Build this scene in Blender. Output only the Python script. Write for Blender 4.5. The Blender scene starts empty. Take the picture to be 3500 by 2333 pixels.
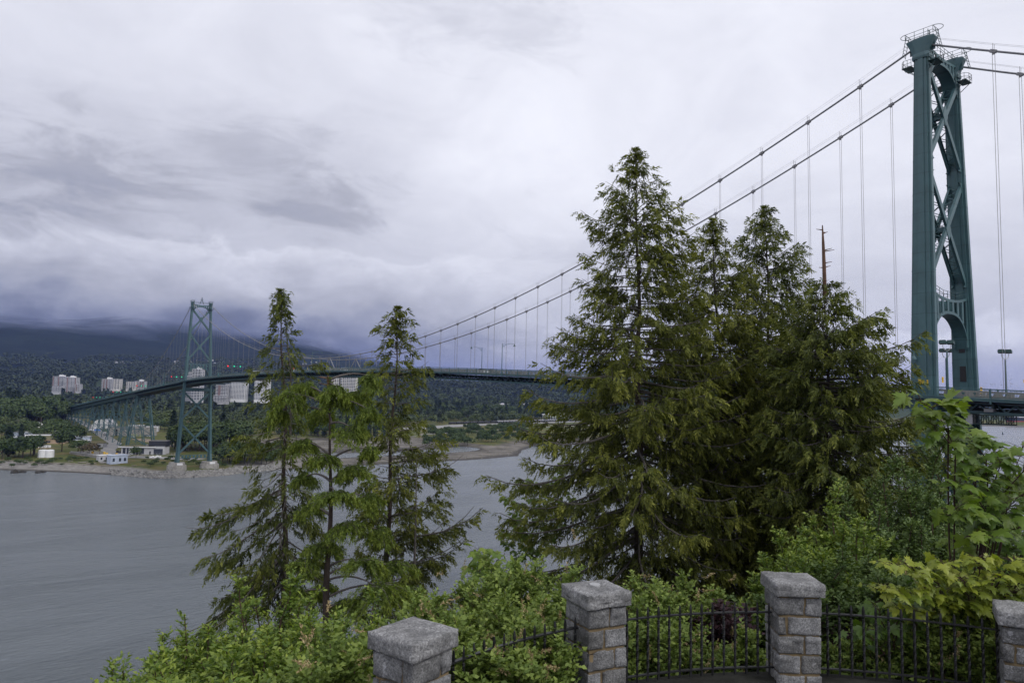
import bpy, bmesh, math, random
import numpy as np
from mathutils import Vector, Matrix, Euler
random.seed(7)
RNG = np.random.default_rng(11)
SC = bpy.context.scene
COL = SC.collection
PI = math.pi
R = math.radians

# ------------------------------------------------------------------ camera
CAM = np.array([-128.765, -47.687, 58.4])
YAW, PIT, ROL, FPX = 0.6618, 0.0764, 0.019, 2399.16
_fw = np.array([math.sin(YAW)*math.cos(PIT), math.cos(YAW)*math.cos(PIT), math.sin(PIT)])
_rt0 = np.array([math.cos(YAW), -math.sin(YAW), 0.0])
_up0 = np.cross(_rt0, _fw)
_rt = math.cos(ROL)*_rt0 + math.sin(ROL)*_up0
_up = -math.sin(ROL)*_rt0 + math.cos(ROL)*_up0
HF = np.array([math.sin(YAW), math.cos(YAW), 0.0])      # level forward
HR = _rt0                                                # level right

def P(u, v, dep):
    """point of the place seen along the sight line (u, v of a 2352-wide survey sheet) at a distance dep"""
    k = 3500/2352
    d = _fw + _rt*(u*k-1750)/FPX - _up*(v*k-1166.5)/FPX
    return CAM + d*dep

def Pz(u, v, z):
    k = 3500/2352
    d = _fw + _rt*(u*k-1750)/FPX - _up*(v*k-1166.5)/FPX
    return CAM + d*((z-CAM[2])/d[2])

def make_camera():
    cam = bpy.data.cameras.new('camera')
    cam.sensor_width = 36.0
    cam.lens = 36.0*FPX/3500.0
    cam.clip_start = 0.1
    cam.clip_end = 40000
    o = bpy.data.objects.new('camera', cam)
    m = Matrix(((_rt[0], _up[0], -_fw[0], CAM[0]), (_rt[1], _up[1], -_fw[1], CAM[1]), (_rt[2], _up[2], -_fw[2], CAM[2]), (0, 0, 0, 1)))
    o.matrix_world = m
    COL.objects.link(o)
    SC.camera = o
make_camera()

# ------------------------------------------------------------------ materials
def nt(m):
    m.use_nodes = True
    t = m.node_tree
    t.nodes.clear()
    return t
class NB:
    """small node builder"""
    def __init__(s, t): s.t = t
    def n(s, kind, **kw):
        x = s.t.nodes.new(kind)
        for k, v in kw.items():
            if k == 'inp':
                for a, b in v.items():
                    if isinstance(b, bpy.types.NodeSocket): s.t.links.new(b, x.inputs[a])
                    else: x.inputs[a].default_value = b
            else: setattr(x, k, v)
        return x
    def math(s, op, a, b=None, c=None, clamp=False):
        x = s.t.nodes.new('ShaderNodeMath'); x.operation = op; x.use_clamp = clamp
        for i, q in enumerate((a, b, c)):
            if q is None: continue
            if isinstance(q, bpy.types.NodeSocket): s.t.links.new(q, x.inputs[i])
            else: x.inputs[i].default_value = q
        return x.outputs[0]
    def ramp(s, fac, stops, interp='LINEAR'):
        x = s.t.nodes.new('ShaderNodeValToRGB'); cr = x.color_ramp; cr.interpolation = interp
        while len(cr.elements) < len(stops): cr.elements.new(0.5)
        for e, (p, c) in zip(cr.elements, stops):
            e.position = p
            e.color = c if len(c) == 4 else (*c, 1)
        s.t.links.new(fac, x.inputs[0])
        return x.outputs[0]
    def mix(s, fac, a, b, blend='MIX'):
        x = s.t.nodes.new('ShaderNodeMix'); x.data_type = 'RGBA'; x.blend_type = blend
        for i, q in ((0, fac), (6, a), (7, b)):
            if isinstance(q, bpy.types.NodeSocket): s.t.links.new(q, x.inputs[i])
            elif i == 0: x.inputs[i].default_value = q
            else: x.inputs[i].default_value = q if len(q) == 4 else (*q, 1)
        return x.outputs[2]
    def noise(s, vec, scale, detail=4, rough=0.55, dist=0.0):
        x = s.t.nodes.new('ShaderNodeTexNoise')
        x.inputs['Scale'].default_value = scale; x.inputs['Detail'].default_value = detail
        x.inputs['Roughness'].default_value = rough; x.inputs['Distortion'].default_value = dist
        if vec is not None: s.t.links.new(vec, x.inputs['Vector'])
        return x.outputs[0]
    def smooth(s, v, a, b):
        x = s.t.nodes.new('ShaderNodeMapRange'); x.interpolation_type = 'SMOOTHSTEP'
        x.inputs[1].default_value = a; x.inputs[2].default_value = b
        if isinstance(v, bpy.types.NodeSocket): s.t.links.new(v, x.inputs[0])
        return x.outputs[0]

def mat(name, col, rough=0.7, metal=0.0, var=0.25, vscale=3.0, bump=0.0, bscale=20.0, spec=0.4, coat=None):
    """plain surface with uneven colour and a little relief"""
    m = bpy.data.materials.new(name); t = nt(m); b = NB(t)
    out = b.n('ShaderNodeOutputMaterial'); p = b.n('ShaderNodeBsdfPrincipled')
    tc = b.n('ShaderNodeTexCoord')
    c = tuple(col)
    nz = b.noise(tc.outputs['Object'], vscale, 6, 0.65)
    lo = tuple(x*(1-var) for x in c); hi = tuple(min(1, x*(1+var)) for x in c)
    t.links.new(b.ramp(nz, [(0.3, lo), (0.7, hi)]), p.inputs['Base Color'])
    p.inputs['Roughness'].default_value = rough; p.inputs['Metallic'].default_value = metal
    p.inputs['Specular IOR Level'].default_value = spec
    if bump > 0:
        bn = b.n('ShaderNodeBump', inp={'Strength': 1.0, 'Distance': bump})
        t.links.new(b.noise(tc.outputs['Object'], bscale, 6, 0.7), bn.inputs['Height'])
        t.links.new(bn.outputs[0], p.inputs['Normal'])
    t.links.new(p.outputs[0], out.inputs[0])
    return m

def foliage(name, dark, mid, light, trans=0.25, rough=0.6, spec=0.3, nscale=0.5):
    """leaf material; each leaf has its own 'tint' (leaf age, painted sunlit conifer tips, paler upper clumps far off), clumps differ a little"""
    m = bpy.data.materials.new(name); t = nt(m); b = NB(t)
    out = b.n('ShaderNodeOutputMaterial')
    at = b.n('ShaderNodeAttribute', attribute_name='tint')
    tc = b.n('ShaderNodeTexCoord')
    nz = b.noise(tc.outputs['Object'], nscale, 3, 0.6)
    f = b.math('ADD', b.math('MULTIPLY', at.outputs['Fac'], 0.75), b.math('MULTIPLY', nz, 0.3))
    c = b.ramp(f, [(0.12, dark), (0.5, mid), (0.95, light)])
    p = b.n('ShaderNodeBsdfPrincipled', inp={'Roughness': rough, 'Specular IOR Level': spec})
    t.links.new(c, p.inputs['Base Color'])
    tr = b.n('ShaderNodeBsdfTranslucent')
    t.links.new(b.mix(1.0, c, (1.15, 1.2, 0.6), 'MULTIPLY'), tr.inputs[0])
    mx = b.n('ShaderNodeMixShader', inp={0: trans})
    t.links.new(p.outputs[0], mx.inputs[1]); t.links.new(tr.outputs[0], mx.inputs[2])
    t.links.new(mx.outputs[0], out.inputs[0])
    return m

# ------------------------------------------------------------------ mesh helpers
class MB:
    """collects shapes, builds ONE mesh object"""
    def __init__(s): s.v = []; s.f = []
    def add(s, vs, fs):
        o = len(s.v); s.v.extend([tuple(x) for x in vs]); s.f.extend([tuple(i+o for i in f) for f in fs]); return s
    def box(s, c, d, rz=0.0, M=None):
        hx, hy, hz = d[0]/2, d[1]/2, d[2]/2
        vs = [Vector((x, y, z)) for z in (-hz, hz) for x, y in ((-hx, -hy), (hx, -hy), (hx, hy), (-hx, hy))]
        if M is not None: vs = [M @ q for q in vs]
        elif rz: vs = [Matrix.Rotation(rz, 3, 'Z') @ q for q in vs]
        vs = [q + Vector(c) for q in vs]
        return s.add(vs, [(3, 2, 1, 0), (4, 5, 6, 7), (0, 1, 5, 4), (1, 2, 6, 5), (2, 3, 7, 6), (3, 0, 4, 7)])
    def bar(s, a, b, w, h=None, up=(0, 0, 1)):
        """box beam from a to b, w wide and h high"""
        h = h or w; a = Vector(a); b = Vector(b); d = (b-a)
        L = d.length
        if L < 1e-6: return s
        d /= L; up = Vector(up)
        if abs(d.dot(up)) > 0.98: up = Vector((1, 0, 0))
        x = d.cross(up).normalized(); y = x.cross(d).normalized()
        vs = []
        for q in (a, b):
            for sx, sy in ((-1, -1), (1, -1), (1, 1), (-1, 1)): vs.append(q + x*(w/2*sx) + y*(h/2*sy))
        return s.add(vs, [(0, 3, 2, 1), (4, 5, 6, 7), (0, 1, 5, 4), (1, 2, 6, 5), (2, 3, 7, 6), (3, 0, 4, 7)])
    def tube(s, pts, r, n=6, caps=True):
        pts = [Vector(p) for p in pts]; rs = r if hasattr(r, '__len__') else [r]*len(pts)
        rings = []; o = len(s.v)
        d0 = (pts[1]-pts[0]).normalized()
        up = Vector((0, 0, 1)) if abs(d0.z) < 0.9 else Vector((1, 0, 0))
        x = d0.cross(up).normalized()
        for i, p in enumerate(pts):
            d = (pts[min(i+1, len(pts)-1)] - pts[max(i-1, 0)]).normalized()
            x = (x - d*x.dot(d)).normalized(); y = d.cross(x)
            for k in range(n):
                a = 2*PI*k/n
                s.v.append(tuple(p + (x*math.cos(a) + y*math.sin(a))*rs[i]))
        for i in range(len(pts)-1):
            for k in range(n):
                k2 = (k+1) % n
                s.f.append((o+i*n+k, o+i*n+k2, o+(i+1)*n+k2, o+(i+1)*n+k))
        if caps:
            s.f.append(tuple(o+k for k in range(n))[::-1]); s.f.append(tuple(o+(len(pts)-1)*n+k for k in range(n)))
        return s
    def prism(s, outline, axis, a, b):
        """outline of 2-D points pushed along an axis ('x','y','z') from a to b"""
        n = len(outline); vs = []
        for t in (a, b):
            for p, q in outline:
                vs.append({'x': (t, p, q), 'y': (p, t, q), 'z': (p, q, t)}[axis])
        fs = [tuple(range(n))[::-1], tuple(range(n, 2*n))]
        for i in range(n): j = (i+1) % n; fs.append((i, j, n+j, n+i))
        return s.add(vs, fs)
    def loft(s, rings, closed=True, caps=True):
        o = len(s.v); n = len(rings[0])
        for r in rings: s.v.extend([tuple(p) for p in r])
        for i in range(len(rings)-1):
            for k in range(n if closed else n-1):
                k2 = (k+1) % n
                s.f.append((o+i*n+k, o+i*n+k2, o+(i+1)*n+k2, o+(i+1)*n+k))
        if caps:
            s.f.append(tuple(o+k for k in range(n))[::-1]); s.f.append(tuple(o+(len(rings)-1)*n+k for k in range(n)))
        return s
    def build(s, name, m, parent=None, smooth=False, fix=True):
        me = bpy.data.meshes.new(name)
        off = Vector((0, 0, 0))
        if parent is not None:
            off = world_loc(parent)
        me.from_pydata([(x-off.x, y-off.y, z-off.z) for x, y, z in s.v], [], s.f)
        if fix:
            bm = bmesh.new(); bm.from_mesh(me); bmesh.ops.recalc_face_normals(bm, faces=bm.faces); bm.to_mesh(me); bm.free()
        if smooth: me.polygons.foreach_set('use_smooth', [True]*len(me.polygons))
        me.materials.append(m)
        o = bpy.data.objects.new(name, me); COL.objects.link(o)
        if parent is not None: o.parent = parent
        return o

def world_loc(o):
    l = Vector(o.location)
    while o.parent is not None:
        o = o.parent; l = l + Vector(o.location)
    return l

def tag(o, label=None, cat=None, group=None, kind=None):
    if label: o['label'] = label
    if cat: o['category'] = cat
    if group: o['group'] = group
    if kind: o['kind'] = kind
    return o
def thing(name, label, cat, loc=(0, 0, 0), group=None):
    o = bpy.data.objects.new(name, None); COL.objects.link(o)
    o.location = tuple(float(q) for q in loc); o.empty_display_size = 0.5
    return tag(o, label, cat, group)
def copy_tree(o, loc=None, rz=None, scale=None, label=None, group=None, parent=None):
    c = o.copy(); COL.objects.link(c)
    if parent is not None: c.parent = parent
    if loc is not None: c.location = tuple(float(q) for q in loc)
    if rz is not None: c.rotation_euler = (0, 0, rz)
    if scale is not None: c.scale = scale if hasattr(scale, '__len__') else (scale,)*3
    if label: c['label'] = label
    if group: c['group'] = group
    for ch in list(o.children): copy_tree(ch, parent=c)
    return c

def np_mesh(name, V, F, m, parent=None, tint=None, smooth=False):
    """mesh object straight from arrays; F is (n,3) or (n,4)"""
    V = np.asarray(V, np.float64)
    if parent is not None: V = V - np.array(world_loc(parent))
    F = np.asarray(F, np.int32); k = F.shape[1]
    me = bpy.data.meshes.new(name)
    me.vertices.add(len(V)); me.vertices.foreach_set('co', V.astype(np.float32).ravel())
    me.loops.add(F.size); me.loops.foreach_set('vertex_index', F.ravel())
    me.polygons.add(len(F)); me.polygons.foreach_set('loop_start', np.arange(0, F.size, k, dtype=np.int32))
    if smooth: me.polygons.foreach_set('use_smooth', np.ones(len(F), bool))
    me.update(calc_edges=True)
    if tint is not None:
        a = me.attributes.new('tint', 'FLOAT', 'FACE'); a.data.foreach_set('value', np.asarray(tint, np.float32))
    me.materials.append(m)
    o = bpy.data.objects.new(name, me); COL.objects.link(o)
    if parent is not None: o.parent = parent
    return o

def nrm(a):
    return a/np.maximum(np.linalg.norm(a, axis=-1, keepdims=True), 1e-9)
def blades(pos, d, n, L, W, fold=0.0, mid=0.45, curl=0.0):
    """a folded diamond per leaf: base, side, tip, side"""
    d = nrm(d); s = nrm(np.cross(d, n)); u = np.cross(s, d)
    L = np.asarray(L)[:, None]; W = np.asarray(W)[:, None]
    a = pos; c = pos + d*L - u*L*curl
    l = pos + d*L*mid + s*W/2 + u*W*fold
    r = pos + d*L*mid - s*W/2 + u*W*fold
    V = np.stack([a, r, c, l], 1).reshape(-1, 3)
    F = np.arange(len(V)).reshape(-1, 4)
    return V, F
def rand_unit(n):
    return nrm(RNG.normal(size=(n, 3)))

# value noise on arrays
_perm = RNG.random((64, 64))
def vnoise(x, y):
    xi = np.floor(x).astype(int); yi = np.floor(y).astype(int)
    fx = x-xi; fy = y-yi; fx = fx*fx*(3-2*fx); fy = fy*fy*(3-2*fy)
    g = lambda a, b: _perm[a % 64, b % 64]
    return (g(xi, yi)*(1-fx)+g(xi+1, yi)*fx)*(1-fy) + (g(xi, yi+1)*(1-fx)+g(xi+1, yi+1)*fx)*fy
def fbm(x, y, o=4):
    s = 0; a = 0.5
    for i in range(o):
        s = s + a*(vnoise(x*2**i+17*i, y*2**i+31*i)-0.5); a *= 0.5
    return s
def sstep(x, a, b):
    t = np.clip((x-a)/(b-a), 0, 1); return t*t*(3-2*t)

# ------------------------------------------------------------------ shared materials
M = {}
def bridge_paint(name, col):
    m = bpy.data.materials.new(name); t = nt(m); b = NB(t)
    out = b.n('ShaderNodeOutputMaterial'); p = b.n('ShaderNodeBsdfPrincipled', inp={'Roughness': 0.42, 'Specular IOR Level': 0.45})
    tc = b.n('ShaderNodeTexCoord'); g = b.n('ShaderNodeNewGeometry')
    sep = b.n('ShaderNodeSeparateXYZ'); t.links.new(g.outputs['Position'], sep.inputs[0])
    # plates riveted every 3.3 m: a thin dirty seam, and each plate a slightly different age of paint
    zz = b.math('DIVIDE', sep.outputs[2], 3.3)
    fr = b.math('FRACT', zz)
    seam = b.math('LESS_THAN', fr, 0.035)
    wn = b.n('ShaderNodeTexWhiteNoise', noise_dimensions='1D'); t.links.new(b.math('FLOOR', zz), wn.inputs[1])
    nz = b.noise(g.outputs['Position'], 0.35, 6, 0.7)
    mp = b.n('ShaderNodeMapping', inp={'Scale': (2.5, 2.5, 0.12)}); t.links.new(g.outputs['Position'], mp.inputs[0])
    st = b.noise(mp.outputs[0], 1.0, 4, 0.6)
    c1 = b.ramp(nz, [(0.3, tuple(x*0.78 for x in col)), (0.72, tuple(x*1.22 for x in col))])
    c2 = b.mix(b.math('MULTIPLY', wn.outputs[0], 0.35), c1, tuple(x*0.72 for x in col))
    c3 = b.mix(b.math('MULTIPLY', b.smooth(st, 0.6, 0.8), 0.3), c2, (col[0]*1.7, col[1]*1.45, col[2]*1.4))
    c4 = b.mix(b.math('MULTIPLY', seam, 0.55), c3, tuple(x*0.35 for x in col))
    t.links.new(c4, p.inputs['Base Color'])
    bn = b.n('ShaderNodeBump', inp={'Strength': 0.5, 'Distance': 0.02}); t.links.new(b.noise(g.outputs['Position'], 9, 3, 0.6), bn.inputs['Height'])
    t.links.new(bn.outputs[0], p.inputs['Normal'])
    t.links.new(p.outputs[0], out.inputs[0])
    return m
M['green'] = bridge_paint('green_bridge_paint', (0.042, 0.094, 0.102))
M['green_far'] = M['green']
M['dgreen'] = mat('dark_green_paint', (0.012, 0.045, 0.042), 0.45, var=0.3)
M['underside'] = mat('dark_deck_steel', (0.012, 0.020, 0.020), 0.7, var=0.4)  # darker steel for the floor beams and gantry lattice
M['cable'] = mat('grey_cable_wrap', (0.17, 0.17, 0.18), 0.5, var=0.2, vscale=1.5)
M['cable_white'] = mat('pale_cable_paint', (0.42, 0.42, 0.43), 0.5, var=0.15)
M['rope'] = mat('galvanised_rope', (0.19, 0.185, 0.19), 0.45, 0.3, var=0.15)
M['barrier'] = mat('weathered_concrete_barrier', (0.20, 0.185, 0.165), 0.85, var=0.3, vscale=1.2)
M['asphalt'] = mat('asphalt', (0.05, 0.05, 0.052), 0.9, var=0.25, bump=0.004, bscale=60)
M['concrete'] = mat('grey_concrete', (0.23, 0.22, 0.20), 0.9, var=0.35, vscale=0.6)
M['white'] = mat('white_paint', (0.58, 0.58, 0.58), 0.6, var=0.1, vscale=0.5)
M['cream'] = mat('cream_wall', (0.52, 0.50, 0.46), 0.8, var=0.15, vscale=0.3)
M['grey'] = mat('grey_wall', (0.30, 0.30, 0.31), 0.8, var=0.2, vscale=0.4)
M['lgrey'] = mat('pale_grey_wall', (0.39, 0.39, 0.40), 0.8, var=0.15, vscale=0.4)
M['charcoal'] = mat('charcoal_cladding', (0.016, 0.018, 0.024), 0.6, var=0.25)
M['glass'] = mat('dark_window_glass', (0.035, 0.042, 0.055), 0.15, var=0.3, vscale=0.4, spec=0.6)
M['brick'] = mat('red_brown_brick', (0.13, 0.055, 0.042), 0.85, var=0.3, vscale=0.6)
M['tan'] = mat('tan_roof', (0.30, 0.22, 0.15), 0.9, var=0.25, vscale=0.4)
M['roof'] = mat('grey_shingle_roof', (0.12, 0.115, 0.115), 0.9, var=0.35, vscale=0.5)
M['mossroof'] = mat('mossy_flat_roof', (0.095, 0.085, 0.04), 0.95, var=0.4, vscale=0.4)
M['sheetblue'] = mat('pale_blue_sheet_metal', (0.38, 0.43, 0.52), 0.5, var=0.12, vscale=0.5)
M['yellow'] = mat('safety_yellow', (0.62, 0.38, 0.02), 0.6, var=0.15)
M['orange'] = mat('safety_orange', (0.65, 0.09, 0.02), 0.6, var=0.1)
M['blue'] = mat('blue_canvas', (0.03, 0.14, 0.50), 0.7, var=0.15)
M['black'] = mat('black_rubber', (0.012, 0.012, 0.013), 0.7, var=0.2)
M['tank'] = mat('black_tank_paint', (0.012, 0.013, 0.016), 0.4, var=0.3, vscale=0.3)
M['redhull'] = mat('red_antifouling', (0.30, 0.06, 0.055), 0.7, var=0.25, vscale=0.1)
M['bark'] = mat('cedar_bark', (0.040, 0.030, 0.024), 0.95, var=0.45, vscale=4, bump=0.02, bscale=25)
M['bark_grey'] = mat('grey_branch_bark', (0.085, 0.075, 0.068), 0.95, var=0.4, vscale=5)
M['snag'] = mat('bare_brown_dead_wood', (0.10, 0.055, 0.035), 0.9, var=0.4, vscale=3, bump=0.01)
M['wood'] = mat('silvered_driftwood', (0.20, 0.18, 0.155), 0.95, var=0.35)
M['pole'] = mat('wooden_pole', (0.11, 0.085, 0.065), 0.9, var=0.3)
M['steelpole'] = mat('galvanised_pole', (0.33, 0.33, 0.33), 0.5, 0.2, var=0.15)
# ------------------------------------------------------------------ sky, sun, air
def make_world():
    w = bpy.data.worlds.new('World'); SC.world = w; w.use_nodes = True
    t = w.node_tree; t.nodes.clear(); b = NB(t)
    out = b.n('ShaderNodeOutputWorld'); bg = b.n('ShaderNodeBackground', inp={'Strength': 0.1})
    sky = b.n('ShaderNodeTexSky', sky_type='NISHITA', sun_disc=False, sun_elevation=SUN_EL, sun_rotation=SUN_ROT, altitude=50, air_density=1.0, dust_density=3.0)
    tc = b.n('ShaderNodeTexCoord')
    rot = b.n('ShaderNodeMapping', inp={'Rotation': (0, 0, YAW)})
    t.links.new(tc.outputs['Generated'], rot.inputs[0])
    sp = b.n('ShaderNodeSeparateXYZ'); t.links.new(rot.outputs[0], sp.inputs[0])
    X, Y, Z = sp.outputs
    az = b.math('ARCTAN2', X, Y)
    el = b.math('ARCSINE', Z)
    # cloud layer seen in perspective: direction projected on a level sheet
    den = b.math('ADD', b.math('MAXIMUM', Z, 0.0), 0.30)
    px = b.math('DIVIDE', X, den); py = b.math('DIVIDE', Y, den)
    cv = b.n('ShaderNodeCombineXYZ'); t.links.new(px, cv.inputs[0]); t.links.new(py, cv.inputs[1])
    big = b.noise(cv.outputs[0], 0.9, 6, 0.55, 0.5)
    fine = b.noise(cv.outputs[0], 3.4, 10, 0.62, 0.9)
    # billows standing on the horizon
    bv = b.n('ShaderNodeCombineXYZ'); t.links.new(az, bv.inputs[0]); t.links.new(b.math('MULTIPLY', el, 1.9), bv.inputs[1])
    bil = b.noise(bv.outputs[0], 6.5, 8, 0.58, 0.3)
    bil2 = b.noise(bv.outputs[0], 16.0, 5, 0.6, 0.2)
    warp = b.math('ADD', b.math('MULTIPLY', b.math('SUBTRACT', bil, 0.5), 0.16), b.math('MULTIPLY', b.math('SUBTRACT', bil2, 0.5), 0.035))
    e2 = b.math('ADD', el, warp)
    ef = b.math('MULTIPLY', e2, 1.0/0.7, clamp=True)
    g = lambda v: (v, v, v, 1)
    k = 1/0.7
    left = b.ramp(ef, [(0.0, g(.17)), (0.055*k, g(.155)), (0.08*k, g(.21)), (0.105*k, g(.34)), (0.135*k, g(.47)), (0.168*k, g(.64)), (0.182*k, g(.72)), (0.192*k, g(.60)),
                       (0.24*k, g(.58)), (0.31*k, g(.62)), (0.38*k, g(.74)), (0.48*k, g(.81)), (0.69*k, g(.82))])
    right = b.ramp(ef, [(0.0, g(.42)), (0.03*k, g(.47)), (0.06*k, g(.56)), (0.085*k, g(.74)), (0.10*k, g(.63)), (0.2*k, g(.73)), (0.3*k, g(.83)), (0.45*k, g(.84)), (0.69*k, g(.82))])
    wl = b.math('ADD', az, b.math('MULTIPLY', b.math('SUBTRACT', big, 0.5), 0.5))
    V = b.mix(b.smooth(wl, -0.33, 0.22), left, right)
    tex = b.math('ADD', 1.0, b.math('ADD', b.math('MULTIPLY', b.math('SUBTRACT', big, 0.5), 0.38), b.math('MULTIPLY', b.math('SUBTRACT', fine, 0.5), 0.30)))
    # ragged grey cloud scraps hanging under the bright layer, and one thin bright place
    def blob(a0, e0, sa, se):
        x = b.math('POWER', b.math('DIVIDE', b.math('SUBTRACT', az, a0), sa), 2.0); y = b.math('POWER', b.math('DIVIDE', b.math('SUBTRACT', el, e0), se), 2.0)
        return b.math('EXPONENT', b.math('MULTIPLY', b.math('ADD', x, y), -1.0))
    pv = b.n('ShaderNodeMapping', inp={'Rotation': (0, 0, 0.5), 'Scale': (1.0, 1.7, 1.0), 'Location': (3.1, 1.7, 0)}); t.links.new(bv.outputs[0], pv.inputs[0])
    rag = b.noise(pv.outputs[0], 7.0, 10, 0.64, 0.7)
    def scrap(sock, lo, hi): return b.smooth(b.math('ADD', b.math('MULTIPLY', sock, 0.42), rag), lo, hi)
    s1 = b.math('MULTIPLY', scrap(blob(-.56, .235, .20, .085), .66, .98), .30)
    s2 = b.math('MULTIPLY', scrap(blob(-.27, .255, .13, .075), .66, .98), .28)
    s3 = b.math('MULTIPLY', scrap(blob(-.36, .33, .14, .06), .68, 1.0), .20)
    s4 = b.math('MULTIPLY', scrap(blob(-.06, .52, .22, .10), .66, 1.0), .16)
    s5 = b.math('MULTIPLY', scrap(blob(.14, .20, .20, .05), .66, 1.0), .16)
    dark = b.math('SUBTRACT', 1.0, b.math('MAXIMUM', b.math('MAXIMUM', s1, s2), b.math('MAXIMUM', s3, b.math('MAXIMUM', s4, s5))))
    bright = b.math('ADD', 1.0, b.math('MULTIPLY', blob(-.03, .30, .13, .10), .14))
    tex = b.math('MULTIPLY', b.math('MULTIPLY', tex, dark), bright)
    # unseen sky behind the viewer, brightened to lift the light on facing surfaces
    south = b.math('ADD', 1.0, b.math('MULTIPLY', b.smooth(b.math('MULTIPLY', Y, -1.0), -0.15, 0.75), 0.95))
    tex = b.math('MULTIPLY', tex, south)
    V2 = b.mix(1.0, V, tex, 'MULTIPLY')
    # thick cloud is bluer-grey, thin cloud near white
    vv = b.n('ShaderNodeRGBToBW'); t.links.new(V2, vv.inputs[0])
    tint = b.ramp(vv.outputs[0], [(0.12, (0.84, 0.94, 1.36, 1)), (0.45, (0.945, 0.968, 1.13, 1)), (0.9, (0.972, 0.985, 1.075, 1))])
    c = b.mix(1.0, V2, tint, 'MULTIPLY')
    c10 = b.mix(1.0, c, (SKYG, SKYG, SKYG, 1), 'MULTIPLY')
    c10.node.clamp_result = False
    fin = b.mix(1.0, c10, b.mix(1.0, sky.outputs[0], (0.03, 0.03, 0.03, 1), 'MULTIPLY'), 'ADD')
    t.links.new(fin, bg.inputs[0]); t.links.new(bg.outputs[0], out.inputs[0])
SKYG = 10.5
SUN_DIR = Vector((0.30, -0.82, 0.72)).normalized()   # towards the sun: behind the viewer, high
SUN_EL = math.asin(SUN_DIR.z)
SUN_ROT = math.atan2(SUN_DIR.x, SUN_DIR.y)
make_world()
def make_sun():
    l = bpy.data.lights.new('sun', 'SUN'); l.energy = 1.5; l.angle = R(22); l.color = (1.0, 0.97, 0.92)
    o = bpy.data.objects.new('sun', l); COL.objects.link(o)
    o.rotation_euler = SUN_DIR.to_track_quat('Z', 'Y').to_euler()
make_sun()
SC.view_settings.view_transform = 'Standard'; SC.view_settings.look = 'None'
SC.view_settings.gamma = 1.0; SC.view_settings.exposure = 0.0; SC.view_settings.use_curve_mapping = False
cy = SC.cycles
cy.use_denoising = True
cy.max_bounces = 6; cy.diffuse_bounces = 3; cy.glossy_bounces = 2; cy.transmission_bounces = 4; cy.transparent_max_bounces = 12; cy.volume_bounces = 0
cy.sample_clamp_indirect = 4.0

def make_haze():
    m = bpy.data.materials.new('thin_blue_air'); t = nt(m); b = NB(t)
    v = b.n('ShaderNodeVolumePrincipled', inp={'Density': 3.3e-5, 'Color': (0.22, 0.33, 0.88, 1), 'Anisotropy': 0.0})
    t.links.new(v.outputs[0], b.n('ShaderNodeOutputMaterial').inputs['Volume'])
    mb = MB(); mb.box((2000, 5500, 350), (26000, 20000, 708)); o = mb.build('haze', m); tag(o, 'thin bluish air between the lookout and the mountains', kind='stuff')
make_haze()
# ------------------------------------------------------------------ the bridge
SPAN = 472.75; ZT = 118.2; ZC = 72.8; HS = 9.83; HX = 6.04; RX = 8.4
_rk = [(-190, 51.5), (-100, 56.3), (0, 61.1), (50, 63.4), (100, 65.3), (147, 67.0), (212, 68.3), (257, 68.7), (330, 68.4), (412, 67.2), (464, 65.8), (524, 63), (590, 59.7), (668, 55.5), (750, 51.2), (844, 46.1), (1000, 37.6), (1167, 28.4), (1330, 19.5), (1480, 12)]
def RZ(y):
    """height of the top rail along the deck (smooth curve through the surveyed points)"""
    n = len(_rk)
    for i in range(n-1):
        if y <= _rk[i+1][0] or i == n-2:
            y0, z0 = _rk[i]; y1, z1 = _rk[i+1]
            m0 = (z1-_rk[i-1][1])/(y1-_rk[i-1][0]) if i > 0 else (z1-z0)/(y1-y0)
            m1 = (_rk[i+2][1]-z0)/(_rk[i+2][0]-y0) if i < n-2 else (z1-z0)/(y1-y0)
            t = (y-y0)/(y1-y0); h = y1-y0
            return (2*t**3-3*t**2+1)*z0+(t**3-2*t**2+t)*h*m0+(-2*t**3+3*t**2)*z1+(t**3-t**2)*h*m1
def cabz(y):
    if 0 <= y <= SPAN: return ZC+(ZT-ZC)*((y-SPAN/2)/(SPAN/2))**2
    if y > SPAN:
        t = (y-SPAN)/184.0; return ZT+(58.0-ZT)*t-4*7.2*t*(1-t)
    t = -y/184.0; return ZT+(50.5-ZT)*t-4*7.2*t*(1-t)
def legx(z): return 6.0+(118-z)*4.55/109.0
def railx(y):
    e = 0.0
    for yt in (0, SPAN): e = max(e, 1-max(0, abs(y-yt)-4.5)/2.5)
    return RX + 1.9*max(0, min(1, e))

bridge = thing('suspension_bridge', 'long green steel suspension bridge with two towers crossing the inlet', 'bridge', (0, 0, 0))

# ---- towers
def leg_ring(sx, z, y0, k=1.0):
    t = (118-z)/109.0
    lx = (0.78+0.42*t)*k; ly = (1.12+1.5*t)*k
    if z < 14: f = 1+0.22*(14-z)/5.3; lx *= f; ly *= f
    q = [(lx, .34*ly), (.80*lx, .34*ly), (.80*lx, .74*ly), (.42*lx, .74*ly), (.42*lx, ly)]
    pts = q + [(-a, b) for a, b in q[::-1]] + [(-a, -b) for a, b in q] + [(a, -b) for a, b in q[::-1]]
    cx = sx*legx(z)
    return [(cx+a, y0+b, z) for a, b in pts]

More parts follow.
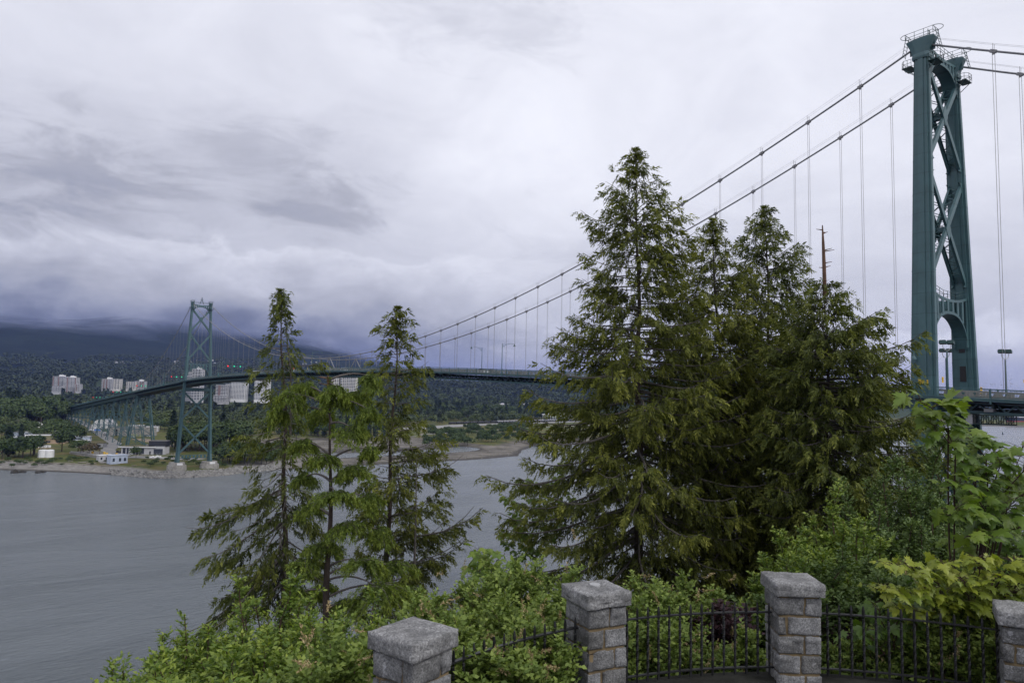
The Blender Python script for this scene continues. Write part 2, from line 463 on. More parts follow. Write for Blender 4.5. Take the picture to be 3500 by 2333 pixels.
def lattice_brace(mb, a, b, y0, w=0.85, dep=0.95, lace=True):
    """box brace between (x,z) points a and b: a south and a north plate, laced together along both edges"""
    A = Vector((a[0], 0, a[1])); B = Vector((b[0], 0, b[1])); d = (B-A).normalized(); n = Vector((-d.z, 0, d.x))
    for sy in (-1, 1):
        mb.bar(A+Vector((0, y0+sy*dep, 0)), B+Vector((0, y0+sy*dep, 0)), w, 0.16, up=(0, 1, 0))
        for e in (-1, 1):   # edge angles
            o = n*(e*(w/2+0.012))
            mb.bar(A+o+Vector((0, y0+sy*(dep-.16), 0)), B+o+Vector((0, y0+sy*(dep-.16), 0)), 0.05, 0.30, up=(0, 1, 0))
    if lace:
        L = (B-A).length; k = max(3, int(L/1.15))
        for e in (-1, 1):
            o = n*(e*(w/2-0.06))
            for i in range(k):
                p = A+d*(L*i/k)+o; q = A+d*(L*(i+1)/k)+o; s = 1 if i % 2 else -1
                mb.bar(p+Vector((0, y0-s*(dep-.1), 0)), q+Vector((0, y0+s*(dep-.1), 0)), 0.11, 0.05, up=tuple(n))

def gusset(mb, x, z, sx, y0, up, size=2.6):
    """curved plate easing a brace into the leg; sx = leg side, up = +1 brace goes up"""
    for sy in (-1, 1):
        n = 7; arc = []
        for i in range(n+1):
            t = i/n
            arc.append((x-sx*(0.0+size*0.55*(1-t)**2), z+up*size*1.15*(t**1.6)))
        out = [(x+sx*0.15, z)] + arc + [(x+sx*0.15, z+up*size*1.15)]
        mb.prism(out, 'y', y0+sy*0.96-0.1, y0+sy*0.96+0.1)

def portal(mb, z_top, z_arch, z_spring, y0, nholes, crown_dip=0.0, th=0.42):
    """arched cross beam with a row of openings: top band, arch band and the webs between the openings"""
    xi = legx(z_top)-0.6; N = 24
    def ztop(u): return z_top - crown_dip*(1-abs(u)**2)           # u in -1..1
    def zar(u): return z_spring+(z_arch-z_spring)*max(0.0, 1-abs(u)**2.6)**0.62
    for sy in (-1, 1):
        ya, yb = y0+sy*0.95-0.09, y0+sy*0.95+0.09
        us = [-1+2*i/N for i in range(N+1)]
        tb = [(u*xi, ztop(u)) for u in us]
        mb_top = tb + [(u*xi, ztop(u)-th*1.3) for u in us[::-1]]
        ab = [(u*xi, max(zar(u), z_spring)) for u in us]
        def ztrim(u): return min(max(zar(u)+th*1.35, z_spring+0.5), ztop(u)-th*1.3-0.02)
        for i in range(N):
            u0, u1 = us[i], us[i+1]
            mb.prism([(u0*xi, ztop(u0)), (u1*xi, ztop(u1)), (u1*xi, ztop(u1)-th*1.3), (u0*xi, ztop(u0)-th*1.3)], 'y', ya, yb)
            mb.prism([(u0*xi, ztrim(u0)), (u1*xi, ztrim(u1)), (u1*xi, zar(u1)), (u0*xi, zar(u0))], 'y', ya, yb)
        for i in range(nholes+1):
            u = -1+2*i/nholes; c = u*xi; hw = xi/nholes*0.33
            if i in (0, nholes): hw *= 1.5
            uu = max(-1, min(1, u))
            mb.prism([(c-hw, ztop(uu)-th*1.25), (c+hw, ztop(uu)-th*1.25), (c+hw, ztrim(uu)-0.03), (c-hw, ztrim(uu)-0.03)], 'y', ya+0.004, yb-0.004)
    for i in range(N):        # arch soffit and top cover plates
        u0, u1 = -1+2*i/N, -1+2*(i+1)/N
        mb.add([(u0*xi, y0-.86, zar(u0)+.02), (u1*xi, y0-.86, zar(u1)+.02), (u1*xi, y0+.86, zar(u1)+.02), (u0*xi, y0+.86, zar(u0)+.02),
                (u0*xi, y0-.86, zar(u0)+.10), (u1*xi, y0-.86, zar(u1)+.10), (u1*xi, y0+.86, zar(u1)+.10), (u0*xi, y0+.86, zar(u0)+.10)],
               [(0, 1, 2, 3), (7, 6, 5, 4), (0, 4, 5, 1), (3, 2, 6, 7)])
    return xi

def railing_loop(mb, pts, h=1.1, closed=True, r=0.035, step=1.4):
    n = len(pts)
    for i in range(n if closed else n-1):
        a, b = Vector(pts[i]), Vector(pts[(i+1) % n]); L = (b-a).length; k = max(1, int(L/step))
        for f in (0.5, 1.0): mb.bar(a+Vector((0, 0, h*f)), b+Vector((0, 0, h*f)), r*1.6)
        for j in range(k+1):
            p = a.lerp(b, j/k); mb.bar(p, p+Vector((0, 0, h)), r*1.6)

def make_tower(y0, near, beacon=False):
    fr = MB()
    X1, N12, X2 = 107.1, 98.0, 87.5
    g = lambda z: legx(z)-0.75
    lattice_brace(fr, (-g(114), 113.4), (g(99.8), 99.4), y0, lace=near); lattice_brace(fr, (g(114), 113.4), (-g(99.8), 99.4), y0, lace=near)
    lattice_brace(fr, (-g(96), 95.8), (g(79), 79.2), y0, lace=near); lattice_brace(fr, (g(96), 95.8), (-g(79), 79.2), y0, lace=near)
    for s in (-1, 1):
        for z, u in ((114.2, -1), (98.6, 1), (96.6, -1), (78.4, 1)):
            gusset(fr, s*(legx(z)-0.62), z, s, y0, u, 2.2)
    for z, s in ((X1, 1.25), (X2, 1.25)):   # crossing plates
        for sy in (-1, 1): fr.prism([(0, z-s*1.5), (s*.8, z), (0, z+s*1.5), (-s*.8, z)], 'y', y0+sy*1.02-.07, y0+sy*1.02+.07)
        fr.box((0, y0, z), (1.1, 1.9, .9))
    portal(fr, 117.6, 115.7, 111.9, y0, 8, 0.5, .34)
    portal(fr, 76.6, 73.2, 67.6, y0, 7, 0.9, .34)
    # below the deck
    lattice_brace(fr, (-g(56), 55.8), (g(38), 38.6), y0, 0.9, lace=False); lattice_brace(fr, (g(56), 55.8), (-g(38), 38.6), y0, 0.9, lace=False)
    lattice_brace(fr, (-g(34), 34.4), (g(15), 14.8), y0, 0.9, lace=False); lattice_brace(fr, (g(34), 34.4), (-g(15), 14.8), y0, 0.9, lace=False)
    for s in (-1, 1):
        for z, u in ((57, -1), (37.2, 1), (35.6, -1), (13.6, 1)): gusset(fr, s*(legx(z)-0.75), z, s, y0, u, 1.6)
    xi = legx(12)-0.8
    for sy in (-1, 1):                                  # bottom strut with oval openings
        fr.box((0, y0+sy*.9, 13.15), (2*xi, .18, .34)); fr.box((0, y0+sy*.9, 11.25), (2*xi, .18, .34))
        for i in range(9): fr.box((-xi+2*xi*i/8, y0+sy*.9, 12.2), (.85, .17, 1.6))
    xb = legx(57)
    fr.box((0, y0, 57.3), (2*xb+5.5, 2.3, .35)); fr.box((0, y0-1.3, 58.4), (2*xb+1, .22, 1.9)); fr.box((0, y0+1.3, 58.4), (2*xb+1, .22, 1.9))
    tw = fr.build('tower', M['green'], bridge)
    tw['label'] = 'near tower, its top high above the right-hand cedars' if near else 'distant tower on the far shore beside the beach'
    zb = 8.6 if not near else -2
    for s in (-1, 1):
        lm = MB()
        zs = [zb, 10.2, 14, 40, 62, 76, 98, 112, 116.2]
        lm.loft([leg_ring(s, z, y0) for z in zs])
        # collar bands and the flared saddle housing
        for z in (98, 92.3, 79.6, 65.5): lm.loft([leg_ring(s, z, y0, 1.02), leg_ring(s, z+0.16, y0, 1.02)])
        lg = lm.build('leg', M['green'], tw)
        if near and s == 1:                              # black panels painting the shade inside openings up the east leg's roadway side
            om = MB(); x = s*legx(66)-1.13
            for z0, z1 in ((62.2, 64.9), (67.2, 68.8), (69.2, 70.8), (71.2, 72.4)):
                zc = (z0+z1)/2; om.box((s*legx(zc)-(0.78+.42*(118-zc)/109)-0.01, y0, zc), (.08, .95, z1-z0))
            om.build('opening_shade', M['black'], lg)
        hm = MB(); cx = s*legx(118)
        def rr(z, lx, ly): return [(cx+a*lx, y0+b*ly, z) for a, b in ((1, .55), (.75, 1), (-.75, 1), (-1, .55), (-1, -.55), (-.75, -1), (.75, -1), (1, -.55))]
        hm.loft([rr(115.4, .95, 1.3), rr(115.8, 1.0, 1.36), rr(116.4, .9, 1.25), rr(117.3, .95, 1.55), rr(118.6, 1.05, 2.15), rr(118.85, 1.05, 2.1)])
        hm.box((cx, y0, 118.98), (1.2, 2.4, .3)); hm.box((cx-s*0.2, y0-1.3, 117.5), (.2, 1.3, 1.6)); hm.box((cx-s*0.2, y0+1.3, 117.5), (.2, 1.3, 1.6))
        hm.build('saddle_housing', M['green'], tw)
        pm = MB()
        railing_loop(pm, [(cx-1.1, y0-2.15, 118.85), (cx+1.1, y0-2.15, 118.85), (cx+1.1, y0+2.15, 118.85), (cx-1.1, y0+2.15, 118.85)], 1.3)
        for sy in (-1, 1):                               # hoops over the cable ends and a hanging ladder cage
            hoop = [(cx+1.1*math.cos(a), y0+sy*(2.15+1.1*math.sin(a)), 120.15) for a in [PI*i/8 for i in range(9)]]
            pm.tube(hoop, .05, 5)
            for dx in (-.55, .55): pm.bar((cx+dx, y0+sy*2.2, 120.15), (cx+dx, y0+sy*2.9, 116.7), .07)
            for i in range(6): z = 116.9+i*.55; yy = y0+sy*(2.9-.7*(z-116.7)/3.5); pm.bar((cx-.55, yy, z), (cx+.55, yy, z), .05)
            # service gallery below the saddle
            g0 = 114.4; yc = y0+sy*2.0
            pm.box((cx, yc, g0), (2.6, 1.5, .10))
            railing_loop(pm, [(cx-1.3, yc-sy*.75, g0), (cx-1.3, yc+sy*.45, g0), (cx-.6, yc+sy*.95, g0), (cx+.6, yc+sy*.95, g0), (cx+1.3, yc+sy*.45, g0), (cx+1.3, yc-sy*.75, g0)], 1.2, closed=False, step=.6)
            for dx in (-1.0, 1.0): pm.bar((cx+dx, yc+sy*.6, g0), (cx+dx*.8, y0+sy*1.1, g0-1.3), .09)
        pm.build('service_platform', M['dgreen'], tw)
    wm = MB()
    railing_loop(wm, [(-5.2, y0-.9, 118.0), (5.2, y0-.9, 118.0)], 1.2, closed=False); railing_loop(wm, [(-5.2, y0+.9, 118.0), (5.2, y0+.9, 118.0)], 1.2, closed=False)
    railing_loop(wm, [(-7, y0-.9, 76.7), (-2.5, y0-.9, 75.9), (2.5, y0-.9, 75.9), (7, y0-.9, 76.7)], 1.1, closed=False)
    railing_loop(wm, [(-7, y0+.9, 76.7), (-2.5, y0+.9, 75.9), (2.5, y0+.9, 75.9), (7, y0+.9, 76.7)], 1.1, closed=False)
    if near:                                             # stair and cage climbing from the beam to the saddle
        for dx in (0, .7): wm.bar((-5.0+dx, y0-.6, 117.6), (-5.0+dx, y0-.6, 120.9), .09)
        for i in range(8): wm.bar((-5.0, y0-.6, 117.8+i*.4), (-4.3, y0-.6, 117.8+i*.4), .06)
    wm.build('walkway_railing', M['dgreen'], tw)
    if beacon:
        bm_ = MB()
        for sx in (-1, 1):
            for sy in (-1, 1): bm_.bar((sx*1.25, y0+sy*.8, 118), (sx*.15, y0+sy*.1, 121.2), .16)
        bm_.box((0, y0, 121.2), (1.7, .8, .18)); bm_.box((0, y0, 121.8), (.35, .35, .9)); bm_.tube([(0, y0, 122.2), (0, y0, 122.7)], .25, 8)
        bm_.box((0, y0, 120), (1.1, .5, .14))
        bm_.build('beacon', M['dgreen'], tw)
        am = MB(); am.tube([(6.2, y0, 121), (6.2, y0, 124)], .045, 5); am.build('antenna', M['steelpole'], tw)
    for s in (-1, 1):                                    # concrete pedestals
        c = MB(); cx = s*legx(9)
        zt = 8.6 if not near else 2; zb2 = 1.5 if not near else -4
        oct_ = lambda z, a, b: [(cx+p*a, y0+q*b, z) for p, q in ((1, .5), (.6, 1), (-.6, 1), (-1, .5), (-1, -.5), (-.6, -1), (.6, -1), (1, -.5))]
        c.loft([oct_(zb2, 5.9, 5.2), oct_(zt-1.8, 5.7, 5.0), oct_(zt-1.8, 4.8, 4.2), oct_(zt, 4.7, 4.1)])
        pd = c.build('pedestal', M['concrete'], tw)
        if not near:
            pmu = MB(); pmu.box((cx+.9, y0-4.24, zt-.95), (3.6, .04, 1.35)); pmu.build('painted_panel', M['white'], pd)
    return tw
make_tower(0.0, True); make_tower(SPAN, False, beacon=True)

# ---- cables
def cable_pts(x, y0, y1, dz=0.0, n=60, dx=0.0):
    return [(x+dx, y0+(y1-y0)*i/n, cabz(y0+(y1-y0)*i/n)+dz) for i in range(n+1)]
YN = SPAN+182; YS = -182
for s in (-1, 1):
    mb = MB()
    mb.tube(cable_pts(s*HX, YS, 0, n=24), .165, 8); mb.tube(cable_pts(s*HX, 0, SPAN, n=96), .165, 8); mb.tube(cable_pts(s*HX, SPAN, YN, n=30), .165, 8)
    mb.tube([(s*HX, YN, cabz(YN)), (s*HX*1.05, YN+52, 14), (s*HX*1.1, YN+60, 6)], .165, 8)
    # centre ties at mid span
    yc = SPAN/2
    for d in (-1, 1): mb.tube([(s*HX, yc+d*.5, cabz(yc)-.1), (s*HX, yc+d*7.4, RZ(yc)-2.2)], .19, 7)
    mc = mb.build('main_cable', M['cable'], bridge, smooth=True)
    hr = MB()
    for dx in (-.32, .32):
        for a, b, n in ((YS, 0, 19), (0, SPAN, 48), (SPAN, YN, 19)):
            hr.tube(cable_pts(s*HX, a, b, 1.15, n, dx), .016, 4, caps=False)
    hr.build('hand_rope', M['rope'], mc)

def hanger_mb(mb, s, y):
    z = cabz(y); zb = RZ(y)-2.0
    sl = (cabz(y+.5)-cabz(y-.5))
    for d in (-.19, .19): mb.tube([(s*HX+d*.3, y+d, z), (s*HX+d*.3, y+d, zb)], .034, 4, caps=False)
    mb.bar((s*HX, y-.42, z-.42*sl), (s*HX, y+.42, z+.42*sl), .44, .46)
    mb.bar((s*HX, y-.16, z-.35), (s*HX, y+.16, z-.35), .26, .3)
    for d in (-.32, .32): mb.bar((s*HX+d, y, z), (s*HX+d, y-.1*sl, z+1.2), .05)
ys = [SPAN/2+k*HS for k in range(-23, 24)] + [SPAN+10.2+k*HS for k in range(17)] + [-10.2-k*HS for k in range(16)]
hl = []
for y in ys:
    for s in (-1, 1):
        if cabz(y)-RZ(y) > 0.5:
            hl.append((math.dist((s*HX, y, 75), CAM), s, y))
hl.sort()
vis = [h for h in hl if h[2] > -13.5]
for d, s, y in vis[:98]:
    mb = MB(); hanger_mb(mb, s, y); mb.build('hanger', M['rope'], bridge, fix=False)
mb = MB()
for d, s, y in vis[98:]+[h for h in hl if h[2] <= -13.5]: hanger_mb(mb, s, y)
tag(mb.build('hanger', M['rope'], bridge, fix=False), kind='stuff')

# ---- deck
DY0, DY1 = -186.0, 1340.0
yy = []
y = DY0
while y < DY1: yy.append(y); y += 4.915 if y < 700 else 9.83
def strip(mb, xa, xb, za, zb, ys_=None, f=RZ, xfun=None):
    """ribbon box following the deck: x from xa to xb, z offsets za..zb below the rail line"""
    ys_ = ys_ or yy
    rings = []
    for y in ys_:
        z = f(y); a = xa if xfun is None else xfun(y, xa); b_ = xb if xfun is None else xfun(y, xb)
        rings.append([(a, y, z+za), (b_, y, z+za), (b_, y, z+zb), (a, y, z+zb)])
    mb.loft(rings)
widen = lambda y, x: x if abs(x) < 8 else (railx(y)+(abs(x)-RX))*(1 if x > 0 else -1)
mb = MB(); strip(mb, -6.3, 6.3, -1.95, -1.55); mb.build('roadway', M['asphalt'], bridge)
# lane lines
mb = MB(); 
for x in (-1.75, 1.75):
    for i in range(0, len(yy)-1, 2):
        y = yy[i]; mb.add([(x-.07, y, RZ(y)-1.546), (x+.07, y, RZ(y)-1.546), (x+.07, y+3, RZ(y+3)-1.546), (x-.07, y+3, RZ(y+3)-1.546)], [(0, 1, 2, 3)])
mb.build('lane_marking', M['white'], bridge, fix=False)
for s in (-1, 1):
    mb = MB(); strip(mb, s*6.34, s*8.62, -1.62, -1.42, xfun=widen)
    strip(mb, s*8.3, s*8.52, -1.9, -1.64, xfun=widen)
    mb.build('walkway', M['green'], bridge)
    # concrete barrier with arched openings between road and walkway
    mb = MB(); bl = [q for q in yy if -60 < q < 660]
    strip(mb, s*6.2-.11, s*6.2+.11, -.66, -.36, bl)
    for q in bl:
        for e in (0, 1, 2):
            y = q+e*1.64; z = RZ(y); mb.add(*(lambda w: ([(s*6.2+dx, y+dy, z+zz) for zz, w2 in ((-1.54, w+.16), (-.667, w)) for dx, dy in ((-.10, -w2), (.10, -w2), (.10, w2), (-.10, w2))], [(3, 2, 1, 0), (4, 5, 6, 7), (0, 1, 5, 4), (1, 2, 6, 5), (2, 3, 7, 6), (3, 0, 4, 7)]))(.26))
    strip(mb, s*6.2-.05, s*6.2+.05, -1.53, -1.1, bl)
    mb.build('traffic_barrier', M['barrier'], bridge)
    # outer railing: posts, rails, close-set pickets
    mb = MB()
    for i in range(len(yy)-1):
        y, y2 = yy[i], yy[i+1]; x, x2 = s*railx(y), s*railx(y2)
        mb.bar((x, y, RZ(y)-.05), (x2, y2, RZ(y2)-.05), .12, .10); mb.bar((x, y, RZ(y)-1.28), (x2, y2, RZ(y2)-1.28), .09, .09)
        mb.box((x+s*.12, y, RZ(y)-1.12), (.16, .22, 2.3))
        if y < 700:
            st = .165 if y < 130 else .33; wd = .035 if y < 130 else .085
            k = int((y2-y)/st)
            for j in range(1, k):
                t = j/k; q = y+(y2-y)*t; mb.bar((x+(x2-x)*t, q, RZ(q)-1.25), (x+(x2-x)*t, q, RZ(q)-.08), wd, .02, up=(1, 0, 0))
        else: mb.bar((x, y, RZ(y)-.66), (x2, y2, RZ(y2)-.66), .03, 1.1)
    mb.build('railing', M['dgreen'] if False else M['green'], bridge, fix=False)
    # stiffening truss under the deck edge
    mb = MB(); tl = [q for q in yy if q < 664]
    strip(mb, s*6.0-.2, s*6.0+.2, -2.42, -2.12, tl); strip(mb, s*6.0-.24, s*6.0+.24, -3.85, -3.4, tl)
    for i in range(len(tl)-1):
        a, b_ = tl[i], tl[i+1]; m_ = (a+b_)/2
        if b_-a > 6: continue
        for p, q in ((a, (a+m_)/2), ((a+m_)/2, m_), (m_, (m_+b_)/2), ((m_+b_)/2, b_)):
            f = (p-a)/(b_-a); lo = abs(f-.25) < .02 or abs(f-.75) < .02
            zp, zq = (-3.45, -2.35) if lo else (-2.35, -3.45)
            mb.bar((s*6.0, p, RZ(p)+zp), (s*6.0, q, RZ(q)+zq), .17, .2)
    mb.build('stiffening_truss', M['green'], bridge)
    mb = MB(); strip(mb, s*6.9-.04, s*6.9+.04, -2.24, -2.14, tl); mb.build('service_rail', M['cable'], bridge)
# cross beams and the bottom plate
mb = MB(); strip(mb, -5.7, 5.7, -3.72, -3.6, [q for q in yy if q < 664])
for q in yy:
    if q < 664: mb.box((0, q, RZ(q)-2.5), (15.6, .25, .8)); mb.box((0, q, RZ(q)-3.3), (11.2, .18, .5))
mb.build('floor_beam', M['underside'], bridge)
# ---- plate girders and trestle bents of the north viaduct
gl = [q for q in yy if q > 652]
for s in (-1, 1):
    mb = MB(); strip(mb, s*5.2-.15, s*5.2+.15, -4.6, -1.96, gl); strip(mb, s*5.2-.32, s*5.2+.32, -4.75, -4.605, gl)
    mb.build('plate_girder', M['green'], bridge)
def bent(y, zg, w=1.0, pair=9.0, xb=1.0, th=.62):
    mb = MB()
    zt = RZ(y)-4.9
    for yo in ((-pair/2, pair/2) if pair else (0,)):
        H = zt-zg; sp = 4.9+H*.13*xb
        for s in (-1, 1): mb.bar((s*4.9, y+yo*.6, zt), (s*sp, y+yo, zg), th)
        mb.box((0, y+yo*.6, zt+.05), (11.2, .7, .7))
        n = max(2, int(H/11))
        for i in range(n):
            f0, f1 = i/n, (i+1)/n
            xa, xc = sp+(4.9-sp)*f0, sp+(4.9-sp)*f1; za, zc_ = zg+H*f0, zg+H*f1; ya, yc_ = y+yo*(1-.4*f0), y+yo*(1-.4*f1)
            mb.bar((-xa, ya, za), (xc, yc_, zc_), .30); mb.bar((xa, ya, za), (-xc, yc_, zc_), .30)
            if i: mb.bar((-xa, ya, za), (xa, ya, za), .34)
        for s in (-1, 1): mb.box((s*sp, y+yo, zg-.3), (2.2, 2.2, 1.6))
    if pair:
        H = zt-zg; n = max(2, int(H/11))
        for s in (-1, 1):
            for i in range(n):
                f0, f1 = i/n, (i+1)/n; sp = 4.9+H*.13*xb
                X = lambda f: s*(sp+(4.9-sp)*f); Yo = lambda f: pair/2*(1-.4*f)
                mb.bar((X(f0), y-Yo(f0), zg+H*f0), (X(f1), y+Yo(f1), zg+H*f1), .26); mb.bar((X(f0), y+Yo(f0), zg+H*f0), (X(f1), y-Yo(f1), zg+H*f1), .26)
    mb.build('viaduct_bent', M['green'], bridge)
bent(657, 4.5, pair=12, th=.95)
yb = 700.0
while yb < 1330:
    bent(yb, 5.0+max(0, (yb-900))*.006, pair=11 if int(yb/37) % 2 == 0 else 0)
    yb += 37.0
# pale prop and strut at the cable end of the side span
mb = MB(); mb.bar((-6.04, 646, RZ(646)-.5), (-6.04, 640, cabz(640)), .5); mb.bar((6.04, 646, RZ(646)-.5), (6.04, 640, cabz(640)), .5); mb.build('cable_prop', M['cable_white'], bridge)

# ---- lamps, signals and small things on the deck (each a thing of its own)
def deck_lamp(y, s, label, group):
    t = thing('street_lamp', label, 'street lamp', (s*8.55, y, RZ(y)-1.6), group)
    z0 = RZ(y)-1.6; x = s*8.62
    mb = MB(); mb.tube([(x, y, z0-.6), (x, y, z0+4), (x, y, z0+8.9)], [.13, .11, .08], 7); mb.box((x, y, z0+.3), (.36, .36, .9)); mb.build('post', M['green'], t)
    mb = MB(); arm = [(x-s*4.4*u, y, z0+8.0+1.15*math.sin(u*PI*.62)-.15*u) for u in [i/9 for i in range(10)]]
    mb.tube(arm, .05, 5); mb.bar((x, y, z0+8.6), (x-s*1.5, y, z0+8.95), .05)
    ring = [(x-s*(.55+.3*math.cos(a)), y, z0+8.05+.3*math.sin(a)) for a in [2*PI*i/10 for i in range(11)]]; mb.tube(ring, .03, 4, caps=False)
    mb.build('arm', M['green'], t)
    e = Vector(arm[-1]); mb = MB()
    rr = lambda z, r: [(e.x+r*math.cos(2*PI*k/10), e.y+r*math.sin(2*PI*k/10), e.z+z) for k in range(10)]
    mb.loft([rr(.05, .07), rr(-.22, .12), rr(-.42, .27), rr(-.6, .42), rr(-.64, .40)]); mb.build('lamp_shade', M['dgreen'], t)
    return t
LG = 'green arched lamps along the bridge deck'
lamps = [(111, -1, 'tall arched lamp on the near walkway, arm to the right, against the clouds'), (145, 1, 'tall arched lamp on the far walkway, arm to the left, beside the passing car'),
         (181, -1, 'arched lamp on the near walkway seen through the centre cedar'), (215, 1, 'arched lamp on the far walkway beside the tall cedar stem'),
         (249, -1, 'arched lamp by the centre ties near mid span'), (285, 1, 'far-side arched lamp past mid span behind the thin cedar'), (318, -1, 'near-side arched lamp between the white cars and the thin cedar'),
         (353, 1, 'far-side arched lamp right of the far tower'), (388, -1, 'near-side arched lamp next to the red and green lane signals'), (424, 1, 'small arched lamp just right of the far tower leg')]
for y, s, lb in lamps: deck_lamp(y, s, lb, LG)
for y, s in ((500, 1), (535, -1), (570, 1), (606, -1), (641, 1), (676, -1), (712, 1), (748, -1), (783, 1), (819, -1), (855, 1), (890, -1)):
    deck_lamp(y, s, 'tiny arched lamp on the viaduct beyond the far tower', LG)

def floodlight(x, y, zb, zt, label):
    t = thing('floodlight_mast', label, 'floodlight', (x, y, zb), 'twin floodlight masts at the near tower')
    mb = MB(); mb.tube([(x, y, zb), (x, y, zt)], [.17, .12], 8); mb.box((x, y, zb+.1), (.6, .6, .2)); mb.build('pole', M['green'], t)
    mb = MB()
    hd = HR
    pts = [Vector((x, y, zt+.1))+Vector(hd)*u + Vector((0, 0, .55*abs(u)**3/.22)) for u in (-.6, -.5, -.3, 0, .3, .5, .6)]
    mb.tube(pts, .05, 5); mb.tube([pts[0], pts[0]+Vector((0, 0, .35))], .05, 5); mb.tube([pts[-1], pts[-1]+Vector((0, 0, .35))], .05, 5); mb.build('bracket', M['steelpole'], t)
    for e in (-1, 1):
        c = pts[0 if e < 0 else -1]+Vector((0, 0, .7)); mb = MB()
        f = Vector((1, .1, -.25)).normalized()
        Mx = f.to_track_quat('X', 'Z').to_matrix()
        mb.box(c, (.75, .95, .42), M=Mx); mb.box(c+Vector((0, 0, .25)), (.5, .8, .18), M=Mx); h = mb.build('lamp_head', M['dgreen'], t)
        g = MB(); g.box(c+f*.385, (.02, .85, .34), M=Mx); g.build('lamp_lens', M['lgrey'], h)
floodlight(-9.9, -3.9, 59.3, 66.4, 'taller twin floodlight mast in front of the near tower gap')
floodlight(8.6, 3.1, 60.0, 66.4, 'shorter twin floodlight mast behind, between the near tower legs')
floodlight(8.6, -5.9, 59.6, 65.9, 'twin floodlight mast standing clear to the right of the near tower')

M['sig_red'] = bpy.data.materials.new('red_signal_light'); _t = nt(M['sig_red']); _b = NB(_t); _e = _b.n('ShaderNodeEmission', inp={'Color': (1, .03, .05, 1), 'Strength': 2.2}); _t.links.new(_e.outputs[0], _b.n('ShaderNodeOutputMaterial').inputs[0])
M['sig_green'] = bpy.data.materials.new('green_signal_light'); _t = nt(M['sig_green']); _b = NB(_t); _e = _b.n('ShaderNodeEmission', inp={'Color': (.05, 1, .55, 1), 'Strength': 1.3}); _t.links.new(_e.outputs[0], _b.n('ShaderNodeOutputMaterial').inputs[0])
def signal(y, label):
    z = RZ(y)-1.6
    t = thing('lane_signal', label, 'traffic signal', (-8.9, y, z), 'overhead lane signals across the bridge deck')
    mb = MB(); mb.tube([(-8.9, y, z), (-8.9, y, z+7.3)], [.16, .11], 7); mb.box((-8.9, y, z+1.2), (.9, .7, 2.4)); mb.build('post', M['green'], t)
    mb = MB(); mb.bar((-8.9, y, z+7.0), (7, y, z+7.0), .14); mb.bar((-8.9, y, z+6.4), (7, y, z+6.4), .1)
    for i in range(8): mb.bar((-8.9+2*i, y, z+6.4), (-7.9+2*i, y, z+7), .06)
    mb.build('mast_arm', M['green'], t)
    for x, c in ((-3.6, 'sig_red'), (0, 'sig_green'), (3.6, 'sig_green')):
        h = MB(); h.box((x, y, z+6.7), (1.15, .5, 1.05)); ho = h.build('signal_head', M['black'], t)
        l = MB(); l.box((x, y-.262, z+6.7), (.62, .02, .62)); l.build('signal_lamp', M[c], ho)
signal(391, 'lane signal gantry with red and green lights behind the thin cedar')
signal(535, 'lane signal gantry with lit lights just left of the far tower')
signal(668, 'lane signal gantry with lit lights where the cable meets the deck')
signal(795, 'lane signal gantry with lit lights halfway along the viaduct')
signal(935, 'lane signal gantry with faint lights at the far end of the viaduct')

def car(x, y, z, rz, L, W, H, m, label, cat='car', name='parked_car', group=None, van=False, wheels=True):
    """low-slung car: body, glazed cabin, wheels, lights"""
    t = thing(name, label, cat, (x, y, z), group)
    def tr(p): c, s_ = math.cos(rz), math.sin(rz); return (x+p[0]*c-p[1]*s_, y+p[0]*s_+p[1]*c, z+p[2])
    b_ = MB(); h = L/2; w = W/2
    if van: side = [(-h, .35), (h, .35), (h, .95), (h-.55, 1.15), (h-1.1, H), (-h+.1, H), (-h, H-.25)]
    else: side = [(-h, .32), (h, .32), (h, .72), (h-.25, .82), (h-1.15, .92), (-h+.55, .95), (-h+.05, .82)]
    n = len(side)
    vs = [tr((a, sy*w, q)) for sy in (-1, 1) for a, q in side]
    fs = [tuple(range(n)), tuple(range(n, 2*n))[::-1]]+[(i, (i+1) % n, n+(i+1) % n, n+i) for i in range(n)]
    b_.add(vs, fs); b_.build('body', m, t)
    c = MB()
    if van: cab = [(h-1.02, H-.12), (h-.60, 1.2), (h-2.2, 1.2), (h-2.2, H-.12)]; ww = w+.01
    else: cab = [(h-1.3, .93), (h-2.0, H), (-h+1.25, H), (-h+.6, .93)]; ww = w-.12
    vs = [tr((a, sy*ww, q)) for sy in (-1, 1) for a, q in cab]; n = 4
    c.add(vs, [tuple(range(n)), tuple(range(n, 2*n))[::-1]]+[(i, (i+1) % n, n+(i+1) % n, n+i) for i in range(n)]); cb = c.build('windows', M['glass'], t)
    if not van:
        r_ = MB(); r_.add([tr(p) for p in ((h-2.05, -ww+.08, H+.01), (h-2.05, ww-.08, H+.01), (-h+1.3, ww-.08, H+.01), (-h+1.3, -ww+.08, H+.01), (h-2.05, -ww+.08, H+.05), (h-2.05, ww-.08, H+.05), (-h+1.3, ww-.08, H+.05), (-h+1.3, -ww+.08, H+.05))], [(3, 2, 1, 0), (4, 5, 6, 7), (0, 1, 5, 4), (1, 2, 6, 5), (2, 3, 7, 6), (3, 0, 4, 7)]); r_.build('roof', m, t)
    if wheels:
        for sx in (-1, 1):
            for sy in (-1, 1):
                k = MB(); k.tube([tr((sx*(h-.8), sy*(w-.2), .33)), tr((sx*(h-.8), sy*(w+.01), .33))], .33, 10); k.build('wheel', M['black'], t)
    return t
M['silver'] = mat('silver_car_paint', (0.42, 0.43, 0.45), 0.35, 0.3, var=0.05)
M['carwhite'] = mat('white_car_paint', (0.70, 0.70, 0.70), 0.35, var=0.05)
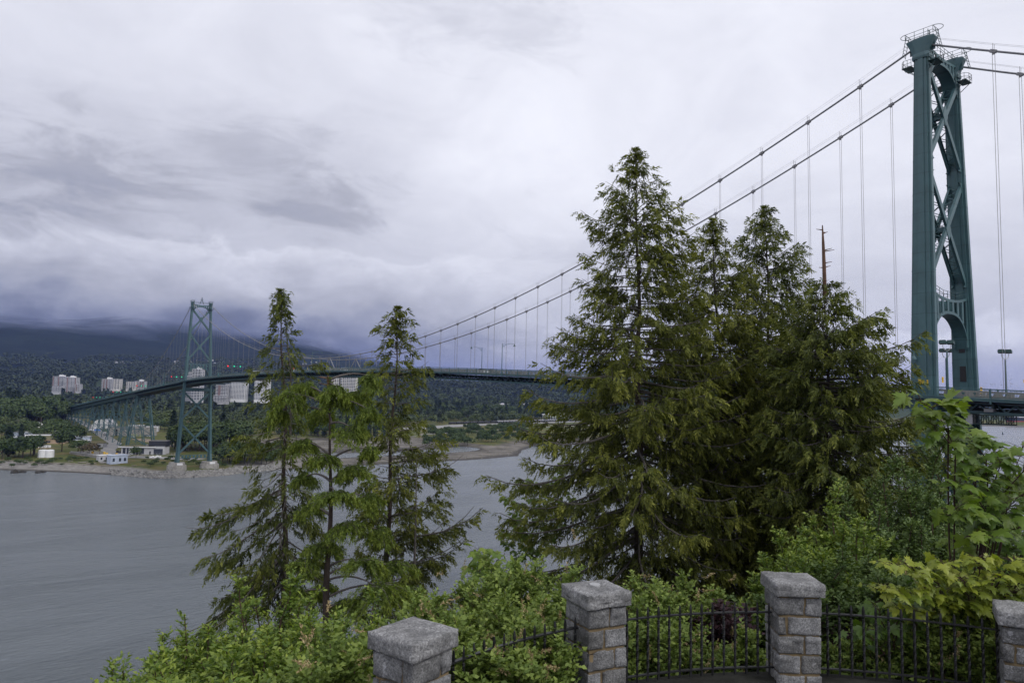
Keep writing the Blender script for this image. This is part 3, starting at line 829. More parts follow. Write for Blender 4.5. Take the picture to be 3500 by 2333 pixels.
M['cardark'] = mat('dark_grey_car_paint', (0.06, 0.065, 0.07), 0.3, 0.2, var=0.05)
M['carred'] = mat('red_car_paint', (0.30, 0.03, 0.03), 0.35, var=0.05)
def deckcar(y, x, m, label, **k):
    return car(x, y, RZ(y)-1.55, PI/2 if x < 0 else -PI/2, k.pop('L', 4.6), 1.85, k.pop('H', 1.5), m, label, name=k.pop('name', 'moving_car'), **k)
deckcar(128, -3.4, M['silver'], 'silver sedan with a roof rack left of the two tall lamps')
deckcar(131.6, 3.2, M['cardark'], 'dark grey car on the far lane behind the silver sedan')
deckcar(235, 0.2, M['carwhite'], 'white estate car passing the second centre tie')
deckcar(266, -3.4, M['silver'], 'silver car between the worker and the orange box')
deckcar(288, -3.3, M['carwhite'], 'white delivery van right of the thin cedar', van=True, H=2.3, L=5.6, cat='van', name='delivery_van')
deckcar(306, -3.3, M['cardark'], 'dark car half hidden beside the thin cedar trunk')
deckcar(357, 3.2, M['carwhite'], 'long white bus left of the thin cedar on the deck', van=True, H=3.0, L=11.0, cat='bus', name='transit_bus')
deckcar(415, -3.3, M['cardark'], 'small dark car near the lane signal right of the far tower')
deckcar(838, -3.0, M['carwhite'], 'white van on the viaduct under the middle lane signal', van=True, H=2.6, L=7, cat='van', name='delivery_van')
deckcar(1010, -3.0, M['carwhite'], 'white van at the far end of the viaduct', van=True, H=2.6, L=7, cat='van', name='delivery_van')
def sign_box(x, y, z, d, m, label, cat, name):
    t = thing(name, label, cat, (x, y, z)); return t
t = thing('utility_cabinet', 'orange utility box on the bridge railing beside the lamp near mid span', 'cabinet', (-8.2, 271, RZ(271)-1.4))
mb = MB(); mb.box((-8.2, 271, RZ(271)+.15), (.7, .7, .75)); mb.box((-8.2, 271, RZ(271)+.56), (.8, .8, .06)); mb.build('box', M['orange'], t); mb = MB(); mb.bar((-8.2, 271, RZ(271)-1.4), (-8.2, 271, RZ(271)-.2), .12); mb.build('post', M['steelpole'], t)

# a road worker on the walkway
def person(x, y, z, label, jacket, heading=0.0, s=1.0):
    t = thing('person', label, 'person', (x, y, z))
    me = bpy.data.meshes.new('body')
    J = {'pelvis': (0, 0, .95), 'chest': (0, .02, 1.32), 'neck': (0, .02, 1.50), 'head': (0, .05, 1.66), 'top': (0, .04, 1.77),
         'lsh': (-.19, .02, 1.42), 'lel': (-.27, .03, 1.14), 'lwr': (-.25, .16, .93), 'rsh': (.19, .02, 1.42), 'rel': (.27, .03, 1.14), 'rwr': (.25, .14, .92),
         'lhip': (-.10, 0, .90), 'lkn': (-.12, .04, .50), 'lan': (-.12, 0, .09), 'lto': (-.13, .15, .04), 'rhip': (.10, 0, .90), 'rkn': (.13, .02, .50), 'ran': (.13, -.05, .09), 'rto': (.14, .10, .04)}
    Rd = {'pelvis': .15, 'chest': .17, 'neck': .065, 'head': .105, 'top': .07, 'lsh': .08, 'lel': .05, 'lwr': .04, 'rsh': .08, 'rel': .05, 'rwr': .04, 'lhip': .10, 'lkn': .065, 'lan': .05, 'lto': .045, 'rhip': .10, 'rkn': .065, 'ran': .05, 'rto': .045}
    ks = list(J); E = [('pelvis', 'chest'), ('chest', 'neck'), ('neck', 'head'), ('head', 'top'), ('chest', 'lsh'), ('lsh', 'lel'), ('lel', 'lwr'), ('chest', 'rsh'), ('rsh', 'rel'), ('rel', 'rwr'), ('pelvis', 'lhip'), ('lhip', 'lkn'), ('lkn', 'lan'), ('lan', 'lto'), ('pelvis', 'rhip'), ('rhip', 'rkn'), ('rkn', 'ran'), ('ran', 'rto')]
    me.from_pydata([tuple(q*s for q in J[k]) for k in ks], [(ks.index(a), ks.index(b)) for a, b in E], [])
    me.materials.append(M['navy'])
    o = bpy.data.objects.new('body', me); COL.objects.link(o); o.parent = t; t.rotation_euler = (0, 0, heading)
    md = o.modifiers.new('skin', 'SKIN')
    for i, k in enumerate(ks): me.skin_vertices[0].data[i].radius = (Rd[k]*s, Rd[k]*s); me.skin_vertices[0].data[i].use_root = (k == 'pelvis')
    o.modifiers.new('sub', 'SUBSURF').levels = 1
    v = bpy.data.meshes.new('jacket'); bm = bmesh.new()
    rings = []
    for zz, rx, ry in ((.86, .20, .16), (1.05, .19, .155), (1.3, .225, .17), (1.45, .2, .13), (1.52, .08, .08)):
        rings.append([bm.verts.new((rx*s*math.cos(2*PI*k/12), ry*s*math.sin(2*PI*k/12)+.01, zz*s)) for k in range(12)])
    for a, b in zip(rings, rings[1:]):
        for k in range(12): bm.faces.new((a[k], a[(k+1) % 12], b[(k+1) % 12], b[k]))
    bm.to_mesh(v); bm.free(); v.materials.append(jacket); jo = bpy.data.objects.new('jacket', v); COL.objects.link(jo); jo.parent = t
    h = bpy.data.meshes.new('hat'); bm = bmesh.new(); bmesh.ops.create_uvsphere(bm, u_segments=12, v_segments=8, radius=.125*s, matrix=Matrix.Translation((0, .04*s, 1.73*s))); bm.to_mesh(h); bm.free()
    h.materials.append(jacket); ho = bpy.data.objects.new('hat', h); COL.objects.link(ho); ho.parent = t
    return t
M['navy'] = mat('dark_work_clothes', (0.02, 0.022, 0.035), 0.9)
M['hivis'] = mat('yellow_work_vest', (0.55, 0.42, 0.03), 0.7)
person(-7.4, 257, RZ(257)-1.42, 'person in a yellow vest standing on the walkway beside the first centre tie', M['hivis'], 0.6)

# signs at the near tower
def plate_sign(p, w, h, m, label, normal, post=0.0, stripes=None, name='warning_sign'):
    t = thing(name, label, 'sign', p)
    n = Vector(normal).normalized(); Mx = n.to_track_quat('X', 'Z').to_matrix()
    mb = MB(); mb.box(p, (.05, w, h), M=Mx); mb.build('panel', m, t)
    if stripes:
        k = MB()
        for dz, hh, ww in stripes: k.box(Vector(p)+n*.032+Vector((0, 0, dz)), (.012, ww, hh), M=Mx)
        k.build('lettering', M['black'], t)
    if post: mb = MB(); mb.bar(Vector(p)-n*.06-Vector((0, 0, h/2+post)), Vector(p)-n*.06+Vector((0, 0, h/2)), .07); mb.build('post', M['steelpole'], t)
    return t
plate_sign((-9.35, -.2, 61.75), 1.35, .62, M['yellow'], 'yellow notice panel with dark lines on the near tower leg', (-1, -.3, 0), stripes=[(.14, .06, 1.2), (-.05, .06, 1.2)])
plate_sign((-7.6, -2.35, 62.1), .35, .9, M['yellow'], 'narrow yellow notice on the edge of the near tower leg', (-.4, -1, 0), stripes=[(.2, .12, .2), (-.1, .2, .12)])
plate_sign((6.6, -2.9, 60.6), .5, 1.3, M['yellow'], 'black and yellow chevron board at the foot of the east leg', (-.3, -1, 0), stripes=[(.45, .22, .5), (-.05, .22, .5), (-.5, .2, .5)], name='hazard_board')
plate_sign((8.5, -8.6, 62.3), .5, .5, M['yellow'], 'small yellow square sign on a pole at the far right of the deck', (-.8, -1, 0), post=1.5, stripes=[(.08, .1, .25), (-.1, .08, .16)])
t = thing('wall_lamp', 'small green bell lamp fixed to the side of the near tower leg', 'lamp', (-9.3, .9, 65.6))
mb = MB(); mb.tube([(-9.0, .9, 66.2), (-9.5, .9, 66.5), (-9.8, .9, 66.3), (-9.85, .9, 66.0)], .05, 6); mb.build('arm', M['green'], t)
mb = MB(); rr = lambda z, r: [(-9.85+r*math.cos(2*PI*k/10), .9+r*math.sin(2*PI*k/10), z) for k in range(10)]; mb.loft([rr(66.05, .06), rr(65.8, .14), rr(65.5, .36), rr(65.25, .40)]); mb.build('lamp_shade', M['green'], t)

# maintenance gantry slung under the deck beside the near tower
t = thing('maintenance_gantry', 'dark lattice gantry slung under the deck beside the near tower', 'gantry', (-6.0, -4.6, 55.4))
mb = MB(); A = Vector((-6.2, -4.9, 0)); B = Vector((-6.2, -11.4, 0))
for z in (55.45, 56.75):
    for dx in (-.6, .6): mb.bar(A+Vector((dx, 0, z)), B+Vector((dx, 0, z)), .14)
for i in range(11):
    p = A.lerp(B, i/10)
    for dx in (-.6, .6):
        mb.bar(p+Vector((dx, 0, 55.45)), p+Vector((dx, 0, 56.75)), .08)
        if i < 10:
            q = A.lerp(B, (i+1)/10); a, c = (55.45, 56.75) if i % 2 else (56.75, 55.45)
            mb.bar(p+Vector((dx, 0, a)), q+Vector((dx, 0, c)), .07)
mb.build('lattice', M['underside'], t)
mb = MB(); mb.box((-6.2, -5.6, 56.1), (1.4, .9, 1.5)); mb.box((-6.2, -8.2, 57.5), (1.3, 1.2, .5)); mb.build('cabinet', M['grey'], t)
mb = MB(); mb.box((-6.2, -8.2, 55.36), (1.3, 6.6, .08)); mb.build('floor', M['dgreen'], t)
# ------------------------------------------------------------------ water and land
def m_water():
    m = bpy.data.materials.new('inlet_water'); t = nt(m); b = NB(t)
    out = b.n('ShaderNodeOutputMaterial'); p = b.n('ShaderNodeBsdfPrincipled', inp={'Base Color': (0.108, 0.122, 0.130, 1), 'Roughness': 0.12, 'IOR': 1.333, 'Specular IOR Level': 0.5})
    g = b.n('ShaderNodeNewGeometry')
    mp = b.n('ShaderNodeMapping', inp={'Rotation': (0, 0, -YAW+0.25), 'Scale': (0.30, 0.75, 1)}); t.links.new(g.outputs['Position'], mp.inputs[0])
    w1 = b.noise(mp.outputs[0], 1.0, 7, 0.72, 0.5)
    mp2 = b.n('ShaderNodeMapping', inp={'Rotation': (0, 0, -YAW-0.2), 'Scale': (0.009, 0.028, 1)}); t.links.new(g.outputs['Position'], mp2.inputs[0])
    patch = b.noise(mp2.outputs[0], 1.0, 4, 0.6, 1.2)       # wind patches and slicks
    mp3 = b.n('ShaderNodeMapping', inp={'Rotation': (0, 0, -YAW+0.1), 'Scale': (0.06, 0.15, 1)}); t.links.new(g.outputs['Position'], mp3.inputs[0])
    w1 = b.math('ADD', w1, b.math('MULTIPLY', b.noise(mp3.outputs[0], 1.0, 4, 0.65, 0.8), 1.1))
    amp = b.math('ADD', 0.65, b.math('MULTIPLY', b.smooth(patch, 0.38, 0.66), 0.6))
    bn = b.n('ShaderNodeBump', inp={'Strength': 1.0, 'Distance': 0.62}); t.links.new(b.math('MULTIPLY', w1, amp), bn.inputs['Height'])
    t.links.new(bn.outputs[0], p.inputs['Normal'])
    t.links.new(b.math('ADD', 0.14, b.math('MULTIPLY', patch, 0.10)), p.inputs['Roughness'])
    t.links.new(p.outputs[0], out.inputs[0])
    return m
mb = MB()
mb.add([(-9000, -3000, 0), (12500, -3000, 0), (12500, 13000, 0), (-9000, 13000, 0)], [(0, 1, 2, 3)])
tag(mb.build('water', m_water(), fix=False), 'wide grey rippled inlet under the bridge', kind='structure')

_sx = [-900, -400, -250, -104, -60, -41, -28, -20, 0, 18, 34, 60, 154, 242, 300, 345, 420, 900, 1500, 3000, 9000]
_sy = [860, 700, 640, 560, 512, 486, 463, 457, 454.5, 457, 468, 473, 474, 474, 488, 540, 602, 640, 700, 905, 1400]
def shore_y(x): return np.interp(x, _sx, _sy)
def mtn_h(x, y):
    dx = x-CAM[0]; dy = y-CAM[1]; r = np.hypot(dx, dy); az = np.degrees(np.arctan2(dx, dy))
    w = 1-0.93*sstep(az, 20, 33)
    w2 = 1-0.62*sstep(az, 30, 60)
    n = fbm(x/900, y/900, 5); n2 = fbm(x/260+9, y/260+4, 4)
    h = 112*w2*sstep(r, 2000, 3300)*(1+.5*n) + 22*n2*sstep(r, 1700, 2600)
    h = h + 560*w*sstep(r, 3000, 7000)*(1+.35*n)
    h = h + 260*sstep(az, 58, 70)*sstep(r, 5000, 9500)*(1+.6*n)
    return np.minimum(np.maximum(h, 0), 650)
def ground_h(x, y):
    x = np.asarray(x, float); y = np.asarray(y, float)
    d = y-shore_y(x)+7*fbm(x/22, y/22, 3)*sstep(np.abs(x-5), 20, 60)
    beach = -1.2+1.2*np.minimum(1, (d+20)/20)
    left = np.interp(d, [-60, 0, 48, 60, 150, 420, 900], [-4, 0, 3.0, 3.6, 4.6, 5.6, 8])
    rip = np.interp(d, [-20, 0, 7, 12, 150, 420, 900], [-4, 0, 3.2, 3.8, 4.6, 5.6, 8])
    flat = np.interp(d, [-40, 0, 25, 60, 75, 110, 150, 230, 290, 420, 900], [-3, 0, .9, .5, -.25, -.2, .7, .9, 2.6, 5.0, 8])+1.1*fbm(x/60, y/28, 4)*sstep(d, 5, 40)*(1-sstep(d, 250, 300))
    wr = np.exp(-((x-8)/30)**2); wf = sstep(x, 70, 140)*(1-sstep(x, 315, 345))
    h = left*(1-wf)+flat*wf
    h = h*(1-wr)+rip*wr
    return h + mtn_h(x, y)*1.0
def m_land():
    m = bpy.data.materials.new('far_shore_land'); t = nt(m); b = NB(t)
    out = b.n('ShaderNodeOutputMaterial'); p = b.n('ShaderNodeBsdfPrincipled', inp={'Roughness': 0.95, 'Specular IOR Level': 0.15})
    g = b.n('ShaderNodeNewGeometry'); s = b.n('ShaderNodeSeparateXYZ'); t.links.new(g.outputs['Position'], s.inputs[0])
    z = s.outputs[2]
    n1 = b.noise(g.outputs['Position'], 0.05, 5, 0.65); n2 = b.noise(g.outputs['Position'], 0.35, 4, 0.7)
    pebble = b.ramp(n2, [(0.3, (.10, .095, .085)), (0.5, (.175, .165, .15)), (0.7, (.25, .24, .22))])
    bar = b.ramp(n1, [(0.35, (.065, .058, .045)), (0.5, (.115, .105, .088)), (0.65, (.17, .155, .135))])      # darker mud and gravel of the river mouth
    pebble = b.mix(b.smooth(s.outputs[0], 60, 140), b.mix(.0, pebble, bar), bar)
    grass = b.ramp(n1, [(0.3, (.045, .060, .016)), (0.5, (.075, .085, .022)), (0.62, (.12, .095, .04)), (0.75, (.16, .13, .085))])
    zz = b.math('ADD', z, b.math('MULTIPLY', b.math('SUBTRACT', n1, 0.5), 1.6))
    c = b.mix(b.smooth(zz, 2.2, 3.2), pebble, grass)
    wet = b.mix(b.math('SUBTRACT', 1.0, b.smooth(z, 0.15, 0.7)), c, (.05, .046, .04))
    n3 = b.noise(g.outputs['Position'], 0.012, 8, 0.75)
    wood = b.ramp(n3, [(0.32, (.020, .031, .015)), (0.5, (.028, .043, .018)), (0.7, (.040, .056, .021))])
    c2 = b.mix(b.smooth(zz, 9, 16), wet, wood)
    t.links.new(c2, p.inputs['Base Color'])
    bn = b.n('ShaderNodeBump', inp={'Strength': 1.0, 'Distance': 0.25}); t.links.new(n2, bn.inputs['Height'])
    t.links.new(bn.outputs[0], p.inputs['Normal'])
    t.links.new(p.outputs[0], out.inputs[0])
    return m
M['land'] = m_land()
def m_mountain():
    """wooded slope that disappears upward into the cloud base"""
    m = bpy.data.materials.new('wooded_mountain_in_cloud'); t = nt(m); b = NB(t)
    out = b.n('ShaderNodeOutputMaterial'); p = b.n('ShaderNodeBsdfPrincipled', inp={'Roughness': 0.95, 'Specular IOR Level': 0.1})
    g = b.n('ShaderNodeNewGeometry'); s = b.n('ShaderNodeSeparateXYZ'); t.links.new(g.outputs['Position'], s.inputs[0])
    n3 = b.noise(g.outputs['Position'], 0.006, 9, 0.78)
    t.links.new(b.ramp(n3, [(0.32, (.003, .008, .007)), (0.5, (.008, .015, .012)), (0.7, (.016, .026, .017))]), p.inputs['Base Color'])
    bn = b.n('ShaderNodeBump', inp={'Strength': 1.0, 'Distance': 14.0}); t.links.new(b.noise(g.outputs['Position'], 0.03, 4, 0.8), bn.inputs['Height'])
    t.links.new(bn.outputs[0], p.inputs['Normal'])
    mp = b.n('ShaderNodeMapping', inp={'Scale': (1, 1, 2.2)}); t.links.new(g.outputs['Position'], mp.inputs[0])
    n = b.noise(mp.outputs[0], 0.0018, 6, 0.62, 0.5)
    zz = b.math('ADD', s.outputs[2], b.math('MULTIPLY', b.math('SUBTRACT', n, 0.5), 230))
    zz = b.math('ADD', zz, b.math('MULTIPLY', b.smooth(s.outputs[0], 900, 2500), 190))
    zz = b.math('ADD', zz, b.math('MULTIPLY', b.smooth(s.outputs[0], 3500, 6500), 300))      # eastern hill made part see-through, its pale haze put into the material
    tr = b.n('ShaderNodeBsdfTransparent')
    mx = b.n('ShaderNodeMixShader'); t.links.new(b.smooth(zz, CLOUD0, CLOUD1), mx.inputs[0])
    t.links.new(p.outputs[0], mx.inputs[1]); t.links.new(tr.outputs[0], mx.inputs[2])
    t.links.new(mx.outputs[0], out.inputs[0])
    return m
CLOUD0, CLOUD1 = 370.0, 560.0
M['mountain'] = m_mountain()

def polar_sheet(name, r0, r1, nr, a0, a1, na, mtl, label, f=ground_h):
    rr = r0*(r1/r0)**(np.arange(nr+1)/nr); aa = np.radians(np.linspace(a0, a1, na+1))
    A, Rr = np.meshgrid(aa, rr)
    X = CAM[0]+Rr*np.sin(A); Y = CAM[1]+Rr*np.cos(A); Z = f(X, Y)
    V = np.stack([X, Y, Z], -1).reshape(-1, 3)
    i = np.arange(nr)[:, None]*(na+1)+np.arange(na)[None]
    F = np.stack([i, i+1, i+na+2, i+na+1], -1).reshape(-1, 4)
    o = np_mesh(name, V, F[:, ::-1], mtl, smooth=True)
    return tag(o, label, kind='structure')
polar_sheet('shore', 440, 2900, 300, -25, 92, 420, M['land'], 'low far shore with beach, grass and woods')
polar_sheet('mountain', 2880, 11500, 120, -25, 92, 300, M['mountain'], 'dark blue wooded mountains whose tops vanish in the cloud')

# gravel road and yard on the far shore
def road(name, pts, w, mtl, label, dz=0.12):
    mb = MB(); P2 = []
    pts = [Vector((a, b, 0)) for a, b in pts]
    fine = []
    for i in range(len(pts)-1):
        for j in range(8): fine.append(pts[i].lerp(pts[i+1], j/8))
    fine.append(pts[-1])
    for i, p in enumerate(fine):
        d = (fine[min(i+1, len(fine)-1)]-fine[max(i-1, 0)]).normalized(); n = Vector((-d.y, d.x, 0))
        for s in (-1, -.33, .33, 1):
            q = p+n*(w/2*s); P2.append((q.x, q.y, float(ground_h(q.x, q.y))+dz))
    fs = []
    for i in range(len(fine)-1):
        for k in range(3): fs.append((i*4+k, i*4+k+1, i*4+k+5, i*4+k+4))
    mb.add(P2, fs)
    return tag(mb.build(name, mtl, fix=False), label, kind='structure')
M['gravel'] = mat('grey_gravel_road', (0.21, 0.205, 0.195), 0.95, var=0.25, vscale=0.15)
M['dirt'] = mat('brown_dirt_yard', (0.20, 0.155, 0.105), 0.95, var=0.3, vscale=0.1)
road('road', [(-42, 545), (-24, 590), (-28, 640), (-10, 720), (-4, 830), (2, 930), (8, 1030), (12, 1150), (16, 1330)], 11, M['gravel'], 'gravel road running inland beside the viaduct', .25)
road('gravel_yard', [(-22, 578), (-4, 560), (10, 545), (19, 532)], 17, M['gravel'], 'gravel yard in front of the white pump house', .20)
road('dirt_yard', [(-3, 690), (18, 660), (30, 700), (20, 780)], 16, M['dirt'], 'brown dirt yard behind the pump house', .18)
road('railway_bank', [(380, 870), (560, 960), (760, 1010), (960, 1052), (1300, 1130)], 46, M['gravel'], 'pale gravel bank of the railway by the river mouth', .5)
road('path', [(330, 745), (480, 800), (640, 860), (800, 900)], 8, M['gravel'], 'pale track across the flat beside the river mouth', .4)

# ------------------------------------------------------------------ far trees
F_BROAD = foliage('broadleaf_far', (.010, .022, .007), (.026, .048, .014), (.055, .085, .022), 0.2)
F_BROAD2 = foliage('broadleaf_far_light', (.018, .035, .010), (.042, .070, .020), (.075, .105, .030), 0.2)
F_CON = foliage('conifer_far', (.006, .014, .008), (.014, .028, .014), (.028, .044, .020), 0.1)
F_RED = foliage('plum_red_foliage', (.018, .006, .009), (.040, .010, .017), (.07, .018, .028), 0.15)
F_BROWN = foliage('brown_green_foliage', (.025, .022, .010), (.055, .042, .020), (.09, .07, .035), 0.15)
def crown_arrays(kind, n, H, Rw, q):
    """leaf clumps on the outside of a lumpy crown; returns V, F, tint"""
    if kind == 'con':
        h = RNG.random(n)**0.75; az = RNG.random(n)*2*PI
        lay = (np.floor(h*9)+RNG.random(n)*.7)/9
        rad = Rw*(1-lay*.93)*(.55+.45*RNG.random(n))*(1-.35*((h*9)%1))
        pos = np.stack([rad*np.cos(az), rad*np.sin(az), H*(.08+.92*lay)], -1)
        nn = np.stack([np.cos(az), np.sin(az), .75+0*az], -1)+.35*RNG.normal(size=(n, 3)); d = np.cross(nn, RNG.normal(size=(n, 3)))
        V, F = blades(pos, d, nn, q*(1.0+RNG.random(n)), q*(.7+.5*RNG.random(n)), .1)
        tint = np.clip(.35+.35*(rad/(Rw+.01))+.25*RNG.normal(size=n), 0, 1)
        return V, F, tint
    nl = 9; lobes = nrm(RNG.normal(size=(nl, 3)))*np.array([.55, .55, .42]); lobes[:, 2] = np.abs(lobes[:, 2])*.9-.1
    li = RNG.integers(0, nl, n); u = rand_unit(n); u[:, 2] = np.where(u[:, 2] < -.55, -u[:, 2], u[:, 2])
    rad = .52*(.72+.28*RNG.random(n))[:, None]
    pos = (lobes[li]+u*rad); up = pos.copy()
    pos = np.stack([pos[:, 0]*Rw, pos[:, 1]*Rw, H*.56+pos[:, 2]*H*.5], -1)
    nn = nrm(u+.4*RNG.normal(size=(n, 3))+np.array([0, 0, .25])); d = np.cross(nn, RNG.normal(size=(n, 3)))
    V, F = blades(pos, d, nn, q*(.9+.8*RNG.random(n)), q*(.7+.6*RNG.random(n)), .12)
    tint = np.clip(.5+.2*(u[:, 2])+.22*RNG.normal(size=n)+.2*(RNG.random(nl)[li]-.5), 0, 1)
    return V, F, tint
def far_proto(name, kind, H, Rw, n, q, fm, hidden=True):
    t = thing(name, 'x', 'tree', (0, 0, 0))
    mb = MB(); mb.tube([(0, 0, -1), (0.1, 0, H*.4), (0, .1, H*.8)], [H*.022, H*.016, H*.006], 5)
    for k in range(5):
        a = k*1.3; mb.tube([(0, 0, H*(.25+.09*k)), (Rw*.55*math.cos(a), Rw*.55*math.sin(a), H*(.42+.09*k))], [H*.008, H*.003], 4)
    mb.build('trunk', M['bark'], t)
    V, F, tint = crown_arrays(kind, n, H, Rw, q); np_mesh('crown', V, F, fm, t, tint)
    return t
protos = {'b': [far_proto('broadleaf_tree', 'br', 15, 6.2+.8*i, 950, 1.05, F_BROAD if i < 2 else F_BROAD2) for i in range(4)],
          'c': [far_proto('conifer_tree', 'con', 19, 4.0+.5*i, 700, 1.15, F_CON) for i in range(2)],
          's': [far_proto('shrub', 'br', 5, 3.4, 420, .55, F_BROAD2), far_proto('shrub', 'br', 4.5, 3.8, 420, .5, F_BROAD)],
          'r': [far_proto('plum_tree', 'br', 9, 7, 700, .8, F_RED)], 'w': [far_proto('brown_tree', 'br', 7, 5, 500, .7, F_BROWN)]}
used = set()
CATS = {'b': 'tree', 'c': 'tree', 's': 'shrub', 'r': 'tree', 'w': 'tree'}
NAMES = {'b': 'broadleaf_tree', 'c': 'conifer_tree', 's': 'shrub', 'r': 'plum_tree', 'w': 'brown_tree'}
def far_tree(kind, x, y, h, label, group=None, wide=1.0, idx=None):
    ps = protos[kind]; p = ps[idx if idx is not None else random.randrange(len(ps))]
    base = {'b': 15, 'c': 19, 's': 5, 'r': 9, 'w': 7}[kind]; s = h/base
    z = float(ground_h(x, y))-.2
    if id(p) not in used: o = p; used.add(id(p)); o.location = (x, y, z)
    else: o = copy_tree(p, (x, y, z))
    o.rotation_euler = (0, 0, random.random()*6.28); o.scale = (s*wide, s*wide, s)
    o['label'] = label; o['category'] = CATS[kind]
    if group: o['group'] = group
    return o
def at(u, v, z): p = Pz(u, v, z); return p[0], p[1]
# trees one can tell apart on the far shore (u, v = foot of the tree on the survey sheet)
singles = [('b', 8, 990, 34, 'tall pale green tree at the very left edge of the far shore', 1.0, 3), ('b', 92, 985, 30, 'round grey-green tree left of the road on the far shore', .9, 2),
           ('b', 133, 978, 32, 'round grey-green tree right beside the end of the viaduct', .9, 2), ('r', 118, 1000, 9, 'dark plum-red tree behind the white sheds', 1.15, 0),
           ('r', 150, 1002, 5, 'small plum-red tree at the end of the long white roof', 1.0, 0),
           ('c', 18, 1048, 23, 'dark pine at the left edge above the beach', 1.25, 0), ('b', 52, 1050, 18, 'dark bushy tree in front of the white sheds', 1.2, 0), ('b', 78, 1044, 17, 'rounded dark green tree left of the white tanks', 1.15, 1),
           ('c', 47, 1020, 18, 'small pointed dark conifer before the pale blue shed roof', 1.0, 1), ('b', 142, 1038, 20, 'dark green tree right of the white tanks', 1.2, 0), ('b', 166, 1030, 22, 'dark leaning tree beside the settling tanks', 1.0, 1),
           ('b', 185, 1044, 13, 'olive green tree at the grass edge above the beach', 1.2, 3), ('w', 205, 1047, 11, 'brown-leaved bush beside the settling tanks', 1.1, 0), ('s', 312, 1052, 9.5, 'small green bush right of the pale blue shed', .8, 0)]
for k, u, v, h, lb, wd, ix in singles:
    x, y = at(u, v, 4.0); far_tree(k, x, y, h, lb, wide=wd, idx=ix)
def belt(n, umin, umax, vfun, kinds, hr, label, group, z=5.5, wide=(.8, 1.15)):
    for i in range(n):
        u = umin+(umax-umin)*(i+random.random())/n; v = vfun(u)+random.uniform(-1, 1)*vfun.__defaults__[0]
        x, y = at(u, v, z); k = random.choice(kinds)
        far_tree(k, x, y, random.uniform(*hr)*(1.2 if k == 'c' else 1), label if k == kinds[0] or len(set(kinds)) == 1 else label.replace('tree', 'conifer') , group, random.uniform(*wide))
belt(34, 395, 560, lambda u, s=9: 1028-(u-395)*.02, 'bbbbc', (18, 28), 'leafy tree in the wood behind the foot of the far tower', 'trees behind the far tower')
belt(22, 500, 640, lambda u, s=7: 1052, 'bbs', (11, 18), 'leafy tree on the bank right of the far tower', 'trees right of the far tower')
belt(34, 640, 900, lambda u, s=9: 995, 'bbbc', (15, 24), 'leafy tree between the thin cedars on the far bank', 'trees on the river bank')
belt(44, 0, 152, lambda u, s=7: 972, 'bbbc', (28, 40), 'dark tree in the wood left of the viaduct', 'trees left of the viaduct')
belt(16, 0, 150, lambda u, s=8: 1000, 'bbs', (11, 18), 'leafy tree between the sheds left of the road', 'trees among the sheds')
belt(9, 0, 90, lambda u, s=5: 1043, 'b', (12, 18), 'dark bushy tree in the row above the beach at left', 'dark trees above the beach')
belt(14, 330, 420, lambda u, s=6: 985, 'bbs', (9, 15), 'leafy tree behind the trestle legs', 'trees behind the trestle')
belt(110, 975, 1235, lambda u, s=17: 1006-(u-985)*.02, 'ssbb', (7.5, 13), 'rounded green bush on the gravel island at the river mouth', 'bushes on the river island', z=2)
belt(30, 1215, 1460, lambda u, s=8: 1012, 'sssb', (5, 9), 'green bush on the river island seen through the big cedar', 'bushes behind the big cedar', z=2)
belt(44, 930, 1260, lambda u, s=5: 960, 'bbbc', (22, 34), 'tall leafy tree in the row behind the tank cars', 'trees behind the railway', z=7)
belt(22, 1230, 1480, lambda u, s=3: 938, 'bcbb', (18, 28), 'dark tree behind the white-roofed arena', 'trees behind the arena', z=9)
belt(30, 0, 250, lambda u, s=5: 1060, 'ss', (2.0, 4.0), 'low green bush on the grass above the beach', 'low bushes above the beach', z=3.4)
belt(26, 330, 520, lambda u, s=8: 1062, 'ss', (2.2, 4.5), 'low green bush on the grass around the far tower pedestals', 'low bushes by the far tower', z=4)

# the far woods that read as one mass: cheap crowns all in one object
def forest(name, n, rmin, rmax, a0, a1, label, nq, hr, q, fm, kind, keep=None):
    V0, F0, T0 = crown_arrays(kind, nq, 1.0, .33 if kind == 'br' else .2, q)
    r = np.sqrt(RNG.random(n)*(rmax**2-rmin**2)+rmin**2); az = np.radians(a0+(a1-a0)*RNG.random(n))
    x = CAM[0]+r*np.sin(az); y = CAM[1]+r*np.cos(az)
    ok = (y-shore_y(x)) > 330
    dns = fbm(x/140+3, y/140, 3) > -.16
    ok &= dns
    if keep is not None: ok &= keep(x, y, np.degrees(az), r)
    x, y = x[ok], y[ok]; n = len(x); z = ground_h(x, y)-.8
    h = hr[0]+(hr[1]-hr[0])*RNG.random(n); w = h*(.85+.4*RNG.random(n)); an = RNG.random(n)*6.28
    ca, sa = np.cos(an), np.sin(an)
    Vx = (V0[None, :, 0]*ca[:, None]-V0[None, :, 1]*sa[:, None])*w[:, None]+x[:, None]
    Vy = (V0[None, :, 0]*sa[:, None]+V0[None, :, 1]*ca[:, None])*w[:, None]+y[:, None]
    Vz = V0[None, :, 2]*h[:, None]+z[:, None]
    V = np.stack([Vx, Vy, Vz], -1).reshape(-1, 3)
    F = (F0[None]+(np.arange(n)*len(V0))[:, None, None]).reshape(-1, 4)
    T = np.clip(T0[None]+.16*RNG.normal(size=(n, 1)), 0, 1).ravel()
    return tag(np_mesh(name, V, F, fm, None, T), label, kind='stuff')
nowater = lambda x, y, a, r: ~((np.abs(x-4) < 14) & (y < 1300)) & ~((x > 330) & (y < np.interp(x, [330, 533, 985, 2000], [950, 990, 1082, 1300])))
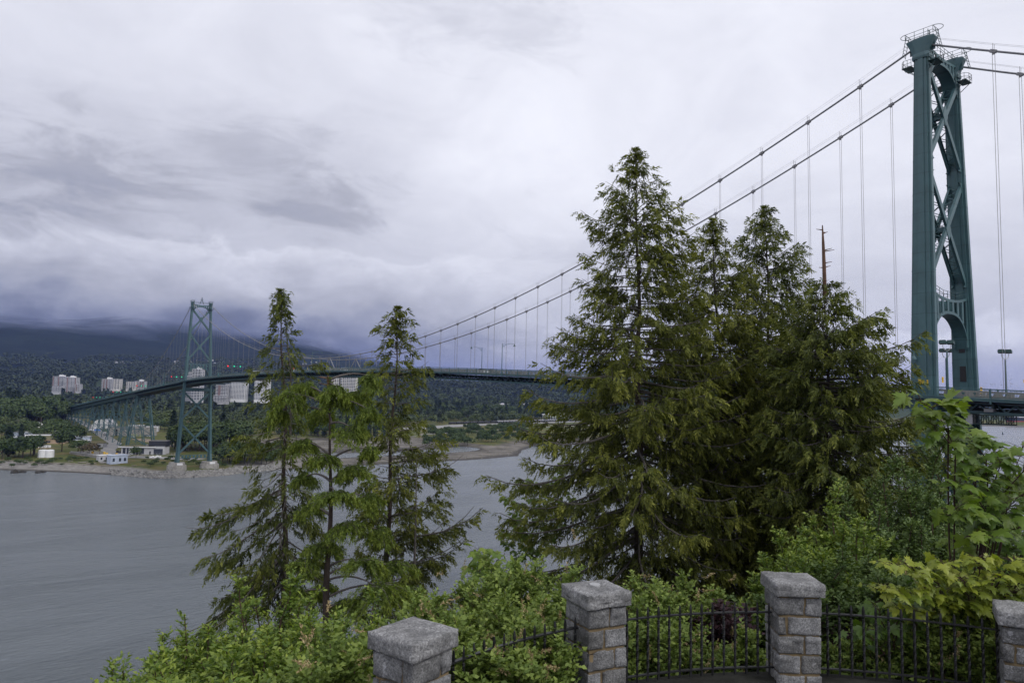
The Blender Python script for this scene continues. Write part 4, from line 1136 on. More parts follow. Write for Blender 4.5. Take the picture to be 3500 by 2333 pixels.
F_WOODS = foliage('far_mixed_woods', (.034, .050, .016), (.052, .074, .022), (.080, .104, .030), 0.1)
F_WOODC = foliage('far_conifer_woods', (.022, .034, .017), (.031, .046, .022), (.046, .062, .027), 0.05)
forest('woods', 2600, 850, 1500, -3, 75, 'mixed woods on the flat land across the inlet', 170, (12, 21), .105, F_WOODS, 'br', lambda x, y, a, r: nowater(x, y, a, r) & ~((x > -60) & (x < 75) & (y < 1150)))
forest('woods', 8000, 1400, 2500, -3, 78, 'mixed woods rising toward the hills', 80, (14, 23), .16, F_WOODS, 'br', nowater)
forest('woods', 3000, 1150, 3000, -3, 78, 'dark conifer woods on the lower hills', 70, (18, 30), .15, F_WOODC, 'con', nowater)
forest('woods', 11000, 2400, 4000, -3, 76, 'dark woods at the foot of the mountain', 30, (15, 25), .24, F_WOODC, 'br', nowater)

# ------------------------------------------------------------------ far buildings
def tower_block(u0, u1, vtop, vbase, dep, depth_m, label, wall, floors, bays, band='balcony', pent=True, turn=0.0, stripe=None):
    """apartment block: wall, window strips per floor, balconies, penthouse"""
    a = P(u0, vbase, dep); b_ = P(u1, vbase, dep); top = P(u0, vtop, dep)
    w = math.dist(a[:2], b_[:2]); h = top[2]-a[2]; c = (a+b_)/2
    t = thing('apartment_block', label, 'building', (c[0], c[1], a[2]-6), 'apartment blocks across the inlet')
    ang = -YAW+turn
    def L(x, y, z): return (c[0]+x*math.cos(ang)-y*math.sin(ang), c[1]+x*math.sin(ang)+y*math.cos(ang), a[2]+z)
    def bx(mb, x, y, z, dx, dy, dz): mb.box(L(x, y, z), (dx, dy, dz), rz=ang)
    mb = MB(); bx(mb, 0, depth_m/2, h/2-3, w, depth_m, h+6); mb.build('wall', M[wall], t)
    fh = h/floors; win = MB(); bal = MB()
    for f in range(floors):
        z = fh*(f+.55)
        for i in range(bays):
            x = -w/2+w*(i+.5)/bays; bw = w/bays*.74
            if stripe and i in stripe: continue
            bx(win, x, -.03, z, bw, .16, fh*.56)
            if band == 'balcony' and i % 2 == 0: bx(bal, x, -.8, z-fh*.36, w/bays*.96, 1.5, fh*.28)
        if band == 'slab': bx(bal, 0, -.5, z-fh*.42, w+.8, 1.2, fh*.24)
        for y in (depth_m*.25, depth_m*.7):
            for sx in (-1, 1): bx(win, sx*(w/2+.02), y, z, .16, depth_m*.24, fh*.46)
    win.build('windows', M['glass'], t)
    if len(bal.v): bal.build('balconies', M['white' if wall != 'white' else 'lgrey'], t)
    if stripe:
        s = MB()
        for i in stripe: bx(s, -w/2+w*(i+.5)/bays, -.06, h/2, w/bays*.7, .2, h*.98)
        s.build('brick_stripe', M['brick'], t)
    r = MB(); bx(r, 0, depth_m/2, h+.25, w+.5, depth_m+.5, .7); r.build('roof', M['lgrey'], t)
    if pent:
        p = MB(); bx(p, w*.08, depth_m/2, h+2.4, w*.36, depth_m*.5, 4.0); bx(p, w*.02, depth_m/2, h+4.7, w*.2, depth_m*.3, 1.6); p.build('penthouse', M['white'], t)
        an = MB(); an.tube([L(w*.1, depth_m/2, h+5), L(w*.1, depth_m/2, h+9)], .25, 4); an.build('antenna', M['steelpole'], t)
    return t
tower_block(119, 147, 864, 900, 2000, 22, 'left half of the wide white twin apartment slab at the left edge of the woods', 'lgrey', 13, 9, stripe=[0, 4])
tower_block(146, 172, 866.5, 906, 1985, 22, 'right half of the wide white twin apartment slab with brick stripes', 'lgrey', 14, 9, stripe=[2, 8], turn=.12)
tower_block(119, 139, 886, 900, 1940, 14, 'low white wing in front of the left twin slab', 'lgrey', 5, 7, pent=False)
tower_block(172, 181, 882, 898, 1975, 16, 'low brick and white block at the right foot of the twin slab', 'lgrey', 6, 4, pent=False, stripe=[1])
tower_block(233, 256, 870, 893, 2050, 20, 'middle white apartment tower with penthouse above the trees', 'lgrey', 12, 7, stripe=[1, 3])
tower_block(255.5, 274, 870, 893, 2060, 18, 'blank cream end wall joined to the middle apartment tower', 'cream', 12, 3, band='', pent=False, turn=.1)
tower_block(289, 310, 876, 893, 2080, 18, 'cream left part of the small apartment tower by the bridge cable', 'cream', 10, 4, band='', pent=False)
tower_block(309, 330, 875, 890, 2090, 18, 'right part of the small apartment tower by the bridge cable', 'lgrey', 10, 6, stripe=[3, 5])
tower_block(438, 458, 847, 918, 1500, 20, 'white balconied tower seen between the far tower legs', 'lgrey', 20, 3, band='slab', pent=True)
tower_block(420, 439, 853, 914, 1540, 18, 'grey glassy tower behind the left leg of the far tower', 'grey', 18, 5, band='slab', pent=False)
tower_block(495, 517, 884, 910, 1400, 18, 'dark red and grey apartment block below the deck right of the far tower', 'grey', 8, 8, stripe=[2, 3], pent=False)
tower_block(490, 519, 908, 921, 1390, 16, 'low block with an orange cornice right of the far tower', 'grey', 4, 9, pent=False)
tower_block(517, 529, 881, 914, 1450, 18, 'white slab tower left of the broad grid tower below the deck', 'lgrey', 11, 4, band='slab', pent=False)
tower_block(529, 561, 878, 916, 1440, 20, 'broad white and grey grid tower below the deck', 'white', 13, 9, band='', pent=False)
tower_block(583, 613, 871, 918, 1440, 20, 'white grid tower standing alone below the deck left of the thin cedar', 'white', 15, 8, band='', pent=False)
tower_block(751, 777, 845, 914, 1650, 22, 'cream left half of the twin tower below the deck at centre', 'cream', 20, 5, band='', pent=False)
tower_block(781, 816, 845, 914, 1650, 22, 'cream right half of the twin tower below the deck at centre', 'cream', 20, 8, band='balcony', pent=False)

def house(x, y, w, d, h, rz, wall, roofm, label, name='house', group=None, z=None, win=True):
    z = float(ground_h(x, y)) if z is None else z
    t = thing(name, label, 'house' if name == 'house' else 'shed', (x, y, z), group); t.rotation_euler = (0, 0, rz)
    def ob(mb, nm, m): o = mb.build(nm, m); o.parent = t; return o
    mb = MB(); mb.box((0, 0, h/2-.4), (w, d, h+.8)); mb.prism([(-d/2, h), (d/2, h), (0, h+d*.3)], 'x', -w/2, w/2); ob(mb, 'wall', M[wall])
    mb = MB()
    for s in (-1, 1): mb.add([(-w/2-.4, s*(d/2+.4), h-.15), (w/2+.4, s*(d/2+.4), h-.15), (w/2+.4, 0, h+d*.3+.12), (-w/2-.4, 0, h+d*.3+.12), (-w/2-.4, s*(d/2+.4), h+.1), (w/2+.4, s*(d/2+.4), h+.1), (w/2+.4, 0, h+d*.3+.37), (-w/2-.4, 0, h+d*.3+.37)], [(3, 2, 1, 0), (4, 5, 6, 7), (0, 1, 5, 4), (1, 2, 6, 5), (2, 3, 7, 6), (3, 0, 4, 7)])
    ob(mb, 'roof', M[roofm])
    if win:
        mb = MB()
        for s in (-1, 1):
            for k in (-.3, .28): mb.box((w*k, s*(d/2+.03), h*.55), (w*.18, .08, h*.36))
        ob(mb, 'windows', M['glass'])
    return t
# houses among the trees beyond the trestle
hl = [(465, 968, 'white', 'roof'), (480, 966, 'lgrey', 'roof'), (492, 970, 'cream', 'roof'), (504, 967, 'white', 'roof'), (518, 969, 'lgrey', 'roof'), (529, 973, 'tan', 'roof')]
for i, (u, v, wl, rf) in enumerate([(321, 951, 'white', 'roof'), (333, 949, 'lgrey', 'roof'), (345, 953, 'white', 'roof'), (338, 962, 'cream', 'roof'), (352, 966, 'lgrey', 'tan'), (326, 966, 'white', 'lgrey'), (364, 953, 'lgrey', 'roof'), (312, 946, 'white', 'roof')]):
    x, y = at(u, v, 6); house(x, y, 11, 8, 4.5, random.uniform(-.6, .6), wl, rf, 'small pale house with a grey roof seen between the trestle legs', group='houses behind the trestle')
x, y = at(549, 930, 9); house(x, y, 22, 12, 5, .2, 'white', 'white', 'white-roofed hall among the trees right of the far tower')
x, y = at(1273, 951, 8); house(x, y, 17, 11, 5, .1, 'brick', 'roof', 'dark brick house with white trim behind the tank cars')
x, y = at(1221, 949, 9); house(x, y, 26, 16, 7, -.3, 'tan', 'tan', 'big tan-roofed house left of the arena')
# specks of houses on the mountain side and town beyond
def hit(u, v):
    a = P(u, v, 1.0)-CAM
    for k in range(1200, 9000, 40):
        q = CAM+a*k
        if float(ground_h(q[0], q[1])) > q[2]-12: return q
    return None
proto_h = house(0, 0, 16, 11, 7, 0, 'lgrey', 'grey', 'x', group='houses on the mountain side', z=0, win=False)
first = True
def speck(x, y, s, label, group):
    global first
    z = float(ground_h(x, y))
    o = proto_h if first else copy_tree(proto_h)
    first = False
    o.location = (x, y, z+1); o.rotation_euler = (0, 0, random.random()*3); o.scale = (s, s, s); o['label'] = label; o['group'] = group
for (u0, u1, v0, v1, n, dep) in ((225, 335, 826, 834, 26, 3900), (395, 540, 822, 838, 38, 3900), (545, 730, 828, 840, 26, 3800)):
    for i in range(n):
        u = random.uniform(u0, u1); p = hit(u, random.triangular(v0, v1)); 
        if p is not None: speck(p[0], p[1], random.uniform(.3, .65), 'tiny white house on the dark mountain side', 'houses on the mountain side')
for i in range(34):
    u = random.uniform(1090, 1230); dp = random.uniform(1500, 2300); p = P(u, 900, dp)
    if p[1] > shore_y(p[0])+300: speck(p[0], p[1], random.uniform(.9, 1.6), 'small pale building among the trees below the middle of the deck', 'town buildings below the deck')
for i in range(44):
    u = random.uniform(2246, 2345); p = hit(u, random.uniform(868, 900))
    if p is not None: speck(p[0], p[1], random.uniform(.3, .6), 'tiny pale building on the hazy hill at the far right', 'buildings on the far right hill')
# arena
x, y = at(1286, 963, 8); t = thing('arena', 'wide arena with a white folded roof and pale green walls behind the train', 'arena', (x, y, 7)); t.rotation_euler = (0, 0, -YAW-.25)
def ob(mb, nm, m, par): o = mb.build(nm, m); o.parent = par; return o
mb = MB(); mb.box((0, 0, 2.5), (66, 40, 6)); ob(mb, 'base_wall', M['glass'], t)
mb = MB(); mb.box((0, 0, 8), (68, 42, 5.6)); ob(mb, 'wall', mat('pale_green_wall', (.38, .42, .34), .8), t)
mb = MB(); mb.loft([[(-36, -22, 10.9), (36, -22, 10.9), (36, 22, 10.9), (-36, 22, 10.9)], [(-35, -22, 12.2), (35, -22, 12.2), (35, 22, 12.2), (-35, 22, 12.2)], [(-14, -4, 15.2), (20, -4, 15.2), (20, 6, 15.2), (-14, 6, 15.2)]]); mb.prism([(-9, 12.2), (3, 15), (15, 12.2)], 'y', -22.5, 2); ob(mb, 'roof', M['white'], t)
mb = MB()
for i in range(13): mb.box((-33+5.5*i, -21.1, 5), (.5, .4, 10))
ob(mb, 'mullion', M['white'], t)
# train: black tank cars, then grey-topped wagons
def rail_xy(q): return np.interp(q, [0, 1], [533, 985]), np.interp(q, [0, 1], [975, 1066])
def wagon(i, n, tank, label, group):
    q = (i+.5)/n; x, y = rail_xy(q); z = float(ground_h(x, y))+1.0; a = math.atan2(91, 452)
    t = thing('tank_wagon' if tank else 'covered_wagon', label, 'train car', (x, y, z), group); t.rotation_euler = (0, 0, a)
    L = 452/n*1.01-1.2
    mb = MB(); mb.box((0, 0, .9), (L, 2.6, .5)); ob(mb, 'chassis', M['black'], t)
    mb = MB()
    if tank:
        k = [(-L/2+.2, .9), (-L/2+.6, 1.45), (L/2-.6, 1.45), (L/2-.2, .9)]; mb.tube([(a_, 0, 2.6) for a_, r in k], [r for a_, r in k], 12); mb.tube([(0, 0, 3.9), (0, 0, 4.5)], .6, 8); ob(mb, 'tank', M['tank'], t)
        mb = MB(); mb.box((0, 0, 4.15), (3.5, 1.8, .12)); mb.bar((0, -1.6, 1.2), (0, -1.4, 4.2), .12); ob(mb, 'walkway', M['grey'], t)
    else:
        mb.box((0, 0, 2.5), (L, 3.0, 2.8)); ob(mb, 'body', M['charcoal'], t); mb = MB(); mb.prism([(-1.6, 3.9), (1.6, 3.9), (.9, 4.5), (-.9, 4.5)], 'x', -L/2-.1, L/2+.1); ob(mb, 'roof', M['lgrey'], t)
        mb = MB()
        for kx in (-.3, .1, .35): mb.box((L*kx, -1.52, 2.7), (L*.1, .06, .8))
        ob(mb, 'panel', M['lgrey'], t)
    for sx in (-1, 1):
        mb = MB()
        for w in (-.9, .9):
            for sy in (-.75, .75): mb.tube([(sx*(L/2-2.4)+w, sy-.06, .45), (sx*(L/2-2.4)+w, sy+.06, .45)], .45, 8)
        ob(mb, 'wheel_set', M['black'], t)
NW = 26
for i in range(NW):
    wagon(i, NW, i < 7, 'black tank wagon in the dark left part of the train' if i < 7 else 'grey-roofed wagon in the pale right part of the train', 'black tank wagons' if i < 7 else 'grey-roofed wagons')

# pump house
px_, py_ = at(331, 1041, 4.7); t = thing('pump_house', 'white flat-roofed pump house with a mossy roof and a charcoal box on top', 'building', (px_, py_, 4.3)); t.rotation_euler = (0, 0, -.50)
mb = MB(); mb.box((-3, 0, 2.7), (25, 13, 6.2)); mb.box((13.5, 0, 3.1), (8, 13, 7.0)); ob(mb, 'wall', M['lgrey'], t)
mb = MB(); mb.box((-3.4, -.4, 6.15), (28, 15, .7)); ob(mb, 'roof_slab', M['white'], t)
mb = MB(); mb.box((-3.6, .3, 6.52), (26, 13, .1)); ob(mb, 'moss_roof', M['mossroof'], t)
mb = MB(); mb.box((11.2, 1.2, 8.6), (13.5, 10.5, 4.6)); ob(mb, 'roof_box', M['charcoal'], t)
mb = MB(); mb.box((11.2, 1.2, 10.96), (13.9, 10.9, .2)); ob(mb, 'roof_box_lid', M['roof'], t)
mb = MB()
for x, w in ((-13.2, 2.0), (-10.5, 1.4), (-4, 4.6), (1, 2)): mb.box((x, -6.54, 3), (w, .12, 4.6))
mb.box((12.8, -6.55, 2.5), (7, .14, 4.6)); ob(mb, 'window', M['glass'], t)
for x in (-.3, 6.6): mb = MB(); mb.box((x, -6.58, 1.5), (1.2, .14, 2.6)); ob(mb, 'door', M['charcoal'], t)
mb = MB(); mb.tube([(2, 0, 6.6), (2, 0, 8.2)], .45, 8); mb.box((2, 0, 7.0), (1.6, 1.6, .8)); ob(mb, 'roof_vent', M['steelpole'], t)
# fence before the pump house
t = thing('wire_fence', 'low grey wire fence in front of the white pump house', 'fence', (px_, py_-12, 4)); t.rotation_euler = (0, 0, -.50)
mb = MB()
for i in range(19): mb.bar((-18+2.3*i, 0, 0), (-18+2.3*i, 0, 2.2), .12)
ob(mb, 'post', M['grey'], t); mb = MB(); mb.box((2.5, 0, 1.0), (41, .05, .06)); mb.box((2.5, 0, 2.1), (41, .05, .06)); mb.box((2.5, 0, .35), (41, .12, .7)); ob(mb, 'rail', M['grey'], t)
t = thing('screen_fence', 'dark screened fence beside the gravel road near the pump house', 'fence', (-19, 603, 4.2)); t.rotation_euler = (0, 0, -1.05)
mb = MB(); mb.box((0, 0, 1.2), (26, .12, 2.3)); ob(mb, 'screen', M['charcoal'], t); mb = MB()
for i in range(8): mb.bar((-13+3.7*i, -.1, 0), (-13+3.7*i, -.1, 2.9), .16)
ob(mb, 'post', M['grey'], t)
t = thing('traffic_barrel', 'bright orange barrel by the screened fence', 'barrel', (-12, 612, 4.6)); mb = MB(); mb.tube([(0, 0, 0), (0, 0, .5), (0, 0, 1.8)], [.7, .6, .5], 10); ob(mb, 'body', M['orange'], t)
mb = MB(); mb.tube([(0, 0, .9), (0, 0, 1.2)], .58, 10); ob(mb, 'reflective_band', M['white'], t)

# concrete shed / old footing, dome shelter, sheds, tanks
x, y = at(304, 1001, 5); t = thing('concrete_block_building', 'weathered roofless concrete block building under the trestle', 'building', (x, y, 4.5)); t.rotation_euler = (0, 0, -.62)
mb = MB(); mb.box((0, -6.9, 5.2), (46, .8, 11)); mb.box((0, 6.9, 5.2), (46, .8, 11)); mb.box((-22.6, 0, 5.2), (.8, 13, 11)); mb.box((22.6, 0, 5.2), (.8, 13, 11)); ob(mb, 'wall', M['concrete'], t)
mb = MB(); mb.box((-14, -7.35, 4.5), (2.2, .1, 8)); mb.box((-22.6+.0, -3, 4.2), (.9, 2.2, 7)); ob(mb, 'opening_shade', M['black'], t)  # black slabs standing for the shade inside the wall openings
mb = MB(); mb.box((4, -7.36, 1.8), (11, .08, 2.4)); mb.box((13, -7.36, 1.9), (4, .09, 2.2)); ob(mb, 'graffiti', mat('faded_yellow_green_graffiti', (.36, .37, .16), .9, var=.5, vscale=.8), t)
x, y = at(231, 984, 6); t = thing('dome_shelter', 'white round-topped fabric shelter under the viaduct', 'shelter', (x, y, 5.3)); t.rotation_euler = (0, 0, -.5)
mb = MB(); n = 14; o1 = [(10.5*math.cos(PI*i/n), 1.5+11*math.sin(PI*i/n)) for i in range(n+1)]; mb.prism(o1+[(-10.5, 0), (10.5, 0)], 'y', -.2, 0); ob(mb, 'end_wall', M['white'], t)
mb = MB(); mb.prism([(x_*1.02, z_*1.02) for x_, z_ in o1]+[(-10.8, 0), (10.8, 0)], 'y', .01, 26); ob(mb, 'fabric_roof', M['grey'], t)
mb = MB(); mb.box((3, -.3, 2.2), (5, .15, 4.4)); ob(mb, 'door', M['grey'], t)
def shed(u, v, w, d, h, rz, wall, roofm, label, z=4.3, flat=True, name='shed'):
    x, y = at(u, v, z); t = thing(name, label, 'shed', (x, y, float(ground_h(x, y))-.2)); t.rotation_euler = (0, 0, rz)
    mb = MB(); mb.box((0, 0, h/2), (w, d, h)); ob(mb, 'wall', M[wall], t)
    mb = MB()
    if flat: mb.box((0, 0, h+.15), (w+.7, d+.7, .4))
    else: mb.prism([(-d/2-.4, h), (d/2+.4, h), (0, h+d*.22)], 'x', -w/2-.4, w/2+.4)
    ob(mb, 'roof', M[roofm], t)
    mb = MB()
    for k in (-.32, .05, .34): mb.box((w*k, -d/2-.03, h*.5), (w*.13, .1, h*.4))
    ob(mb, 'window', M['glass'], t); return t
shed(269, 1061, 11.5, 7, 6.0, .2, 'sheetblue', 'sheetblue', 'pale blue metal shed beside the settling tanks above the beach')
shed(240, 1056, 9.5, 5, 4.4, .2, 'lgrey', 'white', 'small white shed at the near end of the settling tanks')
shed(47, 1003, 20, 10, 4.6, -.3, 'sheetblue', 'lgrey', 'pale blue flat-roofed shed among the dark trees at left')
shed(113, 1012, 72, 10, 3.6, -.30, 'sheetblue', 'lgrey', 'long low white-roofed shed in front of the plum tree')
shed(85, 1016, 24, 13, 4.5, -.3, 'white', 'lgrey', 'white gabled shed left of the brown-roofed shed', flat=False)
shed(110, 1019, 30, 15, 4.2, -.3, 'tan', 'mossroof', 'brown mossy-roofed shed in front of the long white roof', flat=False)
shed(97, 984, 16, 9, 5, .3, 'white', 'white', 'white gabled shed between the round trees', flat=False)
shed(139, 1000, 9, 6, 4, .1, 'white', 'white', 'small white box shed beside the plum tree')
shed(193, 1019, 11, 6, 3, -.3, 'lgrey', 'white', 'little white kiosk at the head of the settling tanks')
shed(210, 1028, 22, 10, 4.0, -.45, 'grey', 'mossroof', 'dark mossy-roofed shed at the head of the settling tanks')
shed(330, 985, 34, 14, 4.5, -.4, 'lgrey', 'lgrey', 'long pale industrial roof behind the trestle', z=5.5)
shed(349, 991, 14, 9, 6, -.4, 'white', 'white', 'white box building behind the right trestle leg', z=5.5)
for i, u in enumerate((98, 113)):
    x, y = at(u, 1049, 4); t = thing('storage_tank', ('left' if i == 0 else 'right')+' squat white tank at the foot of the white sheds', 'tank', (x, y, 3.6)); mb = MB(); mb.tube([(0, 0, 0), (0, 0, 5.4), (0, 0, 6.0)], [3.3, 3.3, 2.4], 14); ob(mb, 'tank_wall', M['white'], t); mb = MB(); mb.tube([(0, 0, 6.0), (0, 0, 6.3)], 1.0, 8); mb.box((2.9, -1.9, 3), (.5, .4, 6)); ob(mb, 'hatch_and_ladder', M['grey'], t)
for i, u in enumerate((93, 101, 109)):
    x, y = at(u, 1029, 4); t = thing('storage_box', 'low white container in the row behind the two squat tanks', 'container', (x, y, 3.8), 'white containers behind the tanks'); mb = MB(); mb.box((0, 0, 1.4), (5, 2.4, 2.8)); ob(mb, 'box', M['white'], t); mb = MB(); mb.box((0, -1.23, 1.3), (1.2, .08, 2.1)); ob(mb, 'door', M['grey'], t)
# settling tanks
x, y = at(229, 1047, 4); t = thing('settling_tanks', 'row of dark rectangular settling tanks with pale walkways above the beach', 'water works', (x, y, 3.6)); t.rotation_euler = (0, 0, .28)
mb = MB()
for yy_ in (-22, -11, 0, 11, 22, 33): mb.box((0, yy_, 1.1), (17, .7, 2.4))
for xx_ in (-8.5, 0, 8.5): mb.box((xx_, 5.5, 1.0), (.6, 55, 2.2))
ob(mb, 'tank_wall', M['concrete'], t); mb = MB(); mb.box((0, 5.5, .6), (16.4, 54.5, .3)); ob(mb, 'tank_water', M['charcoal'], t)
mb = MB()
for yy_ in (-22, -11, 0, 11): mb.box((0, yy_-.2, 2.5), (17.5, .08, .1)); mb.box((0, yy_-.2, 3.2), (17.5, .08, .1))
mb.box((-8.9, 4, 2.7), (.5, 52, .35)); ob(mb, 'pipe_rail', M['lgrey'], t)
for dx, dy in ((-1, -14), (1.5, -4), (-2, 8), (3.5, -20)):
    k = MB(); k.box((dx, dy, 3), (1.3, 1.3, 1.9)); ob(k, 'hopper', M['yellow'], t)
# vehicles, tents and people on the gravel road
x, y = at(243, 999.5, 5.2); t = thing('concrete_mixer_truck', 'white concrete mixer truck on the gravel road', 'truck', (x, y, 5.2)); t.rotation_euler = (0, 0, -1.2)
mb = MB(); mb.box((3.6, 0, 1.9), (2.0, 2.4, 2.4)); ob(mb, 'cab', M['carwhite'], t); mb = MB(); mb.tube([(2.2, 0, 2.0), (.8, 0, 2.5), (-2.2, 0, 2.9), (-3.9, 0, 3.3)], [.6, 1.25, 1.25, .55], 12); ob(mb, 'drum', M['lgrey'], t)
mb = MB(); mb.box((-.3, 0, .9), (8.6, 2.2, .5)); ob(mb, 'chassis', M['charcoal'], t)
for wx in (3.4, -1.6, -3.0):
    for s in (-1, 1): mb = MB(); mb.tube([(wx, s*.8, .5), (wx, s*1.2, .5)], .52, 10); ob(mb, 'wheel', M['black'], t)
for u, v, m, lb in ((210, 989, 'white', 'white canopy tent on the gravel road'), (223, 989.5, 'blue', 'blue canopy tent beside the white one')):
    x, y = at(u, v+3, 5.3); t = thing('canopy_tent', lb, 'tent', (x, y, 5.3)); mb = MB()
    mb.loft([[(-3.2, -3, 2.2), (3.2, -3, 2.2), (3.2, 3, 2.2), (-3.2, 3, 2.2)], [(-3.2, -3, 2.6), (3.2, -3, 2.6), (3.2, 3, 2.6), (-3.2, 3, 2.6)], [(-.2, -.2, 4.1), (.2, -.2, 4.1), (.2, .2, 4.1), (-.2, .2, 4.1)]]); ob(mb, 'canopy', M[m], t); mb = MB()
    for sx in (-3.1, 3.1):
        for sy in (-2.9, 2.9): mb.bar((sx, sy, 0), (sx, sy, 2.3), .1)
    ob(mb, 'leg', M['steelpole'], t)
for i, (u, v) in enumerate(((214, 996), (217, 995), (221, 996))):
    x, y = at(u, v, 5.3); person(x, y, 5.3, 'person in dark clothes standing beside the canopy tents', M['navy'], random.random()*6)['group'] = 'people by the canopy tents'
for u, v, m, lb, rz in ((230.5, 993, 'silver', 'silver car parked right of the blue tent', -1.3), (206, 963, 'carwhite', 'white car parked beside the dome shelter road', .2), (171, 952, 'silver', 'small silver car far up the gravel road', 1.5), (164, 948, 'carwhite', 'small white car at the far end of the gravel road', 1.5), (303, 1004, 'carwhite', 'white car parked between concrete block building and pump house', .3), (334, 1003, 'cardark', 'dark car parked behind the charcoal roof box', .2), (342, 1003, 'silver', 'silver car parked behind the charcoal roof box', .2), (330, 994, 'carwhite', 'white car in the yard behind the trestle leg', .3)):
    x, y = at(u, v, 5.3); car(x, y, float(ground_h(x, y))+.1, rz, 4.6, 1.9, 1.6, M[m], lb)
x, y = at(318, 1010, 5); 
for i, (u, v) in enumerate(((346, 1051), (351, 1050), (356, 1051), (361, 1049), (367, 1050))):
    x, y = at(u, v, 4.2); t = thing('sandbag', 'white bulk bag lying on the grass left of the far tower', 'bag', (x, y, 4.1), 'white bulk bags by the far tower'); mb = MB(); rr = lambda z, r: [(r*1.2*math.cos(2*PI*k/9), r*math.sin(2*PI*k/9), z) for k in range(9)]; mb.loft([rr(0, .8), rr(.5, 1.0), rr(1.0, .9), rr(1.3, .5)]); ob(mb, 'bag', M['white'], t)
# utility poles
for u, v, h, lb in ((40, 1000, 17, 'wooden utility pole at left among the dark trees'), (93, 985, 14, 'wooden utility pole between the round trees'), (193, 1004, 20, 'bare wooden pole left of the canopy tents'), (289, 972, 30, 'tall wooden pole in front of the trestle'), (206, 995, 12, 'thin white pole beside the canopy tents'), (228, 1050, 8, 'thin pole at the settling tanks'), (1073, 972, 15, 'utility pole at the left end of the train'), (1188, 969, 16, 'utility pole before the middle of the train'), (1330, 962, 16, 'utility pole beside the arena')):
    x, y = at(u, v, 5); z = float(ground_h(x, y)); t = thing('utility_pole', lb, 'pole', (x, y, z)); mb = MB(); mb.tube([(0, 0, -.5), (0, 0, h)], [.24, .15], 6); ob(mb, 'shaft', M['pole'], t); mb = MB(); mb.box((0, 0, h-.8), (2.4, .15, .15)); mb.box((.7, 0, h-.6), (.2, .2, .3)); mb.box((-.7, 0, h-.6), (.2, .2, .3)); ob(mb, 'crossarm', M['pole'], t)

# riprap, driftwood, shore boulders
def rock_arrays(n, xs, ys, zs, sz):
    base = bmesh.new(); bmesh.ops.create_icosphere(base, subdivisions=1, radius=1); bv = np.array([v.co[:] for v in base.verts]); bf = np.array([[v.index for v in f.verts] for f in base.faces]); base.free()
    k = len(bv); sc = sz[:, None]*(.6+.7*RNG.random((n, 3)))
    q = nrm(RNG.normal(size=(n, 4))); w, x, y, z = q.T
    Rm = np.stack([1-2*(y*y+z*z), 2*(x*y-z*w), 2*(x*z+y*w), 2*(x*y+z*w), 1-2*(x*x+z*z), 2*(y*z-x*w), 2*(x*z-y*w), 2*(y*z+x*w), 1-2*(x*x+y*y)], -1).reshape(n, 3, 3)
    V = bv[None]*sc[:, None]*(.8+.4*RNG.random((n, k, 1))); V = np.einsum('nij,nkj->nki', Rm, V)+np.stack([xs, ys, zs], -1)[:, None]
    return V.reshape(-1, 3), (bf[None]+(np.arange(n)*k)[:, None, None]).reshape(-1, 3)
M['rock'] = mat('grey_riprap_rock', (0.17, 0.165, 0.155), 0.95, var=0.55, vscale=0.35)
n = 2600; xs = -46+112*RNG.random(n); off = RNG.random(n); ys = shore_y(xs)-1.5+10*off; V, F = rock_arrays(n, xs, ys, -.3+3.4*off+.2*RNG.random(n), .35+.75*RNG.random(n))
tag(np_mesh('riprap', V, F, M['rock']), 'grey rock armour along the point under the far tower', kind='stuff')
n = 900; xs = 120+230*RNG.random(n); ys = shore_y(xs)+4+250*RNG.random(n); V, F = rock_arrays(n, xs, ys, ground_h(xs, ys)+.05, .2+.35*RNG.random(n))
tag(np_mesh('cobbles', V, F, M['rock']), 'scattered cobbles on the river mouth gravel bars', kind='stuff')
for i in range(34):
    x = random.uniform(-135, -20) if i < 20 else random.uniform(150, 330); y = float(shore_y(x))+(random.uniform(38, 52) if i < 20 else random.uniform(90, 130)); z = float(ground_h(x, y)); a = random.uniform(-.5, .5); L = random.uniform(3, 9)
    mb = MB(); mb.tube([(x-L/2*math.cos(a), y-L/2*math.sin(a), z+.3), (x, y, z+.4), (x+L/2*math.cos(a), y+L/2*math.sin(a), z+.3)], [.34, .3, .2], 6)
    tag(mb.build('driftwood_log', M['wood']), 'silvered driftwood log lying along the beach top' if i < 20 else 'silvered driftwood log on the river mouth gravel', 'log', 'driftwood logs on the beach' if i < 20 else 'driftwood logs on the gravel bars')
for u, v, s, lb in ((43, 1085, 3.6, 'dark weedy boulder standing in the water at far left'), (92, 1085, 3.0, 'dark boulder at the water edge right of the weedy one')):
    x, y = at(u, v, 0); V, F = rock_arrays(7, x+s*(RNG.random(7)-.5)*2.2, y+s*(RNG.random(7)-.5), np.full(7, .1), s*(.3+.3*RNG.random(7))); tag(np_mesh('boulder', V, F, mat('wet_weedy_rock', (.022, .02, .016), .8, var=.4)), lb, 'rock')

